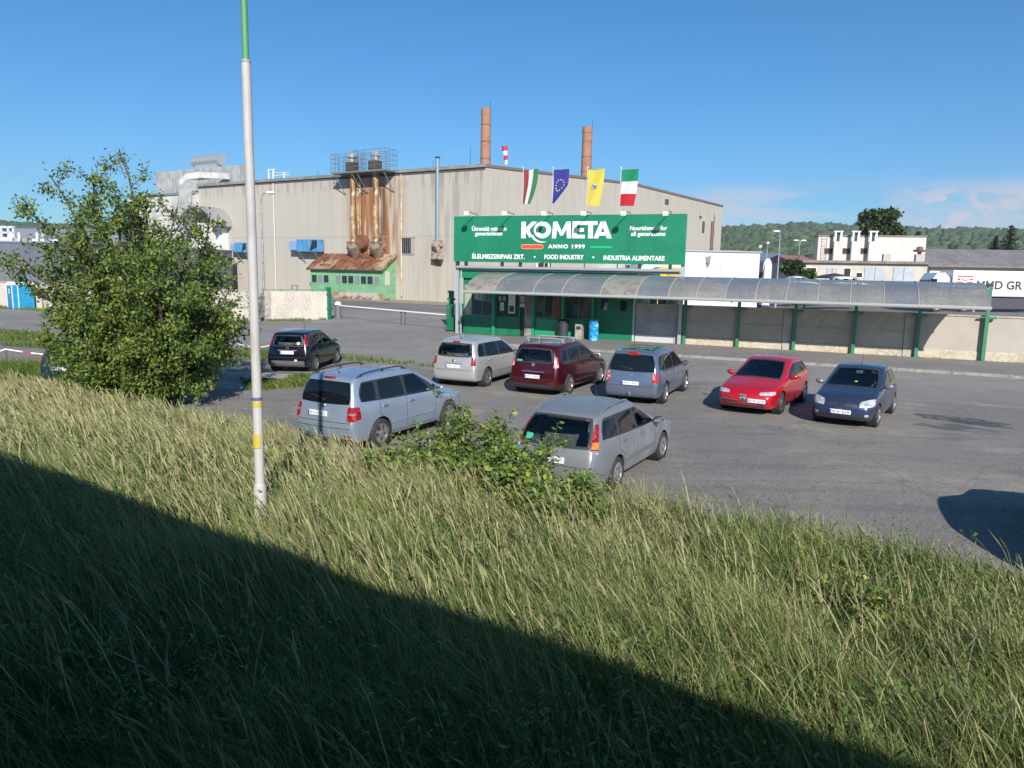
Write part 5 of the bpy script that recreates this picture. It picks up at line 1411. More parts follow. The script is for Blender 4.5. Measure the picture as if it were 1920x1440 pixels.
    # badge
    for end, d in (('r', (1,0,0)), ('f', (-1,0,0))):
        if 'badge_'+end in P:
            z, rr_ = P['badge_'+end]; h, n = B.hit((-3 if end == 'r' else 9, 0, z), d); mb = MB(); mb.cyl(h - n*.01, h + n*.014, rr_, n=18); mb.cyl(h + n*.014, h + n*.018, rr_*.72, n=18)
            obj('badge', mb, CHR, c, smooth=40)
    h, n = B.hit((P.get('ant', -.2), 0, 3), (0,0,-1)); mb = MB(); mb.tube([h, h+Vector((-.14,0,.32))], [.008,.004], 6); mb.cyl(h, h+Vector((0,0,.025)), .02, n=8)
    obj('aerial', mb, PLAST, c)
    return c, B

def cage(ro, wb, fo, H, zs, belt_r, belt_f, tail_top, roof_f, ws_base, hood_f, nose, xr=None, tailz=None, wl=None, rear_belt=None, drop=.05, zroofr=None):
    """columns of the lattice from the key side-view measurements"""
    xn = wb + fo; x0 = -ro
    zrr = zroofr or H - drop
    cols = [
        {'w': .90, 'p': [(x0+.06, zs), (x0, .42), (x0+.005, .66), ((rear_belt or x0+.09), belt_r), (tail_top, zrr-.03)]},
        {'w': .965, 'p': [(x0+.28, zs), (x0+.27, .42), (x0+.27, .68), (x0+.32, belt_r), (tail_top+.22, zrr)]},
        {'w': .99, 'p': [(-.10, zs), (-.10, .42), (-.10, .68), (-.05, belt_r-.005), (max(tail_top+.55, .0), H-.018)]},
        {'w': 1., 'p': [(.55, zs), (.55, .42), (.55, .68), (.55, (belt_r*2+belt_f)/3), (.55, H)]},
        {'w': 1., 'p': [(1.15, zs), (1.15, .42), (1.15, .68), (1.15, (belt_r+belt_f*2)/3), (1.05, H-.012)]},
        {'w': 1., 'p': [(roof_f+.15, zs), (roof_f+.15, .42), (roof_f+.15, .68), (roof_f+.25, belt_f), (roof_f, H-.075)]},
        {'w': .985, 'p': [(ws_base, zs), (ws_base, .42), (ws_base, .68), (ws_base, belt_f+.0)]},
        {'w': .96, 'p': [((ws_base+xn)/2, zs), ((ws_base+xn)/2, .42), ((ws_base+xn)/2, .66), ((ws_base+xn)/2+.02, (belt_f*.45+hood_f*.55))]},
        {'w': .92, 'p': [(xn-.22, zs), (xn-.20, .40), (xn-.20, .60), (xn-.25, hood_f)]},
        {'w': .80, 'p': [(xn-.08, zs+.0), (xn, .38), (xn-.01, .54), (xn-.07, nose)]},
    ]
    return cols
def rect_rear(x, yb, yt, zb, zt): return [(x, yb, zb), (x, -yb, zb), (x, -yt, zt), (x, yt, zt)]

def mpv(paintm, **k):
    P = dict(W=1.794, H=1.63, L=4.41, ro=.89, wb=2.678, fo=.84, wr=.315, paint=paintm, ws=(5, 6), roofw=.76)
    P.update(k); ro, wb, fo, H = P['ro'], P['wb'], P['fo'], P['H']
    P['cols'] = cage(ro, wb, fo, H, .22, P.get('br', 1.0), P.get('bf', .98), P.get('tt', -ro+.22), P.get('rf', 1.50), P.get('wsb', 2.55), .80, .66)
    return P
# --- 1: light blue silver minivan, nearest left
y5 = .66
P = mpv(paint('paint_blue_silver', (.36,.44,.54), .55, .3), br=1.02, spokes=5, wr=.325,
    band=[[(-.66,1.07),(2.30,.99),(1.42,1.50),(-.50,1.50)]],
    sidewin=[[(-.62,1.09),(-.12,1.08),(-.10,1.47),(-.46,1.46)], [(.0,1.075),(.88,1.06),(.84,1.49),(.02,1.48)], [(.98,1.055),(1.98,1.01),(1.42,1.47),(.95,1.49)], [(2.05,1.005),(2.32,1.0),(2.12,1.13),(2.05,1.17)]],
    tint=(0, 1), seams=[[(-.02,1.04),(-.02,.75),(.22,.62),(.36,.38)], [(.93,1.03),(.93,.34)], [(2.05,.98),(2.12,.75),(2.05,.36)], [(.36,.30),(2.05,.30)]],
    handles=[(.16,.92),(1.12,.90)], handle_mat=CHR, mirror=(2.02,1.03), sidetrim=[(.42,.50),(2.0,.50),(2.0,.54),(.42,.54)],
    rearwin_s=rect_rear(-1, .70, .60, 1.03, 1.50), rearwin=rect_rear(-1, .665, .565, 1.06, 1.47), rwsur=GLASS,
    windscreen={'s': [(2.62,.74,1.0),(2.62,-.74,1.0),(1.50,-.60,1.54),(1.50,.60,1.54)], 'g': [(2.56,.70,1.03),(2.56,-.70,1.03),(1.56,-.56,1.51),(1.56,.56,1.51)]},
    plate_r=(-1, .12, .82), plate_f=(4, 0, .42), badge_r=(.99, .05), badge_f=(.62, .05), rails=(-.5, 1.25, .60), ant=-.35,
    lamps=[('tail_light', [(-.9,.66,.70),(-.9,.86,.70),(-.9,.86,1.00),(-.9,.66,1.00)], (1,-.35,0), LRED, .2), ('tail_light', [(-.82,.9,.72),(-.66,.9,.74),(-.68,.9,.99),(-.82,.9,1.0)], (.35,-1,0), LRED, .2),
           ('tail_light_clear', [(-.9,.68,.83),(-.9,.86,.83),(-.9,.86,.865),(-.9,.68,.865)], (1,-.35,0), LCLR, .2),
           ('headlight', [(3.5,.45,.66),(3.3,.80,.66),(3.2,.80,.80),(3.45,.45,.78)], (-1,-.4,0), LCLR, .4)],
    rear_seams=[[(-1,.72,.66),(-1,.72,1.0)],[(-1,.72,.66),(-1,-.72,.66)],[(-1,-.72,.66),(-1,-.72,1.0)],[(-1,.80,.54),(-1,-.80,.54)]],
    extras=[('brake_light', [(-.7,.16,1.545),(-.7,-.16,1.545),(-.6,-.16,1.57),(-.6,.16,1.57)], (1,0,-.4), LRED, .1), ('bumper_reflector', [(-.9,.55,.36),(-.9,.75,.36),(-.9,.75,.40),(-.9,.55,.40)], (1,0,0), LRED, .2),
            ('bumper_reflector', [(-.9,-.55,.36),(-.9,-.75,.36),(-.9,-.75,.40),(-.9,-.55,.40)], (1,0,0), LRED, .2), ('lower_bumper', [(-.9,.74,.23),(-.9,-.74,.23),(-.9,-.74,.32),(-.9,.74,.32)], (1,0,0), PLAST, .1)])
CARS = {}
CARS['touran'] = build_car('parked_minivan', 'light blue silver minivan with tinted rear windows and black roof rails, nearest', P, -3.60, 16.55, R(61.8), 'minivan')
# --- 2: pale silver minivan back row left
P = mpv(paint('paint_pale_silver', (.52,.52,.51), .5, .32), W=1.80, H=1.60, ro=.82, wb=2.703, fo=.94, L=4.467, br=.98, bf=.96, spokes=7, wr=.315,
    band=[[(-.60,1.03),(2.28,.97),(1.40,1.47),(-.40,1.47)]],
    sidewin=[[(-.55,1.05),(-.14,1.05),(-.12,1.43),(-.36,1.42)], [(-.02,1.045),(.86,1.03),(.82,1.46),(.02,1.45)], [(.96,1.025),(2.15,.99),(1.42,1.43),(.93,1.46)]],
    glass=GLASSL, seams=[[(-.05,1.0),(-.05,.75),(.2,.62),(.36,.38)], [(.91,1.0),(.91,.34)], [(2.05,.95),(2.12,.72),(2.05,.36)]],
    handles=[(.12,.90),(1.10,.88)], mirror=(2.02,1.01), mirrormat=mm('mirror_pale', (.6,.6,.6), .25, .4), sidetrim=[(.42,.48),(2.0,.48),(2.0,.54),(.42,.54)],
    rearwin_s=rect_rear(-1, .70, .60, 1.02, 1.48), rearwin=rect_rear(-1, .66, .56, 1.05, 1.45),
    windscreen={'s': [(2.60,.74,.98),(2.60,-.74,.98),(1.50,-.60,1.51),(1.50,.60,1.51)], 'g': [(2.54,.70,1.01),(2.54,-.70,1.01),(1.56,-.56,1.48),(1.56,.56,1.48)]},
    plate_r=(-1, 0, .72), plate_f=(4, 0, .40), badge_r=(.90, .045), badge_f=(.6, .05), ant=-.3,
    lamps=[('tail_light', [(-.9,.70,.76),(-.9,.88,.76),(-.85,.84,1.03),(-.85,.70,1.03)], (1,-.5,0), LRED, .3), ('headlight', [(3.5,.45,.66),(3.3,.80,.66),(3.2,.80,.80),(3.45,.45,.78)], (-1,-.4,0), LCLR, .4)],
    rear_seams=[[(-1,.74,.60),(-1,.74,1.0)],[(-1,.66,.60),(-1,-.66,.60)],[(-1,-.74,.60),(-1,-.74,1.0)]],
    extras=[('brake_light', [(-.7,.14,1.515),(-.7,-.14,1.515),(-.6,-.14,1.54),(-.6,.14,1.54)], (1,0,-.4), LRED, .1), ('chrome_strip', [(-.9,.32,.80),(-.9,-.32,.80),(-.9,-.32,.815),(-.9,.32,.815)], (1,0,0), CHR, .1)])
CARS['zafL'] = build_car('parked_minivan', 'pale silver minivan with clear glass in the back row, left of the maroon one', P, -1.61, 25.47, R(64.9), 'minivan')
# --- 3: maroon minivan with roof bars
P = mpv(paint('paint_maroon', (.075,.006,.012), .45, .22), W=1.845, H=1.62, ro=.89, wb=2.77, fo=.90, L=4.56, br=1.02, bf=.99, spokes=5, wr=.335,
    band=[[(-.55,1.08),(2.40,1.00),(1.46,1.49),(-.40,1.47)]],
    sidewin=[[(-.48,1.11),(-.08,1.09),(-.06,1.44),(-.34,1.41)], [(.04,1.08),(.90,1.06),(.86,1.47),(.06,1.46)], [(1.0,1.055),(2.25,1.01),(1.48,1.46),(.97,1.48)]],
    glass=GLASSL, seams=[[(.0,1.04),(.0,.76),(.25,.62),(.4,.38)], [(.95,1.03),(.95,.34)], [(2.1,.98),(2.16,.75),(2.1,.36)]],
    handles=[(.18,.93),(1.14,.91)], mirror=(2.08,1.04), mirrormat=mm('mirror_pale', (.6,.6,.6), .25, .4), sidetrim=[(.5,.40),(2.05,.40),(2.05,.43),(.5,.43)], trimmat=CHR,
    rearwin_s=rect_rear(-1, .70, .56, 1.04, 1.49), rearwin=rect_rear(-1, .66, .53, 1.07, 1.46), rails=(-.42, 1.25, .61), railmat=mm('rail_grey', (.2,.2,.2), .4, .5),
    windscreen={'s': [(2.66,.74,1.01),(2.66,-.74,1.01),(1.50,-.60,1.54),(1.50,.60,1.54)], 'g': [(2.60,.70,1.04),(2.60,-.70,1.04),(1.56,-.56,1.51),(1.56,.56,1.51)]},
    plate_r=(-1, 0, .62), plate_f=(4, 0, .40), badge_r=(.98, .055), badge_f=(.62, .05), ant=-.3,
    lamps=[('tail_light', [(-.9,.70,.90),(-.9,.92,.92),(-.75,.78,1.24),(-.75,.72,1.24)], (1,-.6,0), mm('lamp_rose', (.5,.12,.13), .1, .2, c2=(.65,.45,.43), scale=6), .3), ('headlight', [(3.5,.45,.66),(3.3,.80,.66),(3.2,.80,.82),(3.45,.45,.80)], (-1,-.4,0), LCLR, .4)],
    rear_seams=[[(-1,.74,.56),(-1,.74,.98)],[(-1,.70,.55),(-1,-.70,.55)],[(-1,-.74,.56),(-1,-.74,.98)]],
    extras=[('chrome_strip', [(-.9,.40,.76),(-.9,-.40,.76),(-.9,-.40,.785),(-.9,.40,.785)], (1,0,0), CHR, .1), ('lower_bumper', [(-.9,.78,.23),(-.9,-.78,.23),(-.9,-.78,.38),(-.9,.78,.38)], (1,0,0), PLAST, .1),
            ('bumper_reflector', [(-.9,-.5,.42),(-.9,-.72,.42),(-.9,-.72,.45),(-.9,-.5,.45)], (1,0,0), LRED, .2),
            ('parking_sticker', [(-.8,.60,1.06),(-.8,.40,1.06),(-.8,.40,1.12),(-.8,.60,1.12)], (1,0,0), mm('sticker_green', (.1,.35,.25), .5), .1)])
c_, B_ = build_car('parked_minivan', 'maroon minivan carrying roof bars, between the pale silver and the blue grey ones', P, 1.05, 24.18, R(62.9), 'minivan')
CARS['scenic'] = (c_, B_)
for xx in (.0, .85):
    mb = MB(); mb.bbox(xx-.035, xx+.035, -.66, .66, 1.73, 1.765, .01); mb.box(xx-.03, xx+.03, -.64, -.58, 1.62, 1.73); mb.box(xx-.03, xx+.03, .58, .64, 1.62, 1.73); obj('roof_bar', mb, mm('bar_alu', (.6,.62,.62), .35, .6), c_)
# --- 4: blue grey minivan with glass roof
P = mpv(paint('paint_blue_grey', (.17,.21,.29), .55, .28), W=1.80, H=1.60, ro=.82, wb=2.703, fo=.94, L=4.467, br=.98, bf=.96, spokes=5, wr=.325,
    band=[[(-.60,1.03),(2.28,.97),(1.40,1.47),(-.40,1.47)]],
    sidewin=[[(-.55,1.05),(-.14,1.05),(-.12,1.43),(-.36,1.42)], [(-.02,1.045),(.86,1.03),(.82,1.46),(.02,1.45)], [(.96,1.025),(2.15,.99),(1.42,1.43),(.93,1.46)]],
    tint=(0,1), sglass=GLASSL, seams=[[(-.05,1.0),(-.05,.75),(.2,.62),(.36,.38)], [(.91,1.0),(.91,.34)], [(2.05,.95),(2.12,.72),(2.05,.36)]],
    handles=[(.12,.90),(1.10,.88)], handle_mat=CHR, mirror=(2.02,1.01), mirrormat=PLAST, sidetrim=[(.42,.48),(2.0,.48),(2.0,.54),(.42,.54)],
    rearwin_s=rect_rear(-1, .72, .61, .99, 1.49), rearwin=rect_rear(-1, .70, .59, 1.01, 1.47), rwsur=GLASS,
    windscreen={'s': [(2.60,.74,.98),(2.60,-.74,.98),(1.50,-.60,1.51),(1.50,.60,1.51)], 'g': [(2.54,.70,1.01),(2.54,-.70,1.01),(1.56,-.56,1.48),(1.56,.56,1.48)]},
    plate_r=(-1, 0, .66), plate_f=(4, 0, .40), badge_r=(.88, .045), badge_f=(.6, .05), ant=-.45,
    lamps=[('tail_light', [(-.9,.66,.70),(-.9,.90,.70),(-.85,.84,1.0),(-.85,.72,1.0)], (1,-.5,0), mm('lamp_red_clear', (.4,.03,.03), .1, .1, c2=(.6,.4,.4), scale=7, lo=.52, hi=.6), .3), ('headlight', [(3.5,.45,.66),(3.3,.80,.66),(3.2,.80,.80),(3.45,.45,.78)], (-1,-.4,0), LCLR, .4)],
    rear_seams=[[(-1,.74,.58),(-1,.74,.98)],[(-1,.66,.58),(-1,-.66,.58)],[(-1,-.74,.58),(-1,-.74,.98)]],
    extras=[('brake_light', [(-.7,.17,1.50),(-.7,-.17,1.50),(-.55,-.17,1.56),(-.55,.17,1.56)], (1,0,-.5), LRED, .1), ('chrome_strip', [(-.9,.32,.75),(-.9,-.32,.75),(-.9,-.32,.765),(-.9,.32,.765)], (1,0,0), CHR, .1),
            ('glass_roof', [(-.25,.50,3),(-.25,-.50,3),(1.30,-.50,3),(1.30,.50,3)], (0,0,-1), GLASS, .15)])
c_, B_ = build_car('parked_minivan', 'blue grey minivan with black rear glass and a dark glass roof', P, 3.86, 22.83, R(64.8), 'minivan')
CARS['zafB'] = (c_, B_)
h, n = B_.hit((-3,0,.3), (1,0,0)); mb = MB(); mb.tube([(h.x+.1,0,.3),(h.x-.09,0,.3),(h.x-.1,0,.36)], .02, 8); mb.lathe([(0,.05),(.03,.03),(.03,-.02),(0,-.03)], o=(h.x-.1,0,.38), n=12); obj('tow_ball', mb, STEEL, c_, smooth=True)
# --- 5: grey estate
P = dict(W=1.74, H=1.47, L=4.49, ro=1.0, wb=2.54, fo=.92, wr=.295, ws=(5, 6), roofw=.78, paint=mm('paint_faded_grey', (.24,.255,.28), .42, .4, c2=(.35,.36,.38), scale=.9, lo=.5, hi=.7, coat=.2), spokes=8, wstyle='steel', rvar=.1)
P['cols'] = cage(1.0, 2.54, .92, 1.47, .20, .93, .90, -.60, 1.12, 2.28, .74, .60, drop=.07, rear_belt=-.90)
P.update(band=[[(-.62,.99),(2.05,.92),(1.12,1.36),(-.42,1.35)]],
    sidewin=[[(-.60,1.0),(.05,.985),(.06,1.31),(-.40,1.30)], [(.17,.98),(.92,.965),(.84,1.335),(.18,1.325)], [(1.02,.96),(1.98,.93),(1.12,1.33),(.94,1.34)]],
    glass=GLASSL, seams=[[(.11,.96),(.1,.72),(.30,.60),(.38,.36)], [(.97,.94),(.98,.32)], [(1.95,.90),(2.0,.68),(1.94,.34)]],
    handles=[(.30,.86),(1.16,.84)], handle_mat=CHR, mirror=(1.85,.95), mirrormat=PLAST, sidetrim=[(.40,.44),(1.9,.44),(1.9,.52),(.40,.52)], trimmat=mm('trim_greyed', (.15,.16,.17), .55),
    rearwin_s=rect_rear(-1, .73, .60, .86, 1.37), rearwin=rect_rear(-1, .69, .57, .90, 1.34), rails=(-.45, .95, .62), railmat=P['paint'],
    windscreen={'s': [(2.36,.72,.92),(2.36,-.72,.92),(1.10,-.58,1.39),(1.10,.58,1.39)], 'g': [(2.30,.68,.95),(2.30,-.68,.95),(1.16,-.55,1.36),(1.16,.55,1.36)]},
    plate_r=(-1.1, 0, .66), plate_f=(4, 0, .42), badge_r=(.79, .04), badge_f=(.58, .05), ant=.9,
    lamps=[('tail_light', [(-.95,.70,.84),(-.95,.86,.84),(-.62,.70,1.27),(-.62,.63,1.27)], (1,-.45,0), LRED, .2), ('indicator_light', [(-.95,.72,.88),(-.95,.86,.88),(-.87,.82,.99),(-.87,.70,.99)], (1,-.45,0), LAMB, .2),
           ('reverse_light', [(-.97,.70,.79),(-.97,.86,.79),(-.95,.84,.86),(-.95,.72,.86)], (1,-.45,0), LCLR, .3), ('headlight', [(3.4,.42,.60),(3.2,.78,.60),(3.1,.78,.72),(3.35,.42,.70)], (-1,-.4,0), LCLR, .4)],
    rear_seams=[[(-1.1,.74,.56),(-1.1,.74,.84)],[(-1.1,.74,.56),(-1.1,-.74,.56)],[(-1.1,-.74,.56),(-1.1,-.74,.84)]],
    extras=[('parking_sticker', [(-.8,.58,.93),(-.8,.44,.93),(-.8,.44,1.03),(-.8,.58,1.03)], (1,0,0), mm('sticker_teal', (.05,.42,.3), .5), .2)])
CARS['marea'] = build_car('parked_estate_car', 'faded grey estate car with a dark tailgate, nearest the bushes in the middle', P, 1.22, 13.75, R(60.3), 'estate car')
# --- 6: small black car by the verge
P = mpv(paint('paint_navy_black', (.008,.010,.022), .35, .2), W=1.71, H=1.50, ro=.745, wb=2.485, fo=.79, L=4.02, br=.95, bf=.93, rf=1.30, wsb=2.25, spokes=7, wstyle='steel', wr=.295,
    band=[[(-.45,1.02),(2.05,.95),(1.22,1.39),(-.30,1.37)]],
    sidewin=[[(-.42,1.04),(-.1,1.03),(-.08,1.33),(-.28,1.31)], [(.0,1.02),(.76,1.0),(.74,1.37),(.02,1.36)], [(.86,1.0),(1.95,.965),(1.24,1.35),(.84,1.375)]],
    glass=GLASSL, seams=[[(-.05,.97),(-.05,.72),(.2,.6),(.34,.36)], [(.81,.97),(.81,.34)], [(1.85,.92),(1.9,.7),(1.85,.36)]],
    handles=[(.1,.86),(.98,.85)], mirror=(1.8,.97), handle_mat=PLAST,
    rearwin_s=rect_rear(-1, .60, .52, .98, 1.38), rearwin=rect_rear(-1, .57, .49, 1.0, 1.36),
    windscreen={'s': [(2.32,.70,.95),(2.32,-.70,.95),(1.28,-.56,1.42),(1.28,.56,1.42)], 'g': [(2.26,.66,.98),(2.26,-.66,.98),(1.34,-.53,1.39),(1.34,.53,1.39)]},
    plate_r=(-1, 0, .76), plate_f=(4, 0, .40), badge_r=(.92, .05), badge_f=(.58, .05), ant=1.1,
    lamps=[('tail_light', [(-.7,.64,.98),(-.7,.78,.98),(-.55,.68,1.40),(-.55,.60,1.40)], (1,-.5,0), LRED, .2), ('headlight', [(3.1,.42,.62),(2.95,.76,.62),(2.85,.76,.76),(3.05,.42,.74)], (-1,-.4,0), LCLR, .4)],
    rear_seams=[[(-1,.66,.58),(-1,-.66,.58)]],
    extras=[('chrome_strip', [(-.9,.36,.83),(-.9,-.36,.83),(-.9,-.36,.845),(-.9,.36,.845)], (1,0,0), mm('strip_pale', (.4,.4,.4), .4, .4), .1), ('lower_bumper', [(-.9,.78,.24),(-.9,-.78,.24),(-.9,-.78,.46),(-.9,.78,.46)], (1,0,0), mm('bumper_grey', (.11,.11,.12), .55), .1),
            ('round_sticker', [(-.8,-.34,1.04),(-.8,-.46,1.04),(-.8,-.46,1.14),(-.8,-.34,1.14)], (1,0,0), mm('sticker_white', (.6,.6,.55), .5), .9), ('round_sticker', [(-.9,-.28,.44),(-.9,-.38,.44),(-.9,-.38,.52),(-.9,-.28,.52)], (1,0,0), mm('sticker_white', (.6,.6,.55), .5), .9)])
CARS['fusion'] = build_car('parked_small_car', 'small black upright hatchback parked alone at the grass verge on the left', P, -8.17, 28.1, R(85.), 'hatchback')
# --- 7: red hatch
P = dict(glass=GLASSL, W=1.73, H=1.42, L=4.17, ro=.75, wb=2.546, fo=.87, wr=.31, ws=(5, 6), roofw=.75, paint=mm('paint_red', (.46,.006,.02), .28, .15, coat=.8), spokes=5, steer=R(14))
P['cols'] = cage(.75, 2.546, .87, 1.42, .20, .96, .90, -.28, 1.22, 2.26, .73, .60, drop=.09, rear_belt=-.62)
P.update(band=[[(-.30,1.02),(2.02,.93),(1.12,1.32),(.0,1.29)]],
    sidewin=[[(-.22,1.03),(.56,1.0),(.60,1.29),(.05,1.26)], [(.68,.99),(1.95,.945),(1.12,1.29),(.66,1.305)]],
    seams=[[(.62,.98),(.6,.34)], [(1.95,.90),(2.02,.68),(1.95,.34)]], handles=[(.78,.86)], mirror=(1.80,.95),
    rearwin_s=rect_rear(-1, .62, .52, 1.0, 1.30), rearwin=rect_rear(-1, .58, .48, 1.02, 1.28),
    windscreen={'s': [(2.36,.70,.92),(2.36,-.70,.92),(1.18,-.54,1.35),(1.18,.54,1.35)], 'g': [(2.30,.66,.95),(2.30,-.66,.95),(1.26,-.51,1.32),(1.26,.51,1.32)]},
    plate_r=(-1, 0, .58), plate_f=(4, .36, .44), badge_f=(.70, .045), ant=-.1,
    lamps=[('tail_light', [(-.7,.45,.86),(-.6,.80,.86),(-.55,.80,.94),(-.7,.45,.94)], (1,-.3,0), LRED, .3),
           ('headlight', [(3.4,.40,.585),(3.15,.78,.60),(3.1,.78,.70),(3.35,.40,.665)], (-1,-.35,0), mm('headlamp_bright', (.62,.63,.66), .12, .25, c2=(.35,.35,.38), scale=11), .5)],
    extras=[('grille', [(3.4,-.11,.60),(3.4,.11,.60),(3.4,.035,.34),(3.4,-.035,.34)][::-1], (-1,0,0), mm('grille_chrome', (.10,.10,.10), .3, .5, c2=(.5,.5,.5), scale=1, stretch=(1,1,34), lo=.48, hi=.52), .3),
            ('air_intake', [(3.4,-.62,.36),(3.4,-.14,.36),(3.4,-.14,.41),(3.4,-.62,.42)], (-1,0,0), PLAST, .3), ('air_intake', [(3.4,.14,.36),(3.4,.66,.36),(3.4,.66,.42),(3.4,.14,.41)], (-1,0,0), PLAST, .3),
            ('air_intake', [(3.4,-.6,.26),(3.4,.6,.26),(3.4,.6,.31),(3.4,-.6,.31)], (-1,0,0), PLAST, .3), ('chrome_strip', [(3.4,-.64,.425),(3.4,-.14,.415),(3.4,-.14,.43),(3.4,-.64,.44)], (-1,0,0), CHR, .1)])
CARS['alfa'] = build_car('parked_hatchback', 'bright red hatchback facing the camera with a narrow pointed grille', P, 8.42, 23.64, R(-124.2), 'hatchback')
# --- 8: dark blue hatch
P = dict(glass=GLASSL, W=1.64, H=1.41, L=3.81, ro=.62, wb=2.472, fo=.72, wr=.29, ws=(5, 6), roofw=.77, paint=paint('paint_dark_blue', (.045,.065,.13), .5, .24), spokes=6, wstyle='steel')
P['cols'] = cage(.62, 2.472, .72, 1.41, .20, .94, .92, -.30, 1.18, 2.12, .76, .62, drop=.06, rear_belt=-.55)
P.update(band=[[(-.32,1.0),(1.98,.95),(1.10,1.32),(-.12,1.30)]],
    sidewin=[[(-.28,1.02),(.16,1.01),(.18,1.28),(-.08,1.27)], [(.26,1.0),(.86,.99),(.82,1.31),(.27,1.30)], [(.95,.985),(1.92,.96),(1.10,1.29),(.92,1.31)]],
    seams=[[(.20,.97),(.2,.7),(.36,.36)], [(.90,.96),(.90,.34)], [(1.88,.92),(1.92,.7),(1.86,.36)]], handles=[(.32,.86),(1.06,.85)], mirror=(1.78,.96), mirrormat=mm('mirror_grey', (.2,.21,.23), .2, .3),
    rearwin_s=rect_rear(-1, .58, .50, .98, 1.32), rearwin=rect_rear(-1, .54, .46, 1.0, 1.30),
    windscreen={'s': [(2.26,.68,.93),(2.26,-.68,.93),(1.12,-.54,1.35),(1.12,.54,1.35)], 'g': [(2.20,.64,.96),(2.20,-.64,.96),(1.20,-.51,1.32),(1.20,.51,1.32)]},
    plate_r=(-1, 0, .58), plate_f=(4, 0, .43), badge_f=(.60, .05), ant=.9,
    lamps=[('tail_light', [(-.6,.60,.74),(-.55,.78,.74),(-.5,.76,.92),(-.6,.60,.90)], (1,-.4,0), LRED, .3),
           ('headlight', [(3.2,.40,.55),(2.95,.76,.59),(2.8,.74,.78),(3.1,.42,.70)], (-1,-.35,0), mm('headlamp_bright', (.62,.63,.66), .12, .25, c2=(.35,.35,.38), scale=11), .4)],
    extras=[('grille', [(3.2,-.38,.56),(3.2,-.08,.575),(3.2,-.08,.65),(3.2,-.38,.64)], (-1,0,0), PLAST, .3), ('grille', [(3.2,.08,.575),(3.2,.38,.56),(3.2,.38,.64),(3.2,.08,.65)], (-1,0,0), PLAST, .3),
            ('air_intake', [(3.2,-.5,.28),(3.2,.5,.28),(3.2,.46,.36),(3.2,-.46,.36)], (-1,0,0), PLAST, .3), ('fog_lamp', [(3.2,-.66,.33),(3.2,-.56,.32),(3.2,-.56,.39),(3.2,-.66,.4)], (-1,.2,0), LCLR, .5), ('fog_lamp', [(3.2,.66,.33),(3.2,.56,.32),(3.2,.56,.39),(3.2,.66,.4)], (-1,-.2,0), LCLR, .5),
            ('dashboard_note', [(2.0,.05,1.04),(2.0,.13,1.04),(1.95,.13,1.08),(1.95,.05,1.08)], (-1,0,-.55), mm('note_yellow', (.55,.42,.08), .6), .8)])
CARS['clio'] = build_car('parked_hatchback', 'small dark blue hatchback facing the camera to the right of the red car', P, 10.42, 21.96, R(-124.9), 'hatchback')
# --- 9: half hidden teal car left, 10: car out of frame to the right whose shadow reaches the lot
def clone(src, label, X, Y, ang, newpaint, name=None):
    c, B = CARS[src]; n = copy_tree(c, frame(X, Y, ang), label)
    for ch in n.children:
        if ch.data and ch.data.materials and ch.name.startswith('body'):
            ch.data = ch.data.copy(); ch.data.materials[0] = newpaint
    if name: n.name = name
    return n
clone('clio', 'dark teal hatchback mostly hidden behind the leafy tree on the left', -14.1, 24.0, R(82), paint('paint_teal', (.02,.06,.085), .4, .25), 'parked_hatchback')
clone('zafL', 'minivan at the right edge whose shadow falls across the asphalt', 8.2, 8.91, R(66), paint('paint_dark_silver', (.2,.2,.21), .5, .3))
for o in list(bpy.data.objects):
    pass
# ------------------------------------------------------------------ vegetation
M_GRASS = mat('tall_grass_blades', (.12,.14,.04), .65, attr='tint', trans=.22, spec=.12)
M_LEAF = mat('leaf_green', (.06,.10,.02), .5, attr='tint', trans=.32, spec=.35)
M_BARK = mat('bark', (.11,.085,.065), .9, c2=(.06,.05,.04), scale=5, bump=.5, bscale=18)
def vnoise(x, y, s, seed):
    """smooth value noise 0..1"""
    g = np.random.default_rng(seed).random((64, 64)); X_ = x / s; Y_ = y / s
    xi = np.floor(X_).astype(int); yi = np.floor(Y_).astype(int); fx_ = X_ - xi; fy_ = Y_ - yi
    fx_ = fx_*fx_*(3-2*fx_); fy_ = fy_*fy_*(3-2*fy_)
    def G(a, b): return g[a % 64, b % 64]
    return (G(xi,yi)*(1-fx_)+G(xi+1,yi)*fx_)*(1-fy_) + (G(xi,yi+1)*(1-fx_)+G(xi+1,yi+1)*fx_)*fy_
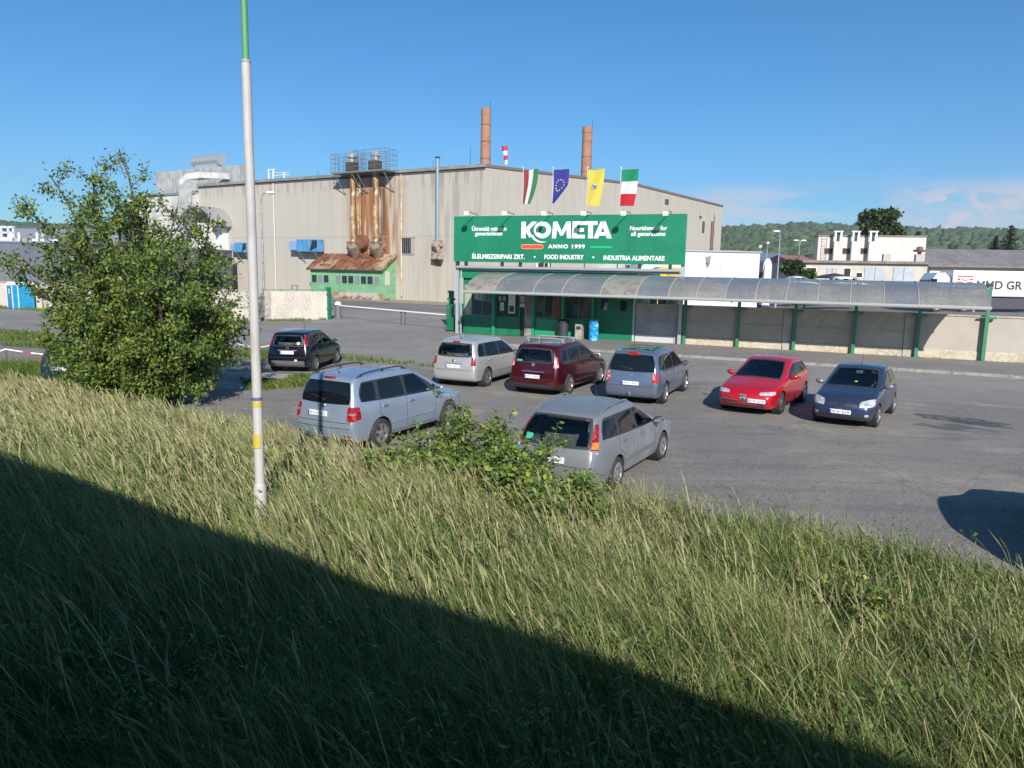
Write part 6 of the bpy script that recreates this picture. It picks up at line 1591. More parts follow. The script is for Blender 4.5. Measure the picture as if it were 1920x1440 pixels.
def blades(name, px, py, pz, h, wd, lean, col, parent=None, kind=True, label=None, seg=3):
    n = len(px); a = npr.uniform(0, 2*PI, n); wx, wy = np.cos(a)*wd/2, np.sin(a)*wd/2
    la = npr.normal(-2.6, .9, n)      # mostly bent one way by the wind
    lx, ly = np.cos(la)*lean*h, np.sin(la)*lean*h
    ts = [0, .4, .75, 1.0][:seg+1] if seg == 3 else [0, .55, 1.]
    ws = [1, .85, .55, .08] if seg == 3 else [1, .75, .1]
    V = np.zeros((n, 2*len(ts), 3), dtype=np.float32)
    for i, (t, q) in enumerate(zip(ts, ws)):
        bx, by, bz = px + lx*t*t, py + ly*t*t, pz + h*t*(1 - .35*lean*t)
        V[:, 2*i, 0] = bx - wx*q; V[:, 2*i, 1] = by - wy*q; V[:, 2*i, 2] = bz
        V[:, 2*i+1, 0] = bx + wx*q; V[:, 2*i+1, 1] = by + wy*q; V[:, 2*i+1, 2] = bz
    m_ = 2*len(ts); base = (np.arange(n)*m_)[:, None, None]
    q = np.array([[2*i, 2*i+1, 2*i+3, 2*i+2] for i in range(len(ts)-1)])[None]
    F = (base + q).reshape(-1, 4)
    C = np.repeat(col[:, None, :], m_, 1).reshape(-1, 3)
    o = np_mesh(name, V.reshape(-1, 3), F, M_GRASS, C, parent)
    if kind: o['kind'] = 'stuff'
    if label: o['label'] = label
    return o
# embankment grass: density falls with distance from the camera
def emb(n, w0, w1, tmul, hs, wd, lean, seedheads=False):
    w_ = npr.uniform(w0, w1, n); t_ = npr.uniform(0, 1, n)
    t0 = -2.75*w_ - 3.0; t_ = t0 + (2.4 - t0) * t_ ** tmul
    w_ = w_ + 1.15*sm(t_, -10, -2)*(w_/10)**5
    return w_, t_
def to_xy(w_, t_): return t_*.829 + w_*.559, -t_*.559 + w_*.829
def grass_color(x, y, w_, n):
    p1 = vnoise(x, y, 1.7, 3); p2 = vnoise(x, y, .6, 5); r = npr.random(n)
    green = np.array([.155,.215,.065]); yel = np.array([.36,.38,.15]); tan = np.array([.50,.44,.27]); dk = np.array([.075,.13,.04])
    far = np.clip((w_ - 4.5)/5, 0, 1)
    tt_ = .829*x - .559*y; left = np.clip(-(tt_ + 3)/9, 0, 1)
    f_t = np.clip(.02 + (.08+.36*left)*far*p1*1.3 + .16*(p2-.5), 0, .7)
    c = np.where((r < f_t)[:, None], tan, np.where((r < f_t + .46)[:, None], yel, green))
    c = np.where(((npr.random(n) < .22) & (p1 < .55))[:, None], dk, c)
    return c * npr.uniform(.75, 1.25, (n, 1))
parts_ = []
N1 = 230000
w_, t_ = emb(N1, 1.35, 10.15, .62, 0, 0, 0)
x, y = to_xy(w_, t_); z = zg(x, y) - .05
dist = np.hypot(x, y)
wlim = 10.3 + 1.15*sm(t_, -10, -2); edge = np.clip((wlim - w_)/.8, .3, 1)
h = npr.uniform(.36, .95, N1) * (.55 + .75*vnoise(x, y, 1.1, 8)) * (.45 + .55*edge)
near = np.clip((np.hypot(x, y) - 2.2)/2, .35, 1); h *= near
blades('tall_grass', x, y, z, h, (.0028 + .0009*dist)*npr.uniform(.7,1.3,N1), npr.uniform(.15,.75,N1), grass_color(x, y, w_, N1), label='dense tall meadow grass covering the railway bank')
# undergrowth of shorter broad blades
N2 = 70000
w_, t_ = emb(N2, 1.35, 10.3, .7, 0, 0, 0); x, y = to_xy(w_, t_); z = zg(x, y) - .04
blades('undergrowth_grass', x, y, z, npr.uniform(.18,.42,N2), .012+.001*np.hypot(x,y), npr.uniform(.3,1.,N2), grass_color(x, y, w_, N2)*np.array([.6,.8,.6]), seg=2, label='short green undergrowth between the tall grass')
# seed heads: slender panicles on stems
N3 = 26000
w_, t_ = emb(N3, 1.9, 10.1, .6, 0, 0, 0); x, y = to_xy(w_, t_)
keep = (npr.random(N3) < (.30+.60*np.clip(-(t_+2)/8,0,1))*np.clip(.12 + .95*np.clip((w_-3.5)/5.5,0,1)*vnoise(x, y, 1.7, 3) + .25*vnoise(x,y,2.6,9), 0, 1)); w_, t_, x, y = w_[keep], t_[keep], x[keep], y[keep]; n3 = len(x)
z0 = zg(x, y) - .05; hh = npr.uniform(.75, 1.12, n3) * (.55 + .45*np.clip((10.3+1.15*sm(t_,-10,-2)-w_)/.9,.2,1)); dist = np.hypot(x, y)
la = npr.normal(-2.6, .8, n3); ln = npr.uniform(.1,.5,n3)*hh; ph = npr.uniform(.12,.24,n3); sw = .0016 + .00045*dist; pw = npr.uniform(.004,.008,n3)+.00045*dist
V = np.zeros((n3, 12, 3), np.float32); lx, ly = np.cos(la), np.sin(la); ax = npr.uniform(0, PI, n3)
def pt(t): return x + lx*ln*t*t, y + ly*ln*t*t, z0 + hh*t*(1-.12*t)
for i, (t, q, kk) in enumerate(((.35, sw, 0), (.8, sw, 0))):
    a, b, c = pt(np.full(n3, t)); V[:,2*i,:] = np.stack([a-np.cos(ax)*q, b-np.sin(ax)*q, c], -1); V[:,2*i+1,:] = np.stack([a+np.cos(ax)*q, b+np.sin(ax)*q, c], -1)
a0, b0, c0 = pt(np.full(n3,.78)); a1, b1, c1 = pt(np.full(n3,.9)); a2, b2, c2 = pt(np.full(n3,1.05))
for k_ in range(2):
    aa = ax + k_*PI/2; cx_, cy_ = np.cos(aa)*pw, np.sin(aa)*pw; o_ = 4 + 4*k_
    V[:,o_,:] = np.stack([a0,b0,c0],-1); V[:,o_+1,:] = np.stack([a1+cx_,b1+cy_,c1],-1); V[:,o_+2,:] = np.stack([a2,b2,c2],-1); V[:,o_+3,:] = np.stack([a1-cx_,b1-cy_,c1],-1)
base = (np.arange(n3)*12)[:,None,None]; F = (base + np.array([[0,1,3,2],[4,5,6,7],[8,9,10,11]])[None]).reshape(-1,4)
col = np.where((npr.random(n3)<.6)[:,None], np.array([.38,.38,.20]), np.array([.34,.30,.17])) * npr.uniform(.75,1.25,(n3,1))
o = np_mesh('grass_seed_heads', V.reshape(-1,3), F, M_GRASS, np.repeat(col[:,None,:],12,1).reshape(-1,3)); o['kind'] = 'stuff'; o['label'] = 'straw coloured seed heads standing above the grass'
# broad-leaved weeds mixed into the meadow
nb = 5200; wb_, tb2 = emb(nb, 1.6, 10.0, .65, 0, 0, 0); xb_, yb_ = to_xy(wb_, tb2); kb_ = vnoise(xb_, yb_, 1.5, 44) > .52; xb_, yb_ = xb_[kb_], yb_[kb_]; nb = len(xb_)
LP = []; LC = []
for k in range(9):
    hk = npr.uniform(.12,.78,nb); LP.append(np.stack([xb_ + npr.normal(0,.07,nb), yb_ + npr.normal(0,.07,nb), zg(xb_, yb_) + hk], -1)); LC.append(np.array([.13,.22,.05])*npr.uniform(.6,1.4,(nb,1)))
LP = np.concatenate(LP); LC = np.concatenate(LC)
WEEDS = (LP, LC)
# loose gravel on the lot, thicker along the foot of the bank
bmg = bmesh.new(); bmesh.ops.create_icosphere(bmg, subdivisions=1, radius=1); gv = np.array([tuple(v.co) for v in bmg.verts]); gf = np.array([[v.index for v in f.verts] for f in bmg.faces]); bmg.free()
ng = 9000; wq = 11.0 + npr.gamma(1.1, 2.6, ng); tq = npr.uniform(-34, 12, ng); xq, yq = to_xy(wq, tq); kq = (wq < 27) & (vnoise(xq, yq, 2.4, 61) > .35); xq, yq = xq[kq], yq[kq]; ng = len(xq)
sq = npr.uniform(.006,.014,(ng,1,1)); Vq = gv[None]*sq*(1+.25*npr.normal(0,1,(ng,len(gv),1)))*np.array([1.2,1,.6]) + np.stack([xq, yq, np.full(ng,.012)],-1)[:,None,:]
gq = np_mesh('loose_gravel', Vq.reshape(-1,3), (gf[None] + (np.arange(ng)*len(gv))[:,None,None]).reshape(-1,3), mat('gravel_stone', (.3,.28,.25), .9, attr='tint'), np.repeat(np.array([.22,.205,.185])*npr.uniform(.4,1.3,(ng,1)), len(gv), 0)); gq['kind'] = 'stuff'; gq['label'] = 'loose gravel scattered over the worn asphalt'
# short verge grass in the lot
def verge(name, quads, n, hmin, hmax, label, yellow=.3):
    X_, Y_ = [], []
    areas = [abs((q[1]-q[0]).cross(q[3]-q[0]).length) for q in quads]; tot = sum(areas)
    for q, a in zip(quads, areas):
        m_ = int(n*a/tot); u, v = npr.random(m_), npr.random(m_)
        P_ = [np.array(p[:2]) for p in q]
        p = (P_[0]*(1-u)[:,None] + P_[1]*u[:,None])*(1-v)[:,None] + (P_[3]*(1-u)[:,None] + P_[2]*u[:,None])*v[:,None]
        X_.append(p[:,0]); Y_.append(p[:,1])
    x, y = np.concatenate(X_), np.concatenate(Y_); n_ = len(x)
    k = vnoise(x, y, .9, 12) + .35*vnoise(x, y, .3, 13); keep = k > .42; x, y = x[keep], y[keep]; n_ = len(x)
    col = np.where((npr.random(n_) < yellow)[:,None], np.array([.22,.22,.07]), np.array([.09,.16,.03]))*npr.uniform(.7,1.3,(n_,1))
    return blades(name, x, y, np.zeros(n_), npr.uniform(hmin, hmax, n_)*(.5+k[keep]*.6), .03, npr.uniform(.2,.9,n_), col, seg=2, label=label)
F3 = lambda a, d: FW(a, d)
verge('verge_grass', [[F3(-13,-14.9),F3(-6.9,-14.9),F3(-6.9,-13.7),F3(-13,-13.7)], [F3(-24,-17.5),F3(-13,-16.6),F3(-13,-13.7),F3(-24,-13.7)], [F3(-60,-19.5),F3(-24,-18.5),F3(-24,-13.7),F3(-60,-13.7)]], 26000, .12, .34, 'short green grass on the verge beside the road')
verge('wall_foot_grass', [[gp(-40,577),gp(480,606),gp(480,600),gp(-40,573)], [gp(500,604),gp(612,601),gp(612,597),gp(500,600)], [FW(9,-.25),FW(30,-.25),FW(30,-.05),FW(9,-.05)]], 9000, .10, .3, 'thin grass growing along the foot of the walls', .45)
verge('lot_weeds', [[gp(470,735),gp(600,722),gp(600,706),gp(450,712)], [gp(0,712),gp(300,745),gp(330,722),gp(0,694)]], 12000, .08, .26, 'patchy weeds in the gravel of the lot', .35)

verge('verge_tall_grass', [[gp(-60,716),gp(250,738),gp(260,700),gp(-60,686)]], 9000, .3, .62, 'taller green grass in front of the half-hidden teal car', .3)
def leaves(name, P_, size, col, parent=None, flat=.5, mt=None, elong=1.7):
    """one small folded leaf (2 quads worth) per point"""
    n = len(P_); a = npr.uniform(0, 2*PI, n); tilt = npr.normal(0, flat, n); roll = npr.normal(0, flat, n)
    d = np.stack([np.cos(a)*np.cos(tilt), np.sin(a)*np.cos(tilt), np.sin(tilt)], -1)
    s_ = np.stack([-np.sin(a)*np.cos(roll), np.cos(a)*np.cos(roll), np.sin(roll)], -1)
    up_ = np.cross(d, s_); L_ = (size*npr.uniform(.7,1.3,n))[:,None]; Wd = L_/elong/2
    V = np.zeros((n, 4, 3), np.float32)
    V[:,0] = P_; V[:,1] = P_ + d*L_*.5 + s_*Wd - up_*Wd*.3; V[:,2] = P_ + d*L_ - up_*L_*.12; V[:,3] = P_ + d*L_*.5 - s_*Wd - up_*Wd*.3
    F = np.arange(n*4).reshape(-1, 4)
    return np_mesh(name, V.reshape(-1,3), F, mt or M_LEAF, np.repeat(col[:,None,:],4,1).reshape(-1,3), parent)
def leafcol(n, base, warm=.3):
    b = np.array(base); r = npr.random(n)
    c = np.where((r < warm)[:,None], b*np.array([1.7,1.25,.9]), b)
    c = np.where((r > .86)[:,None], b*np.array([.55,.65,.6]), c)
    return c * npr.uniform(.7, 1.3, (n, 1))
class Tree:
    def __init__(s, seed): s.r = random.Random(seed); s.mb = MB(); s.tw = []
    def limb(s, p, d, L_, r0, depth, up_=.15, nseg=5, kids=5, spread=.8, droop=0.):
        g = s.r; pts = [Vector(p)]; rs = [r0]; d = Vector(d).normalized()
        for i in range(nseg):
            d = (d + Vector((g.gauss(0,.13), g.gauss(0,.13), g.gauss(0,.10) + up_*.22 - droop*.1*i))).normalized()
            pts.append(pts[-1] + d*L_/nseg); rs.append(r0*(1-.75*(i+1)/nseg))
        s.mb.tube(pts, rs, 6 if r0 > .03 else 4, cap=False)
        if depth == 0: s.tw.append(pts); return
        for k in range(kids):
            f = .25 + .75*(k + g.random()*.8)/kids; f = min(f, .99); i = int(f*nseg); q_ = pts[i].lerp(pts[min(i+1, nseg)], f*nseg - i)
            dd = (pts[min(i+1,nseg)] - pts[i]).normalized(); side = Vector((g.gauss(0,1), g.gauss(0,1), g.gauss(0,.55))); side = (side - dd*side.dot(dd)).normalized()
            nd = (dd*(1-spread*.5) + side*spread*.8 + Vector((0,0,up_*.5))).normalized()
            s.limb(q_, nd, L_*g.uniform(.42,.68)*(1.15-.45*f), max(rs[i]*.55,.006), depth-1, up_, max(3, nseg-1), kids, spread, droop)
        if depth: s.tw.append(pts[nseg//2:])
def scatter_twigs(tw, per_m, r_, seed=0):
    g = np.random.default_rng(seed); out_ = []
    for pts in tw:
        P_ = np.array([tuple(p) for p in pts]); 
        for i in range(len(P_)-1):
            L_ = np.linalg.norm(P_[i+1]-P_[i]); k = g.poisson(per_m*L_)
            if k: t = g.random((k,1)); out_.append(P_[i]*(1-t)+P_[i+1]*t + g.normal(0, r_, (k,3)))
    return np.concatenate(out_)
wd_o = leaves('meadow_weeds', WEEDS[0], .06, WEEDS[1], flat=.7, elong=3); wd_o['kind'] = 'stuff'; wd_o['label'] = 'broad-leaved weeds scattered through the meadow grass'
# ---- leafy multi-stemmed tree on the left
tr_p = gp(325, 742); tb = Vector((tr_p.x - .0, tr_p.y - 1.0, 0)); tb.z = 0
lt_ = thing('leafy_tree', 'large bushy multi-stemmed green tree on the left beside the white mast', 'tree', Matrix.Translation(tb))
T_ = Tree(5)
def aim(u, v, dy=0.):   # point on the crown outline, in tree space
    p = at(u, v, tb.y + dy); return p - tb
targets = [((222,278),0,1.),((215,330),.5,.9),((100,330),.3,1.),((45,385),-.6,1.),((150,325),.8,.9),((270,320),.4,.9),((165,300),1,.95),((330,350),-.6,.9),((400,385),.4,.95),((425,470),-.3,.95),((455,590),.5,.95),((450,520),-1,.9),
           ((8,475),-.4,1.0),((60,490),.8,.85),((90,620),-.6,.9),((40,625),.2,.8),((440,640),.8,.9),((200,450),-2.,.9),((300,430),-2.2,.9),((250,520),-2.8,.9),((350,520),-2.4,.9),((160,560),-2.4,.85),((260,640),-3.,.8),((370,640),-2.4,.85),((130,650),-1.8,.85),
           ((300,480),2.3,.9),((180,480),2.0,.9),((390,560),2.3,.9),((240,380),1.6,.9),((320,600),2.4,.8),((200,640),2.,.8),((420,430),1.4,.85),((120,420),-1.2,.95),((360,400),-1.3,.9),((300,700),-2.2,.7),((200,700),-1.8,.7),((400,690),-1.,.7),((250,330),-.6,.9),((90,440),.6,.95),((130,380),.4,.95),((115,700),-.9,.9),((140,670),-1.4,.9),((425,655),.2,.9),((445,610),.9,.9),((400,725),-.8,.85),((35,520),-.2,1.),((80,565),.3,.95),((170,725),-1.3,.85),((260,735),-1.6,.85)]
for i, ((u, v), dy, f) in enumerate(targets):
    tgt = aim(u, v, dy); st = Vector((T_.r.uniform(-.5,.5), T_.r.uniform(-.3,.3), .05 + T_.r.uniform(0,.3)))
    L_ = (tgt - st).length * f; d = (tgt - st).normalized(); g = T_.r
    # main limb as an arc towards its target
    pts = [st]; rs = [.075]; n_ = 8; bend = Vector((g.gauss(0,.12), g.gauss(0,.12), .55 if tgt.z < 3 else .12))*L_*.25
    for k in range(1, n_+1):
        t = k/n_; pts.append(st + d*L_*t + bend*math.sin(PI*t)*.8 + Vector((g.gauss(0,.04),g.gauss(0,.04),g.gauss(0,.03)))); rs.append(.075*(1-.85*t)+.005)
    T_.mb.tube(pts, rs, 7, cap=False); T_.tw.append(pts[5:])
    for k in range(13):
        f_ = .28 + .72*k/13; ii = int(f_*n_); q_ = pts[ii].lerp(pts[min(ii+1,n_)], f_*n_-ii); dd = (pts[min(ii+1,n_)]-pts[max(ii-1,0)]).normalized()
        side = Vector((g.gauss(0,1), g.gauss(0,1), g.gauss(0,.6))); side = (side - dd*side.dot(dd)).normalized()
        T_.limb(q_, (dd*.55 + side*.75).normalized(), g.uniform(.6,1.35)*(1.25-.75*f_), .014, 1, .25, 4, 4, .8)
obj('trunk', T_.mb, M_BARK, lt_, smooth=True)
lp = scatter_twigs(T_.tw, 50, .08, 3); lp = lp[lp[:,2] > .05]
leaves('crown', lp, .115, leafcol(len(lp), (.14,.22,.05), .26), lt_, flat=.75)
print('tree leaves', len(lp))
# ---- weedy bush in the middle of the bank and smaller ones
def bush(name, label, u, v, zt, rx, ry, hh, n, seed, size=.085, col=(.16,.25,.06), stems=26, group=None):
    p = gp(u, v, zt); b0 = Vector((p.x, p.y, float(zg(p.x, p.y))))
    b = thing(name, label, 'bush', Matrix.Translation(b0), group); g = random.Random(seed); T = Tree(seed)
    for k in range(stems):
        a = g.uniform(0, 2*PI); rr = math.sqrt(g.random()); ex = Vector((rx*rr*math.cos(a), ry*rr*math.sin(a), 0)); ex = TV*ex.x + NV*ex.y
        top = hh*(1.05 - .55*rr*rr)*g.uniform(.75,1.12)
        pts = [ex*.45 + Vector((g.gauss(0,.1),g.gauss(0,.1),0)), ex*.8 + Vector((0,0,top*.5)), ex*1.05 + Vector((g.gauss(0,.08),g.gauss(0,.08),top))]
        T.mb.tube(pts, [.014,.010,.004], 5, cap=False); T.tw.append(pts)
        for j in range(4):
            q_ = pts[0].lerp(pts[2], g.uniform(.3,1)); T.limb(q_, (g.gauss(0,1),g.gauss(0,1),.6), g.uniform(.25,.5)*hh, .006, 0, .2, 3)
    obj('stems', T.mb, mm('stem_green', (.09,.10,.04), .8), b)
    tot = sum((Vector(a_[i+1])-Vector(a_[i])).length for a_ in T.tw for i in range(len(a_)-1))
    lp = scatter_twigs(T.tw, n/tot, .05, seed); lp = lp[lp[:,2] > 0]
    leaves('foliage', lp, size, leafcol(len(lp), col, .3), b, flat=.55, elong=1.5); return b
bush('bramble_bush', 'leafy green bush rising above the grass in front of the grey estate car', 905, 850, .9, 1.35, 1.0, 1.45, 7500, 21)
bush('bramble_bush', 'lower leafy bush spreading right of centre below the estate car', 1035, 905, .9, 1.3, .9, 1.0, 6000, 22)
bush('bramble_bush', 'low broad-leaved bush left of the central bush on the bank', 790, 880, .8, 1.1, .8, .95, 4200, 23)
bush('nettle_clump', 'dark green clump of leaves at the foot of the white mast', 560, 905, .6, .8, .6, .75, 2200, 24, .07)
bush('weed_clump', 'yellow green weed clump at the right edge of the bank', 1480, 1000, .7, .9, .4, .4, 1500, 25, .07, (.2,.27,.065))
bush('weed_clump', 'broad green weeds on the right part of the sunlit bank', 1600, 1130, .6, .8, .5, .5, 1500, 26, .065, (.19,.26,.065))
bush('verge_bush', 'low green bush at the foot of the leafy tree on the left', 180, 712, .3, 1.5, .7, .8, 3600, 27, .08, (.15,.23,.055))
# small shoots seen against the wall near the mast
bush('sapling', 'small light green sapling behind the white mast at the wall', 478, 604, .0, .5, .4, 2.1, 700, 28, .12, (.12,.15,.04), 9)

# ---- far trees
def round_tree(label, u0, u1, vt, Y, seed, trunk_v=None, col=(.06,.09,.035), lsize=.5, n=4200, gaps=True, name='broadleaf_tree', group=None, zb=0.):
    c = at((u0+u1)/2, vt, Y); rad = (at(u1,vt,Y)-at(u0,vt,Y)).length/2; H_ = c.z
    t = thing(name, label, 'tree', Matrix.Translation((c.x, c.y, zb)), group); g = random.Random(seed); T = Tree(seed)
    T.mb.tube([(0,0,0),(.1,0,H_*.3),(0,.1,H_*.6)], [rad*.10,rad*.08,rad*.04], 8, cap=False)
    cl = []
    for k in range(46):
        a = g.uniform(0,2*PI); e = g.uniform(-.25,1.0); rr = rad*g.uniform(.45,.95)*math.cos(e*1.2)**.5 if math.cos(e*1.2) > 0 else rad*.2
        zc = H_ - rad*.95 + math.sin(e*1.35)*rad*.78; p = Vector((rr*math.cos(a), rr*math.sin(a), zc)); cl.append((p, rad*g.uniform(.15,.27)))
        T.mb.tube([(0,0,H_*.35),tuple(p*.5+Vector((0,0,H_*.25))),tuple(p)], [rad*.04,rad*.025,rad*.008], 5, cap=False)
    obj('trunk', T.mb, M_BARK, t)
    P_ = []; G = np.random.default_rng(seed)
    for p, r_ in cl:
        m_ = n//len(cl); d = G.normal(0,1,(m_,3)); d /= np.linalg.norm(d,axis=1)[:,None]; P_.append(np.array(p) + d*(r_*G.uniform(.5,1.05,(m_,1))*np.array([1.15,1.15,.75])))
    P_ = np.concatenate(P_); leaves('crown', P_, lsize, leafcol(len(P_), col, .2), t, flat=.8, elong=1.3); return t
round_tree('big round dark tree rising behind the white building with three chimneys', 1610, 1700, 391, 150, 41, lsize=.75, n=5200)
round_tree('dark green tree beside the distant lamp post, left of the white building', 1468, 1506, 487, 88, 42, lsize=.35, n=2400)
round_tree('small bright green tree below the tall lamp post', 1495, 1530, 506, 84, 43, lsize=.3, n=1500, col=(.06,.12,.025))
def spruce(label, u, vt, wpx, Y, seed):
    c = at(u, vt, Y); H_ = c.z; rad = (at(u+wpx/2,vt,Y)-at(u,vt,Y)).length*2.3; t = thing('spruce_tree', label, 'tree', Matrix.Translation((c.x,c.y,0)), 'dark spruces behind the grey roof'); g = random.Random(seed); mb = MB()
    mb.cyl((0,0,0),(0,0,H_),rad*.12,.03,n=8); P_ = []; G = np.random.default_rng(seed); z = H_*.2
    while z < H_*.985:
        f = 1-(z/H_-.2)/.8; 
        for k in range(9):
            a = g.uniform(0,2*PI); L_ = rad*1.25*(f*.95+.05)*g.uniform(.7,1.15); e = Vector((math.cos(a)*L_, math.sin(a)*L_, -.18*L_+.2)); mb.tube([(0,0,z),(e.x,e.y,z+e.z)],[.05,.015],4,cap=False)
            m_ = int(26*(f+.25)); tt = G.random((m_,1)); P_.append(np.array([[0,0,z]])*(1-tt)+np.array([[e.x,e.y,z+e.z]])*tt + G.normal(0,.12+.1*f,(m_,3))*np.array([1,1,.5]))
        z += H_*.032
    obj('trunk', mb, M_BARK, t); P_ = np.concatenate(P_); leaves('crown', P_, .42, leafcol(len(P_),(.022,.04,.022),.1), t, flat=.5, elong=2.2)
spruce('tall pointed spruce behind the grey-roofed building at the right edge', 1897, 421, 34, 150, 51)
spruce('shorter broader spruce left of the tall pointed one', 1868, 442, 40, 155, 52)
spruce('small conical tree right of the round dark tree', 1722, 432, 26, 170, 53)
# ------------------------------------------------------------------ buildings to the right
def bframe(u0, v0, Y0, u1, v1):
    """frame through two photo points of a level edge: left at depth Y0, right at the same height"""
    p0 = at(u0, v0, Y0); d = ray(u1, v1); t = (p0.z - EYE) / d.z; p1 = Vector((d.x*t, d.y*t, 0))
    return p0, p1
def bld_frame(u0, v0, Y0, u1, ang):
    """frame at left corner, direction ang; returns frame, length to the sight line u1, height"""
    p0 = at(u0, v0, Y0); M = frame(p0.x, p0.y, ang, 0); return M, p0.z
m_wr = mat('white_render', (.56,.53,.49), .8, c2=(.55,.50,.46), scale=.35, lo=.42, hi=.65, stretch=(1,1,.4), c3=(.61,.585,.55), scale3=1.5)
m_shed = mat('white_sheet', (.60,.61,.64), .5, c2=(.53,.53,.56), scale=.3, lo=.4, hi=.7, stretch=(1,1,.2))
# white hall in front of the gable
M, H_ = bld_frame(1277, 471, 78, 1425, R(4)); 
xr, _ = onf(M, 1425, 480); xl, _ = onf(M, 1190, 500)
t = thing('white_hall', 'white ribbed sheet-metal hall directly right of the green sign', 'hall', M)
mb = MB(); mb.box(0, xr, 0, 14, -.1, H_); k = .3
while k < xr: mb.box(k, k+.05, -.025, 0, .05, H_-.05); k += .55
obj('wall', mb, m_shed, t)
mb = MB(); mb.box(-.15, xr+.15, -.15, 14.2, H_, H_+.14); obj('roof', mb, mm('roof_edge_grey', (.33,.32,.33), .6), t)
for u, v in ((1327, 491),):
    x, z = onf(M, u, v); mb = MB(); mb.cyl((x,-.25,z),(x+.05,-.02,z),.2,n=12); mb.prism([(x-.25,z+.5),(x+.3,z+.6),(x+.1,z-.5),(x-.1,z-.5)], 'y', -.12, -.03); obj('vent', mb, mm('vent_grey', (.2,.2,.22), .5), t)
x, z = onf(M, 1352, 499); mb = MB(); mb.box(.1, x, -.035, -.026, z-.03, z+.03); mb.box(x-.03, x+.03, -.035, -.026, 0, z); obj('seam_trim', mb, mm('seam_grey', (.5,.5,.52), .5), t)
for lab, u, v in (('small satellite dish on the right corner of the white hall', 1426, 463), ('second small dish behind the white hall', 1440, 456)):
    c = at(u, v, 86 if u == 1426 else 96); d_ = thing('satellite_dish', lab, 'dish', Matrix.Translation((c.x, c.y, c.z)), 'small dishes near the white hall')
    mb = MB(); mb.lathe([(0,-.05),(.1,-.03),(.18,.02),(.17,.03),(.1,-.02),(0,-.04)], axis='y', n=16); mb.xf(Matrix.Rotation(R(25),4,'X')); obj('bowl', mb, WHITE, d_, smooth=True)
    mb = MB(); mb.tube([(0,.1,0),(0,.15,-.8),(0,.15,-3.)], .05, 6); obj('mast', mb, STEEL, d_)
# sloping white tent roof + yellow digger part seen in the gap under the sign
M2, H2 = bld_frame(1192, 500, 66, 1285, R(2)); x1, z1 = onf(M2, 1284, 493)
t = thing('white_marquee', 'low white sloped marquee roof behind the gatehouse, under the sign', 'marquee', M2)
mb = MB(); mb.prism([(0,0),(x1,0),(x1,z1+.8),(x1*.3,z1+.5),(0,H2-.6)], 'y', 0, 5); obj('cover', mb, m_shed, t)
M3, H3 = bld_frame(1225, 504, 55, 1282, R(0)); x1, z1 = onf(M3, 1281, 502)
t = thing('yellow_container', 'yellow skip-like container behind the canopy under the right end of the sign', 'container', M3)
mb = MB(); mb.prism([(.3,0),(x1-.1,0),(x1+.1,z1),(x1*.25,H3+.15),(-.3,H3-.35)], 'y', 0, 2.2); obj('body', mb, mm('container_yellow', (.62,.40,.03), .5, c2=(.5,.32,.04), scale=1), t)
mb = MB(); mb.box(-.25, x1+.1, -.06, .0, H3-.75, H3-.6); mb.box(x1*.5,x1*.55,-.06,0,.1,H3-.2); obj('rim', mb, mm('container_edge', (.4,.25,.03), .5), t)
# dark wheels of a parked trailer seen below the canopy
q = gp(1300, 566); t = thing('parked_trailer', 'low parked trailer whose dark wheels show between canopy and wall', 'trailer', frame(q.x-1.5, q.y+.5, R(-8)))
mb = MB(); mb.box(-1, 4.5, -.3, 2.0, .95, 1.35); obj('chassis', mb, mm('chassis_pale', (.5,.52,.54), .5), t)
for k in (0, 1.3, 3.1, 3.9):
    mb = MB(); mb.cyl((k,-.45,.48),(k,-.2,.48),.48,n=20); wv = obj('wheel', mb, TYRE, t, smooth=40); mb = MB(); mb.cyl((k,-.47,.48),(k,-.45,.48),.24,n=16); obj('rim', mb, STEEL, wv)
# pale drums between gatehouse and wall
for i, (u, c_, cn_) in enumerate(((1226, (.30,.29,.27), 'grey'), (1240, (.3,.3,.28), 'dull grey'), (1252, (.6,.5,.3), 'sand coloured'), (1259, (.3,.42,.38), 'pale green'), (1267, (.5,.5,.3), 'olive'))):
    x, z = onf(FENCE, u, 560, 2.2); t = thing('stacked_crate', cn_ + ' tub standing behind the wall panel beside the gatehouse', 'tub', FENCE @ Matrix.Translation((x, 2.2, 0)), 'tubs behind the wall beside the gatehouse')
    mb = MB(); mb.lathe([(0,0),(.16,0),(.17,.03),(.2,2.5),(.22,2.52),(.22,2.58),(0,2.58)], n=14); obj('tub', mb, mm('tub_%d' % i, c_, .6), t, smooth=True)
# rounded grey cabinet / silo right of the hall
M4, H4 = bld_frame(1426, 492, 80, 1448, R(0)); x1, _ = onf(M4, 1447.5, 500)
t = thing('rounded_silo', 'small rounded grey silo beside the white hall', 'silo', M4)
pts = [(x1*.25, 0)] + [(x1*.625 - x1*.375*math.cos(PI*k/12), H4 - .5 + .95*math.sin(PI*k/12)) for k in range(13)] + [(x1, 0)]
mb = MB(); mb.prism(pts, 'y', 0, 2.4); obj('shell', mb, mm('silo_grey', (.5,.5,.54), .45, .2), t)
mb = MB(); mb.prism([(.05, 0), (x1*.3, 0), (x1*.36, H4-.2), (x1*.2,H4-1.4)], 'y', -.1, 1.5); obj('side_hatch', mb, mm('hatch_dark', (.09,.07,.07), .7), t)
mb = MB(); mb.box(0, x1*.45, -.5, -.11, 1.1, 1.9); obj('guard', mb, mm('container_yellow', (.62,.40,.03), .5), t)
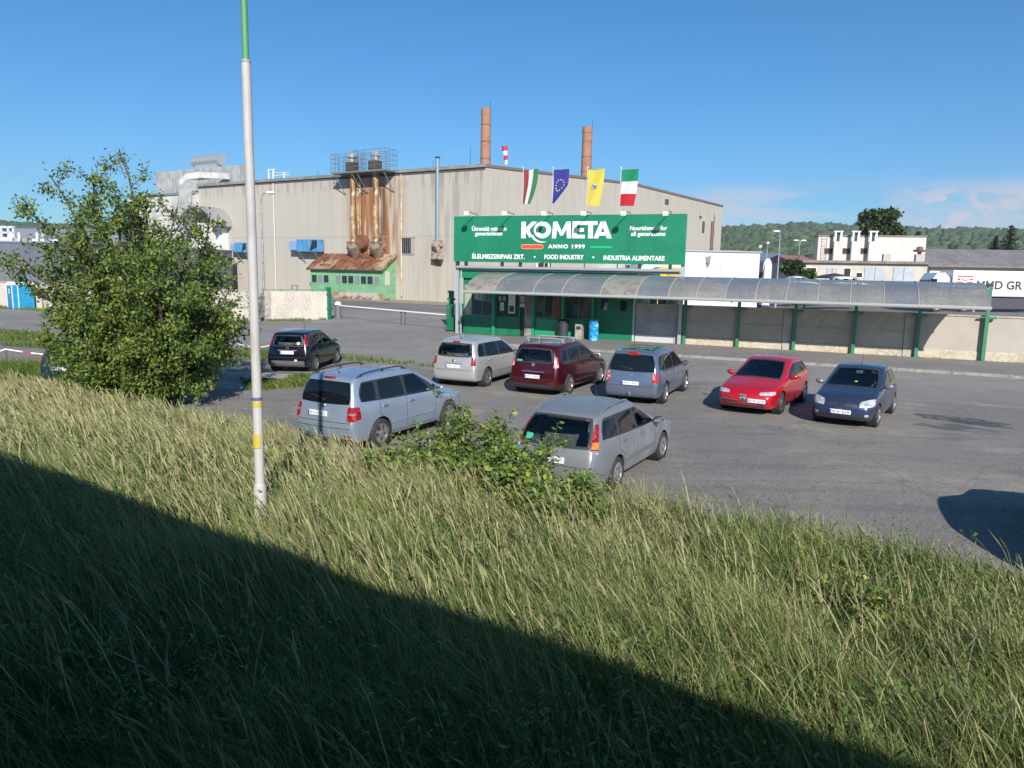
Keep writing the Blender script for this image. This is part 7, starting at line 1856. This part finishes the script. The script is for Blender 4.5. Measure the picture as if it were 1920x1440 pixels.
# ---- white building with three chimneys
M5, H5 = bld_frame(1535, 443, 104, 1737, R(-14)); xe, _ = onf(M5, 1737, 450)
t = thing('white_workshop', 'white flat-roofed workshop with three square chimneys and dark slit windows', 'workshop', M5)
mb = MB(); mb.box(0, xe, 0, 3.5, 0, H5); obj('wall', mb, m_wr, t)
mb = MB(); mb.box(-.12, xe+.12, -.12, 3.6, H5, H5+.18); obj('roof', mb, mm('workshop_roof', (.22,.18,.17), .8), t)
for u0, u1 in ((1566, 1580), (1599.5, 1613), (1632, 1646)):
    a, z1 = onf(M5, u0, 434, -1.0); b, _ = onf(M5, u1, 434, -1.0)
    mb = MB(); mb.box(a, b, -1.0, -.01, 2, z1-1.3); ch = obj('chimney', mb, m_wr, t)
    mb = MB()
    for xx in (a, b-.22): 
        for yy in (-1.0, -.25): mb.box(xx, xx+.22, yy, yy+.22, z1-1.3, z1-.1)
    mb.box(a-.1, b+.1, -1.1, .08, z1-.1, z1+.08); obj('chimney_cap', mb, WHITE, ch)
    mb = MB(); mb.box(a+.25, b-.25, -.7, -.3, z1-1.3, z1-.12); obj('flue_opening', mb, PLAST, ch)
for u0, u1 in ((1546, 1565), (1580, 1596), (1614, 1630)):
    a, z1 = onf(M5, u0, 466); b, z0 = onf(M5, u1, 475.5)
    mb = MB(); mb.box(a, b, -.08, -.005, z0-.08, z0); mb.box(a, b, -.08, -.005, z1, z1+.08); w_ = obj('window', mb, mm('sill_brown', (.3,.2,.17), .8), t)
    mb = MB(); mb.box(a, b, -.03, -.004, z0+.002, z1-.002); obj('pane', mb, mm('slit_dark', (.05,.02,.02), .3), w_)
mb = MB()
for k in range(12): zz = 5.2 + k*.32; a = onf(M5, 1539, 470)[0]; mb.box(a, a+.7, -.12, -.09, zz, zz+.03)
mb.box(a,a+.03,-.12,-.09,5,9); mb.box(a+.67,a+.7,-.12,-.09,5,9); obj('ladder', mb, mm('ladder_dark', (.15,.14,.14), .6), t)
# low garage wing in front
M6, H6 = bld_frame(1508, 492, 96, 1740, R(-14)); xe, _ = onf(M6, 1739, 500)
t = thing('garage_wing', 'low cream garage wing with grey double doors in front of the workshop', 'garage', M6)
mb = MB(); mb.box(0, xe, 0, 7.5, 0, H6-.02); obj('wall', mb, mat('cream_render', (.52,.48,.41), .8, c2=(.45,.41,.35), scale=.4), t)
mb = MB(); mb.box(-.25, xe+.2, -.45, 7.4, H6-.02, H6+.3); obj('roof', mb, mm('garage_roof', (.16,.14,.13), .85, c2=(.25,.2,.17), scale=1), t)
for u0, u1, v0, v1, c_ in ((1622,1661,499.5,540,1), (1676,1715,500.5,540,1), (1550,1571,502,540,0)):
    a, z1 = onf(M6, u0, v0); b, _ = onf(M6, u1, v0); mb = MB()
    mb.bbox(a, (a+b)/2-.02, -.08, -.005, .05, z1, .02); mb.bbox((a+b)/2+.02, b, -.08, -.005, .05, z1, .02); obj('garage_door', mb, mm('door_greyblue', (.36,.39,.43), .55, c2=(.42,.44,.47), scale=1), t)
for u0, u1, v0, v1 in ((1606,1616,511.5,520), (1512,1530,502,510), (1583,1593,503,527)):
    a, z1 = onf(M6, u0, v0); b, z0 = onf(M6, u1, v1); mb = MB(); mb.box(a-.08, b+.08, -.06, -.004, z0-.08, z1+.08); w_ = obj('window', mb, WHITE, t)
    mb = MB(); mb.box(a, b, -.07, -.06, z0, z1); obj('pane', mb, mm('dark_pane', (.03,.035,.04), .1), w_)
for u, lab in ((1661, 'small grey roof box on the garage wing'), (1722, 'brown rotating ventilator on a concrete base on the garage roof')):
    a, z0 = onf(M6, u, 494, 2.); z0 = H6+.3; v_ = thing('roof_ventilator', lab, 'ventilator', M6 @ Matrix.Translation((a, 2., z0)))
    mb = MB(); mb.bbox(-.45,.45,-.45,.45,0,.9,.03); obj('base', mb, mm('vent_base', (.42,.4,.37), .8), v_)
    if u == 1722: mb = MB(); mb.lathe([(.2,.9),(.25,1.2),(.7,1.25),(.75,1.45),(.4,1.5),(.35,1.8),(0,1.9)], n=16); obj('cowl', mb, mm('cowl_brown', (.17,.1,.08), .8), v_, smooth=True)
# long low building with grey roof
M7, H7 = bld_frame(1737, 497, 101, 1920, R(-9)); 
t = thing('long_building', 'long low cream building with a wide grey tiled roof at the right edge', 'building', M7)
mb = MB(); mb.box(.3, 46, 0, 12, 0, H7-.02); obj('wall', mb, mat('cream_wall', (.55,.52,.47), .8, c2=(.5,.47,.42), scale=.3), t)
zr = at(1752, 467, 107).z
mb = MB(); mb.prism([(-.7, H7-.1), (-.7, H7+.05), (6, zr), (12.7, H7+.05), (12.7, H7-.1), (6, zr-.2)], 'x', 0, 47)
obj('roof', mb, mat('grey_tiles', (.17,.16,.17), .85, c2=(.22,.21,.21), scale=.5, c3=(.12,.115,.12), scale3=5, stretch=(1,1,1)), t)
mb = MB(); mb.prism([(0, H7-.02), (12, H7-.02), (6, zr-.2)], 'x', .35, .55); obj('gable', mb, m_wr, t)
mb = MB(); mb.box(.0, 47, -.85, -.71, H7-.22, H7-.08); mb.cyl((.4,-.1,0),(.4,-.1,H7-.1),.06,n=8); obj('gutter', mb, mm('gutter_brown', (.2,.12,.11), .6), t)
# distant halls
for (u0, v0, Y0, u1, dep, mt1, mt2, lab, vr) in ((1424, 484, 150, 1492, 20, m_shed, mm('roof_blue', (.16,.2,.30), .5), 'distant white hall with a dull blue roof behind the lamp posts', 474),
        (1488, 491, 135, 1532, 16, m_wr, mm('roof_red', (.33,.14,.13), .6), 'distant white building with a pinkish red roof edge left of the workshop', 479),
        (1356, 478, 165, 1412, 20, m_wr, mm('roof_brown_grey', (.36,.31,.27), .8), 'distant flat hall with a brownish roof behind the white hall', 469)):
    M8, H8 = bld_frame(u0, v0, Y0, u1, R(0)); xe, _ = onf(M8, u1, v0); zr = at(u0, vr, Y0+dep/2).z
    t = thing('distant_hall', lab, 'hall', M8, 'distant halls beyond the yard'); mb = MB(); mb.box(0, xe, 0, dep, 0, H8-.01); obj('wall', mb, mt1, t)
    mb = MB(); mb.prism([(-.3, H8), (dep/2, zr), (dep+.3, H8)], 'x', -.3, xe+.3); obj('roof', mb, mt2, t)
    mb = MB(); k = 2.
    while k < xe-2: mb.box(k, k+1.6, -.04, -.004, H8*.45, H8*.45+1.2); k += 3.2
    obj('window', mb, mm('dark_pane', (.03,.035,.04), .1), t)
# ---- lamp posts
def lamp_post(label, u, vtop, vb, Y, arm_u, double=False, zb=0., group='street lamps in the yard'):
    p = at(u, vtop, Y); b = Vector((p.x, p.y, zb)); s_ = (at(arm_u, vtop, Y).x - p.x)
    t = thing('street_lamp', label, 'street lamp', Matrix.Translation(b), group); H_ = p.z - zb; r_ = .06 + H_*.004
    mb = MB(); mb.cyl((0,0,0),(0,0,1.2),r_*1.5,n=12); mb.cyl((0,0,1.2),(0,0,H_-.5),r_,r_*.6,n=12); obj('pole', mb, STEEL, t, smooth=True)
    for k in ((s_,) if not double else (s_, -s_)):
        mb = MB(); mb.tube([(0,0,H_-.6),(k*.1,0,H_-.2),(k*.4,0,H_),(k*.8,0,H_+.02)], r_*.55, 8); obj('arm', mb, STEEL, t, smooth=True)
        mb = MB(); bm = bmesh.new(); bmesh.ops.create_uvsphere(bm, u_segments=14, v_segments=8, radius=1); mb.add([(v.co.x*.42+k*1.0, v.co.y*.2, v.co.z*.13+H_+(.0 if v.co.z>0 else .0)) for v in bm.verts], [[v.index for v in f.verts] for f in bm.faces]); bm.free(); obj('lamp_head', mb, WHITE, t, smooth=True)
    return t
lamp_post('curved street lamp standing in front of the factory, right of the white mast', 489, 361, 590, 62, 507)
lamp_post('tall single street lamp left of the white workshop', 1463.5, 434, 520, 86, 1456)
lamp_post('farther double-armed street lamp between the tall lamp and the workshop', 1500, 451, 500, 112, 1493, True)
# ---- truck with trailer (ground is higher there)
q = at(1742, 575, 72); zt = float(rise(q.x, q.y)) + .0
Mt = frame(q.x, q.y, R(-3), zt)
tk = thing('trailer_truck', 'white articulated lorry with a dark-lettered box trailer parked at the right edge', 'lorry', Mt)
xs, _ = onf(Mt, 1786, 530, 0.); xc0, _ = onf(Mt, 1741, 530, 0.); xc1, _ = onf(Mt, 1777, 530, 0.)
_, ztop = onf(Mt, 1790, 506.5, 0.); _, zbot = onf(Mt, 1900, 557, 0.); _, zc = onf(Mt, 1760, 510, 0.)
LWH = mm('lorry_white', (.74,.76,.79), .35)
mb = MB(); mb.bbox(xs, xs+13.6, 0, 2.5, zbot, ztop, .03); bx = obj('box_body', mb, LWH, tk)
mb = MB(); mb.box(xs, xs+13.6, -.006, -.001, zbot+.01, zbot+.10); obj('lower_rail', mb, mm('rail_grey2', (.4,.4,.42), .4, .4), bx)
mb = MB(); mb.bbox(xs+.2, xs+13.4, .3, 2.2, zbot-.3, zbot-.01, .01); mb.box(xs+3.4, xs+7.6, .02, .08, .45, zbot-.12); obj('chassis', mb, mm('chassis_dark', (.05,.05,.06), .6), tk)
mb = MB(); mb.box(xs+2.2,xs+2.35,.1,.3,.05,zbot-.3); mb.box(xs+2.1,xs+2.45,.05,.35,.0,.05); obj('landing_leg', mb, STEEL, tk)
mb = MB(); mb.prism([(xc0+.15,.5),(xc1+.2,.5),(xc1+.2,zc-.55),(xc1-.3,zc-.05),(xc0+.75,zc-.1),(xc0+.32,zc-.75),(xc0+.1,zc-1.6)], 'y', .03, 2.47); cb = obj('cab', mb, mm('cab_white', (.66,.74,.84), .35), tk)
x0, z1 = onf(Mt, 1746, 522.5); x1, z0 = onf(Mt, 1757, 531)
mb = MB(); mb.bbox(x0, x1, .0, .032, z0-.3, z1, .01); obj('side_window', mb, GLASS, cb)
mb = MB(); mb.prism([(xc0+.12, zc-1.7),(xc0+.30,zc-.8),(xc0+.27,zc-.8),(xc0+.09,zc-1.7)], 'y', .15, 2.35); obj('windscreen', mb, GLASS, cb)
mb = MB(); mb.bbox(xc1+.25, xs-.15, .3, 2.2, 1.0, zc-.4, .02); obj('cab_rear_gap', mb, mm('gap_maroon', (.12,.05,.06), .7), tk)
mb = MB(); mb.bbox(xc0-.05, xc0+.1, -.2, 0, zc-1.5, zc-.7, .02); obj('wing_mirror', mb, PLAST, cb)
for xx in (xc0+1.0, xs+1.4, xs+9.2, xs+10.5, xs+11.8):
    mb = MB(); mb.cyl((xx,.02,.5),(xx,.35,.5),.5,n=22); wv = obj('wheel', mb, TYRE, tk, smooth=40); mb = MB(); mb.cyl((xx,.0,.5),(xx,.019,.5),.27,n=16); obj('rim', mb, STEEL, wv)
def onbox(u, v): return onf(Mt, u, v, 0.)
mk = text_mesh('MMD GR', 1, .03, None); xs_ = [v[0] for v in mk.v]; zs_ = [v[2] for v in mk.v]
xa, _ = onbox(1831.5, 530); xb, _ = onbox(1917.5, 535); _, z1 = onbox(1895, 527); _, z0 = onbox(1895, 543.5)
w0, w1, h0, h1 = min(xs_), max(xs_), min(zs_), max(zs_)
mk.v = [(xa + (a-w0)/(w1-w0)*(xb-xa), b*.5-.008, z0 + (c-h0)/(h1-h0)*(z1-z0)) for a, b, c in mk.v]
obj('trailer_lettering', mk, mm('letter_dark', (.03,.035,.045), .5), bx)
ex0, ez1 = onbox(1796, 516.5); ex1, ez0 = onbox(1823.5, 531); EW, EH = ex1-ex0, ez1-ez0; RD = mm('emblem_red', (.45,.03,.05), .5)
mb = MB()
def EQ(pts): mb.prism([(ex0+a*EW, ez0+b*EH) for a, b in pts], 'y', -.012, -.002)
EQ([(0,.82),(1,.82),(1,1),(0,1)]); EQ([(0,.38),(.22,.38),(.16,.64),(0,.64)]); EQ([(1,.38),(.78,.38),(.84,.64),(1,.64)]); EQ([(.22,.62),(.30,.62),(.42,.34),(.36,.30)]); EQ([(.78,.62),(.70,.62),(.58,.34),(.64,.30)]); EQ([(0,.0),(.38,.0),(.38,.14),(0,.22)]); EQ([(1,.0),(.62,.0),(.62,.14),(1,.22)]); EQ([(.40,.38),(.60,.38),(.56,.22),(.44,.22)])
obj('trailer_emblem', mb, RD, bx)
# parked vehicles tops and odd bits near the shrubs
for i, (u, v, c_, lab) in enumerate(((1482, 517, (.55,.6,.66), 'white car roof just visible above the canopy near the shrubs'), (1571, 521, (.55,.55,.52), 'pale low vehicle with a dark canopy in front of the garage wing'))):
    p = at(u, v, 74+i*4); zb = float(rise(p.x, p.y)); clone_ = copy_tree(CARS['zafL' if i else 'clio'][0], frame(p.x, p.y, R(-10), max(p.z-1.45, zb-.2)), lab)
    for ch in clone_.children:
        if ch.name.startswith('body'): ch.data = ch.data.copy(); ch.data.materials[0] = paint('paint_far_%d' % i, c_)
q = at(1565, 512, 84); t = thing('garden_umbrella', 'dark open umbrella-like canopy in front of the garage wing', 'umbrella', Matrix.Translation((q.x, q.y, .5)))
mb = MB(); mb.lathe([(2.6, q.z-1.0),(1.2,q.z-.7),(0,q.z-.5),(0,q.z-.58),(2.5,q.z-1.08)], n=8); obj('canopy', mb, mm('umbrella_dark', (.04,.03,.035), .8), t); mb = MB(); mb.cyl((0,0,0),(0,0,q.z-.6),.05,n=8); obj('pole', mb, STEEL, t)

# ------------------------------------------------------------------ far left
M9, H9 = bld_frame(-160, 452, 78, 139, R(-9)); x1, _ = onf(M9, 139, 500)
t = thing('grey_hall', 'long flat grey metal-clad hall behind the compound wall at the left edge', 'hall', M9)
mb = MB(); mb.box(-20, x1, 0, 30, 0, H9); k = -20
while k < x1: mb.box(k, k+.06, -.03, 0, .05, H9-.03); k += .5
obj('wall', mb, mat('grey_cladding', (.13,.145,.185), .45, .1, c2=(.17,.18,.215), scale=.2), t)
mb = MB(); mb.box(-20.1, x1+.1, -.12, 30.1, H9, H9+.16); mb.box(x1-.03,x1+.14,-.14,.1,.1,H9-.02); obj('roof_edge', mb, mm('edge_bluegrey', (.22,.25,.32), .5), t)
mb = MB()
for u in (21, 36, 70, 81): x, _ = onf(M9, u, 448, .5); mb.cyl((x,.5,H9+.1),(x,.5,H9+1.0),.12,n=10)
obj('roof_vent', mb, mm('vent_pipe_white', (.72,.74,.75), .5), t)
mb = MB(); x, _ = onf(M9, -100, 448, .8); mb.box(x, x1-2, .8, 1.6, H9+.16, H9+.42); obj('roof_duct', mb, mm('roof_duct_brown', (.3,.22,.2), .7, c2=(.5,.5,.48), scale=.5), t)
M10, H10 = bld_frame(27, 427, 118, 100, R(-9)); x1, _ = onf(M10, 112, 430)
t = thing('grey_hall', 'second grey hall farther back, seen above the roof of the first', 'hall', M10)
mb = MB(); mb.box(0, x1+10, 0, 20, 0, H10); obj('wall', mb, mm('grey_cladding_light', (.19,.21,.25), .5), t)
mb = MB(); mb.box(-.1, x1+10.1, -.1, 20.1, H10, H10+.25); obj('roof_edge', mb, mm('edge_dark2', (.09,.1,.12), .6), t)
M11, H11 = bld_frame(-40, 424, 104, 27, R(-9)); x1, _ = onf(M11, 26, 430)
t = thing('steel_platform', 'pale steel frame with blue panels on the roof at the left edge', 'steel frame', M11)
mb = MB(); zb_ = onf(M11, 10, 451)[1]
for k in (0, x1*.33, x1*.6, x1*.8, x1-.3): mb.box(k, k+.25, 0, .25, 0, H11)
for zz in (H11-.2, (H11+zb_)/2, zb_+.2): mb.box(0, x1, 0, .25, zz, zz+.25)
obj('frame', mb, mm('frame_pale', (.55,.6,.62), .5), t)
mb = MB(); mb.box(.3, x1*.6-.1, .05, .1, zb_+.5, (H11+zb_)/2-.1); obj('panel', mb, mm('panel_blue', (.12,.25,.36), .4), t)
mb = MB(); mb.box(x1*.62, x1-.35, .3, .6, zb_+.5, H11-.3); mb.box(.3, x1*.6-.1, .3, .6, (H11+zb_)/2+.3, H11-.3); obj('dark_infill', mb, mm('infill_dark', (.05,.05,.07), .6), t)

# ------------------------------------------------------------------ hills, far woods
hx = np.linspace(-2600, 3800, 200); hd = np.linspace(0, 1, 12)
def ridge(x): # height of the far skyline at Y about 1700
    u = 960 + FPX * x / 1700.
    v = np.interp(u, [-900,0,150,600,1200,1355,1400,1500,1600,1700,1730,1790,1850,1920,2100,2600], [430,425,432,440,438,436,434,429,434,439,441,438,441,442,436,445])
    hor = 504.5 + .0187*(u-960)
    return (hor - v) / FPX * 1700 * 1.0 + EYE
H_r = ridge(hx)
V = []; 
for k, f in enumerate(hd):
    yy = 650 + (1750-650)*f; zz = H_r * (sm(np.full_like(hx, f), -.15, 1.0)) - 8*(1-f) + (6*np.sin(hx/90+f*9)+5*np.sin(hx/41+f*17))*f*(1-f)*2
    V.append(np.stack([hx*(yy/1700), np.full_like(hx, yy), zz], -1))
V.append(np.stack([hx*1.3, np.full_like(hx, 2600.), H_r*.4], -1))
V = np.array(V); nr, nc = V.shape[:2]; ii, jj = np.meshgrid(np.arange(nr-1), np.arange(nc-1), indexing='ij'); q = (ii*nc+jj).ravel()
o = np_mesh('hills', V.reshape(-1,3), np.stack([q,q+1,q+nc+1,q+nc],-1), mat('hill_ground', (.07,.10,.035), .95, c2=(.14,.15,.05), scale=.004, c3=(.04,.065,.02), scale3=.02), smooth=True); o['kind'] = 'structure'
# woods: thousands of small crowns as one mass
bm = bmesh.new(); bmesh.ops.create_icosphere(bm, subdivisions=2, radius=1); iv = np.array([tuple(v.co) for v in bm.verts]); ifc = np.array([[v.index for v in f.verts] for f in bm.faces]); bm.free()
NW = 9000; G = np.random.default_rng(77); fr = G.random(NW)**.8; xr_ = G.uniform(-1400, 2300, NW); yy = 650 + 1100*fr
zz = np.interp(xr_, hx, H_r)*sm(fr, -.15, 1.) - 8*(1-fr); X_ = xr_*(yy/1700)
keep = (vnoise(xr_+5000, yy, 160, 31) > .28) | (fr > .55); X_, yy, zz, fr = X_[keep], yy[keep], zz[keep], fr[keep]; NW = len(X_)
s_ = G.uniform(5, 10, (NW,1,1)); ns = 1 + .28*G.normal(0,1,(NW,len(iv),1))
V = iv[None]*ns*s_*np.array([1,1,.9]) + np.stack([X_, yy, zz+1.5], -1)[:,None,:]
F = (ifc[None] + (np.arange(NW)*len(iv))[:,None,None]).reshape(-1,3)
col = np.where((G.random(NW)<.3)[:,None], np.array([.065,.10,.03]), np.array([.048,.078,.026]))*G.uniform(.8,1.2,(NW,1))
o = np_mesh('wooded_hillside', V.reshape(-1,3), F, mat('far_wood', (.03,.05,.02), .9, attr='tint'), np.repeat(col,len(iv),0)); o['kind'] = 'stuff'; o['label'] = 'dark green woods covering the far hills'
# band of nearer scrub and trees beyond the yard
NW = 1500; u_ = G.uniform(-600, 2500, NW); Yd = G.uniform(230, 520, NW); X_ = (u_-960)/FPX*Yd; sz = G.uniform(3.0, 7., (NW,1,1))
keep = ~((u_ > 380) & (u_ < 1340)); X_, Yd, sz = X_[keep], Yd[keep], sz[keep]; NW = len(X_)
V = iv[None]*(1+.3*G.normal(0,1,(NW,len(iv),1)))*sz*np.array([1,1,.85]) + np.stack([X_, Yd, sz[:,0,0]*.5], -1)[:,None,:]
F = (ifc[None] + (np.arange(NW)*len(iv))[:,None,None]).reshape(-1,3)
col = np.where((G.random(NW)<.35)[:,None], np.array([.08,.11,.035]), np.array([.045,.075,.025]))*G.uniform(.7,1.3,(NW,1))
o = np_mesh('scrub_belt', V.reshape(-1,3), F, mat('scrub', (.03,.05,.02), .9, attr='tint'), np.repeat(col,len(iv),0)); o['kind'] = 'stuff'; o['label'] = 'belt of mixed scrub and trees beyond the yard'

# ------------------------------------------------------------------ the railway: ballast, rails and the carriage the picture was taken from
def railf(w_): 
    p = NV * w_; return Matrix.Translation((p.x, p.y, 0)) @ Matrix.Rotation(math.atan2(TV.y, TV.x), 4, 'Z')
MR = railf(0)          # local x along the track, local y towards the lot
mb = MB(); mb.prism([(-4.6,1.0),(.2,1.0),(-.4,1.2),(-3.9,1.2)], 'x', -80, 80); tb_ = struct('track_bed', mb, mm('ballast', (.2,.18,.16), .95, c2=(.13,.12,.11), scale=9)); tb_.matrix_world = MR
for k, yy in enumerate((-1.35, -2.79)):
    mb = MB(); mb.box(-80, 80, yy-.035, yy+.035, 1.2, 1.36); o = obj('rail', mb, mm('rail_steel', (.2,.14,.11), .5, .6)); o.matrix_world = MR; tag(o, ('rail under the carriage on the side of the lot', 'rail under the carriage on the far side')[k], 'rail', 'rails of the railway line')
cr = thing('railway_carriage', 'railway carriage whose long shadow falls over the grassy bank', 'carriage', MR)
prof = [(-.62,2.15),(-.16,2.3),(-.14,4.35),(-.28,4.85),(-.75,5.2),(-1.5,5.38),(-2.6,5.38),(-3.35,5.2),(-3.82,4.85),(-3.96,4.35),(-3.94,2.3),(-3.5,2.15)]
inner = [(-.62,2.25),(-.22,2.35),(-.20,4.3),(-.34,4.75),(-.8,5.08),(-1.5,5.25),(-2.6,5.25),(-3.3,5.08),(-3.76,4.75),(-3.9,4.3),(-3.88,2.35),(-3.5,2.25)]
mb = MB(); mb.prism(prof, 'x', -38, -3.0); mb.prism(prof, 'x', 3.0, 38)
obj('body', mb, mm('carriage_blue', (.05,.09,.2), .4), cr)
# open bay round the camera: floor, roof, back wall, side below and above the window
mb = MB(); mb.prism([(-.16,2.3),(-.14,3.1),(-.2,3.1),(-.22,2.35)], 'x', -3.0, 3.0); mb.prism([(-.14,4.15),(-.14,4.35),(-.28,4.85),(-.75,5.2),(-1.5,5.38),(-2.6,5.38),(-3.35,5.2),(-3.82,4.85),(-3.96,4.35),(-3.94,2.3),(-3.5,2.15),(-.62,2.15),(-.16,2.3),(-.22,2.35),(-.62,2.25),(-3.5,2.25),(-3.88,2.35),(-3.9,4.3),(-3.76,4.75),(-3.3,5.08),(-2.6,5.25),(-1.5,5.25),(-.8,5.08),(-.34,4.75),(-.20,4.3),(-.2,4.15)], 'x', -3.0, 3.0)
obj('window_bay', mb, mm('carriage_blue', (.05,.09,.2), .4), cr)
mb = MB(); k = -36
while k < 36:
    if abs(k) > 4.5: mb.box(k, k+1.4, -.145, -.13, 3.35, 4.2)
    k += 1.9
obj('window', mb, GLASS, cr)
for xx in (-30, -12, 12, 30):
    for yy in (-1.35, -2.79):
        mb = MB(); mb.cyl((xx,yy-.06,1.80),(xx,yy+.06,1.80),.44,n=20); obj('wheel', mb, STEEL, cr, smooth=40)
mb = MB(); mb.box(-36, 36, -3.3, -.8, 1.75, 2.15); obj('underframe', mb, PLAST, cr)
# ------------------------------------------------------------------ haze
hz_ = MB(); hz_.box(-3600, 4600, -900, 2900, -6, 320)
hm = bpy.data.materials.new('haze_air'); hm.use_nodes = True; t = hm.node_tree
for n in list(t.nodes):
    if n.type != 'OUTPUT_MATERIAL': t.nodes.remove(n)
pv_ = t.nodes.new('ShaderNodeVolumePrincipled'); pv_.inputs['Color'].default_value = (.80,.90,1,1); pv_.inputs['Density'].default_value = .00016; pv_.inputs['Anisotropy'].default_value = .2
t.links.new(pv_.outputs[0], [n for n in t.nodes if n.type == 'OUTPUT_MATERIAL'][0].inputs['Volume'])
ho = struct('haze', hz_, hm, kind='stuff')
SC.render.engine = 'CYCLES'
SC.cycles.volume_bounces = 0
print('objects', len(bpy.data.objects), 'polys', sum(len(m.polygons) for m in bpy.data.meshes))
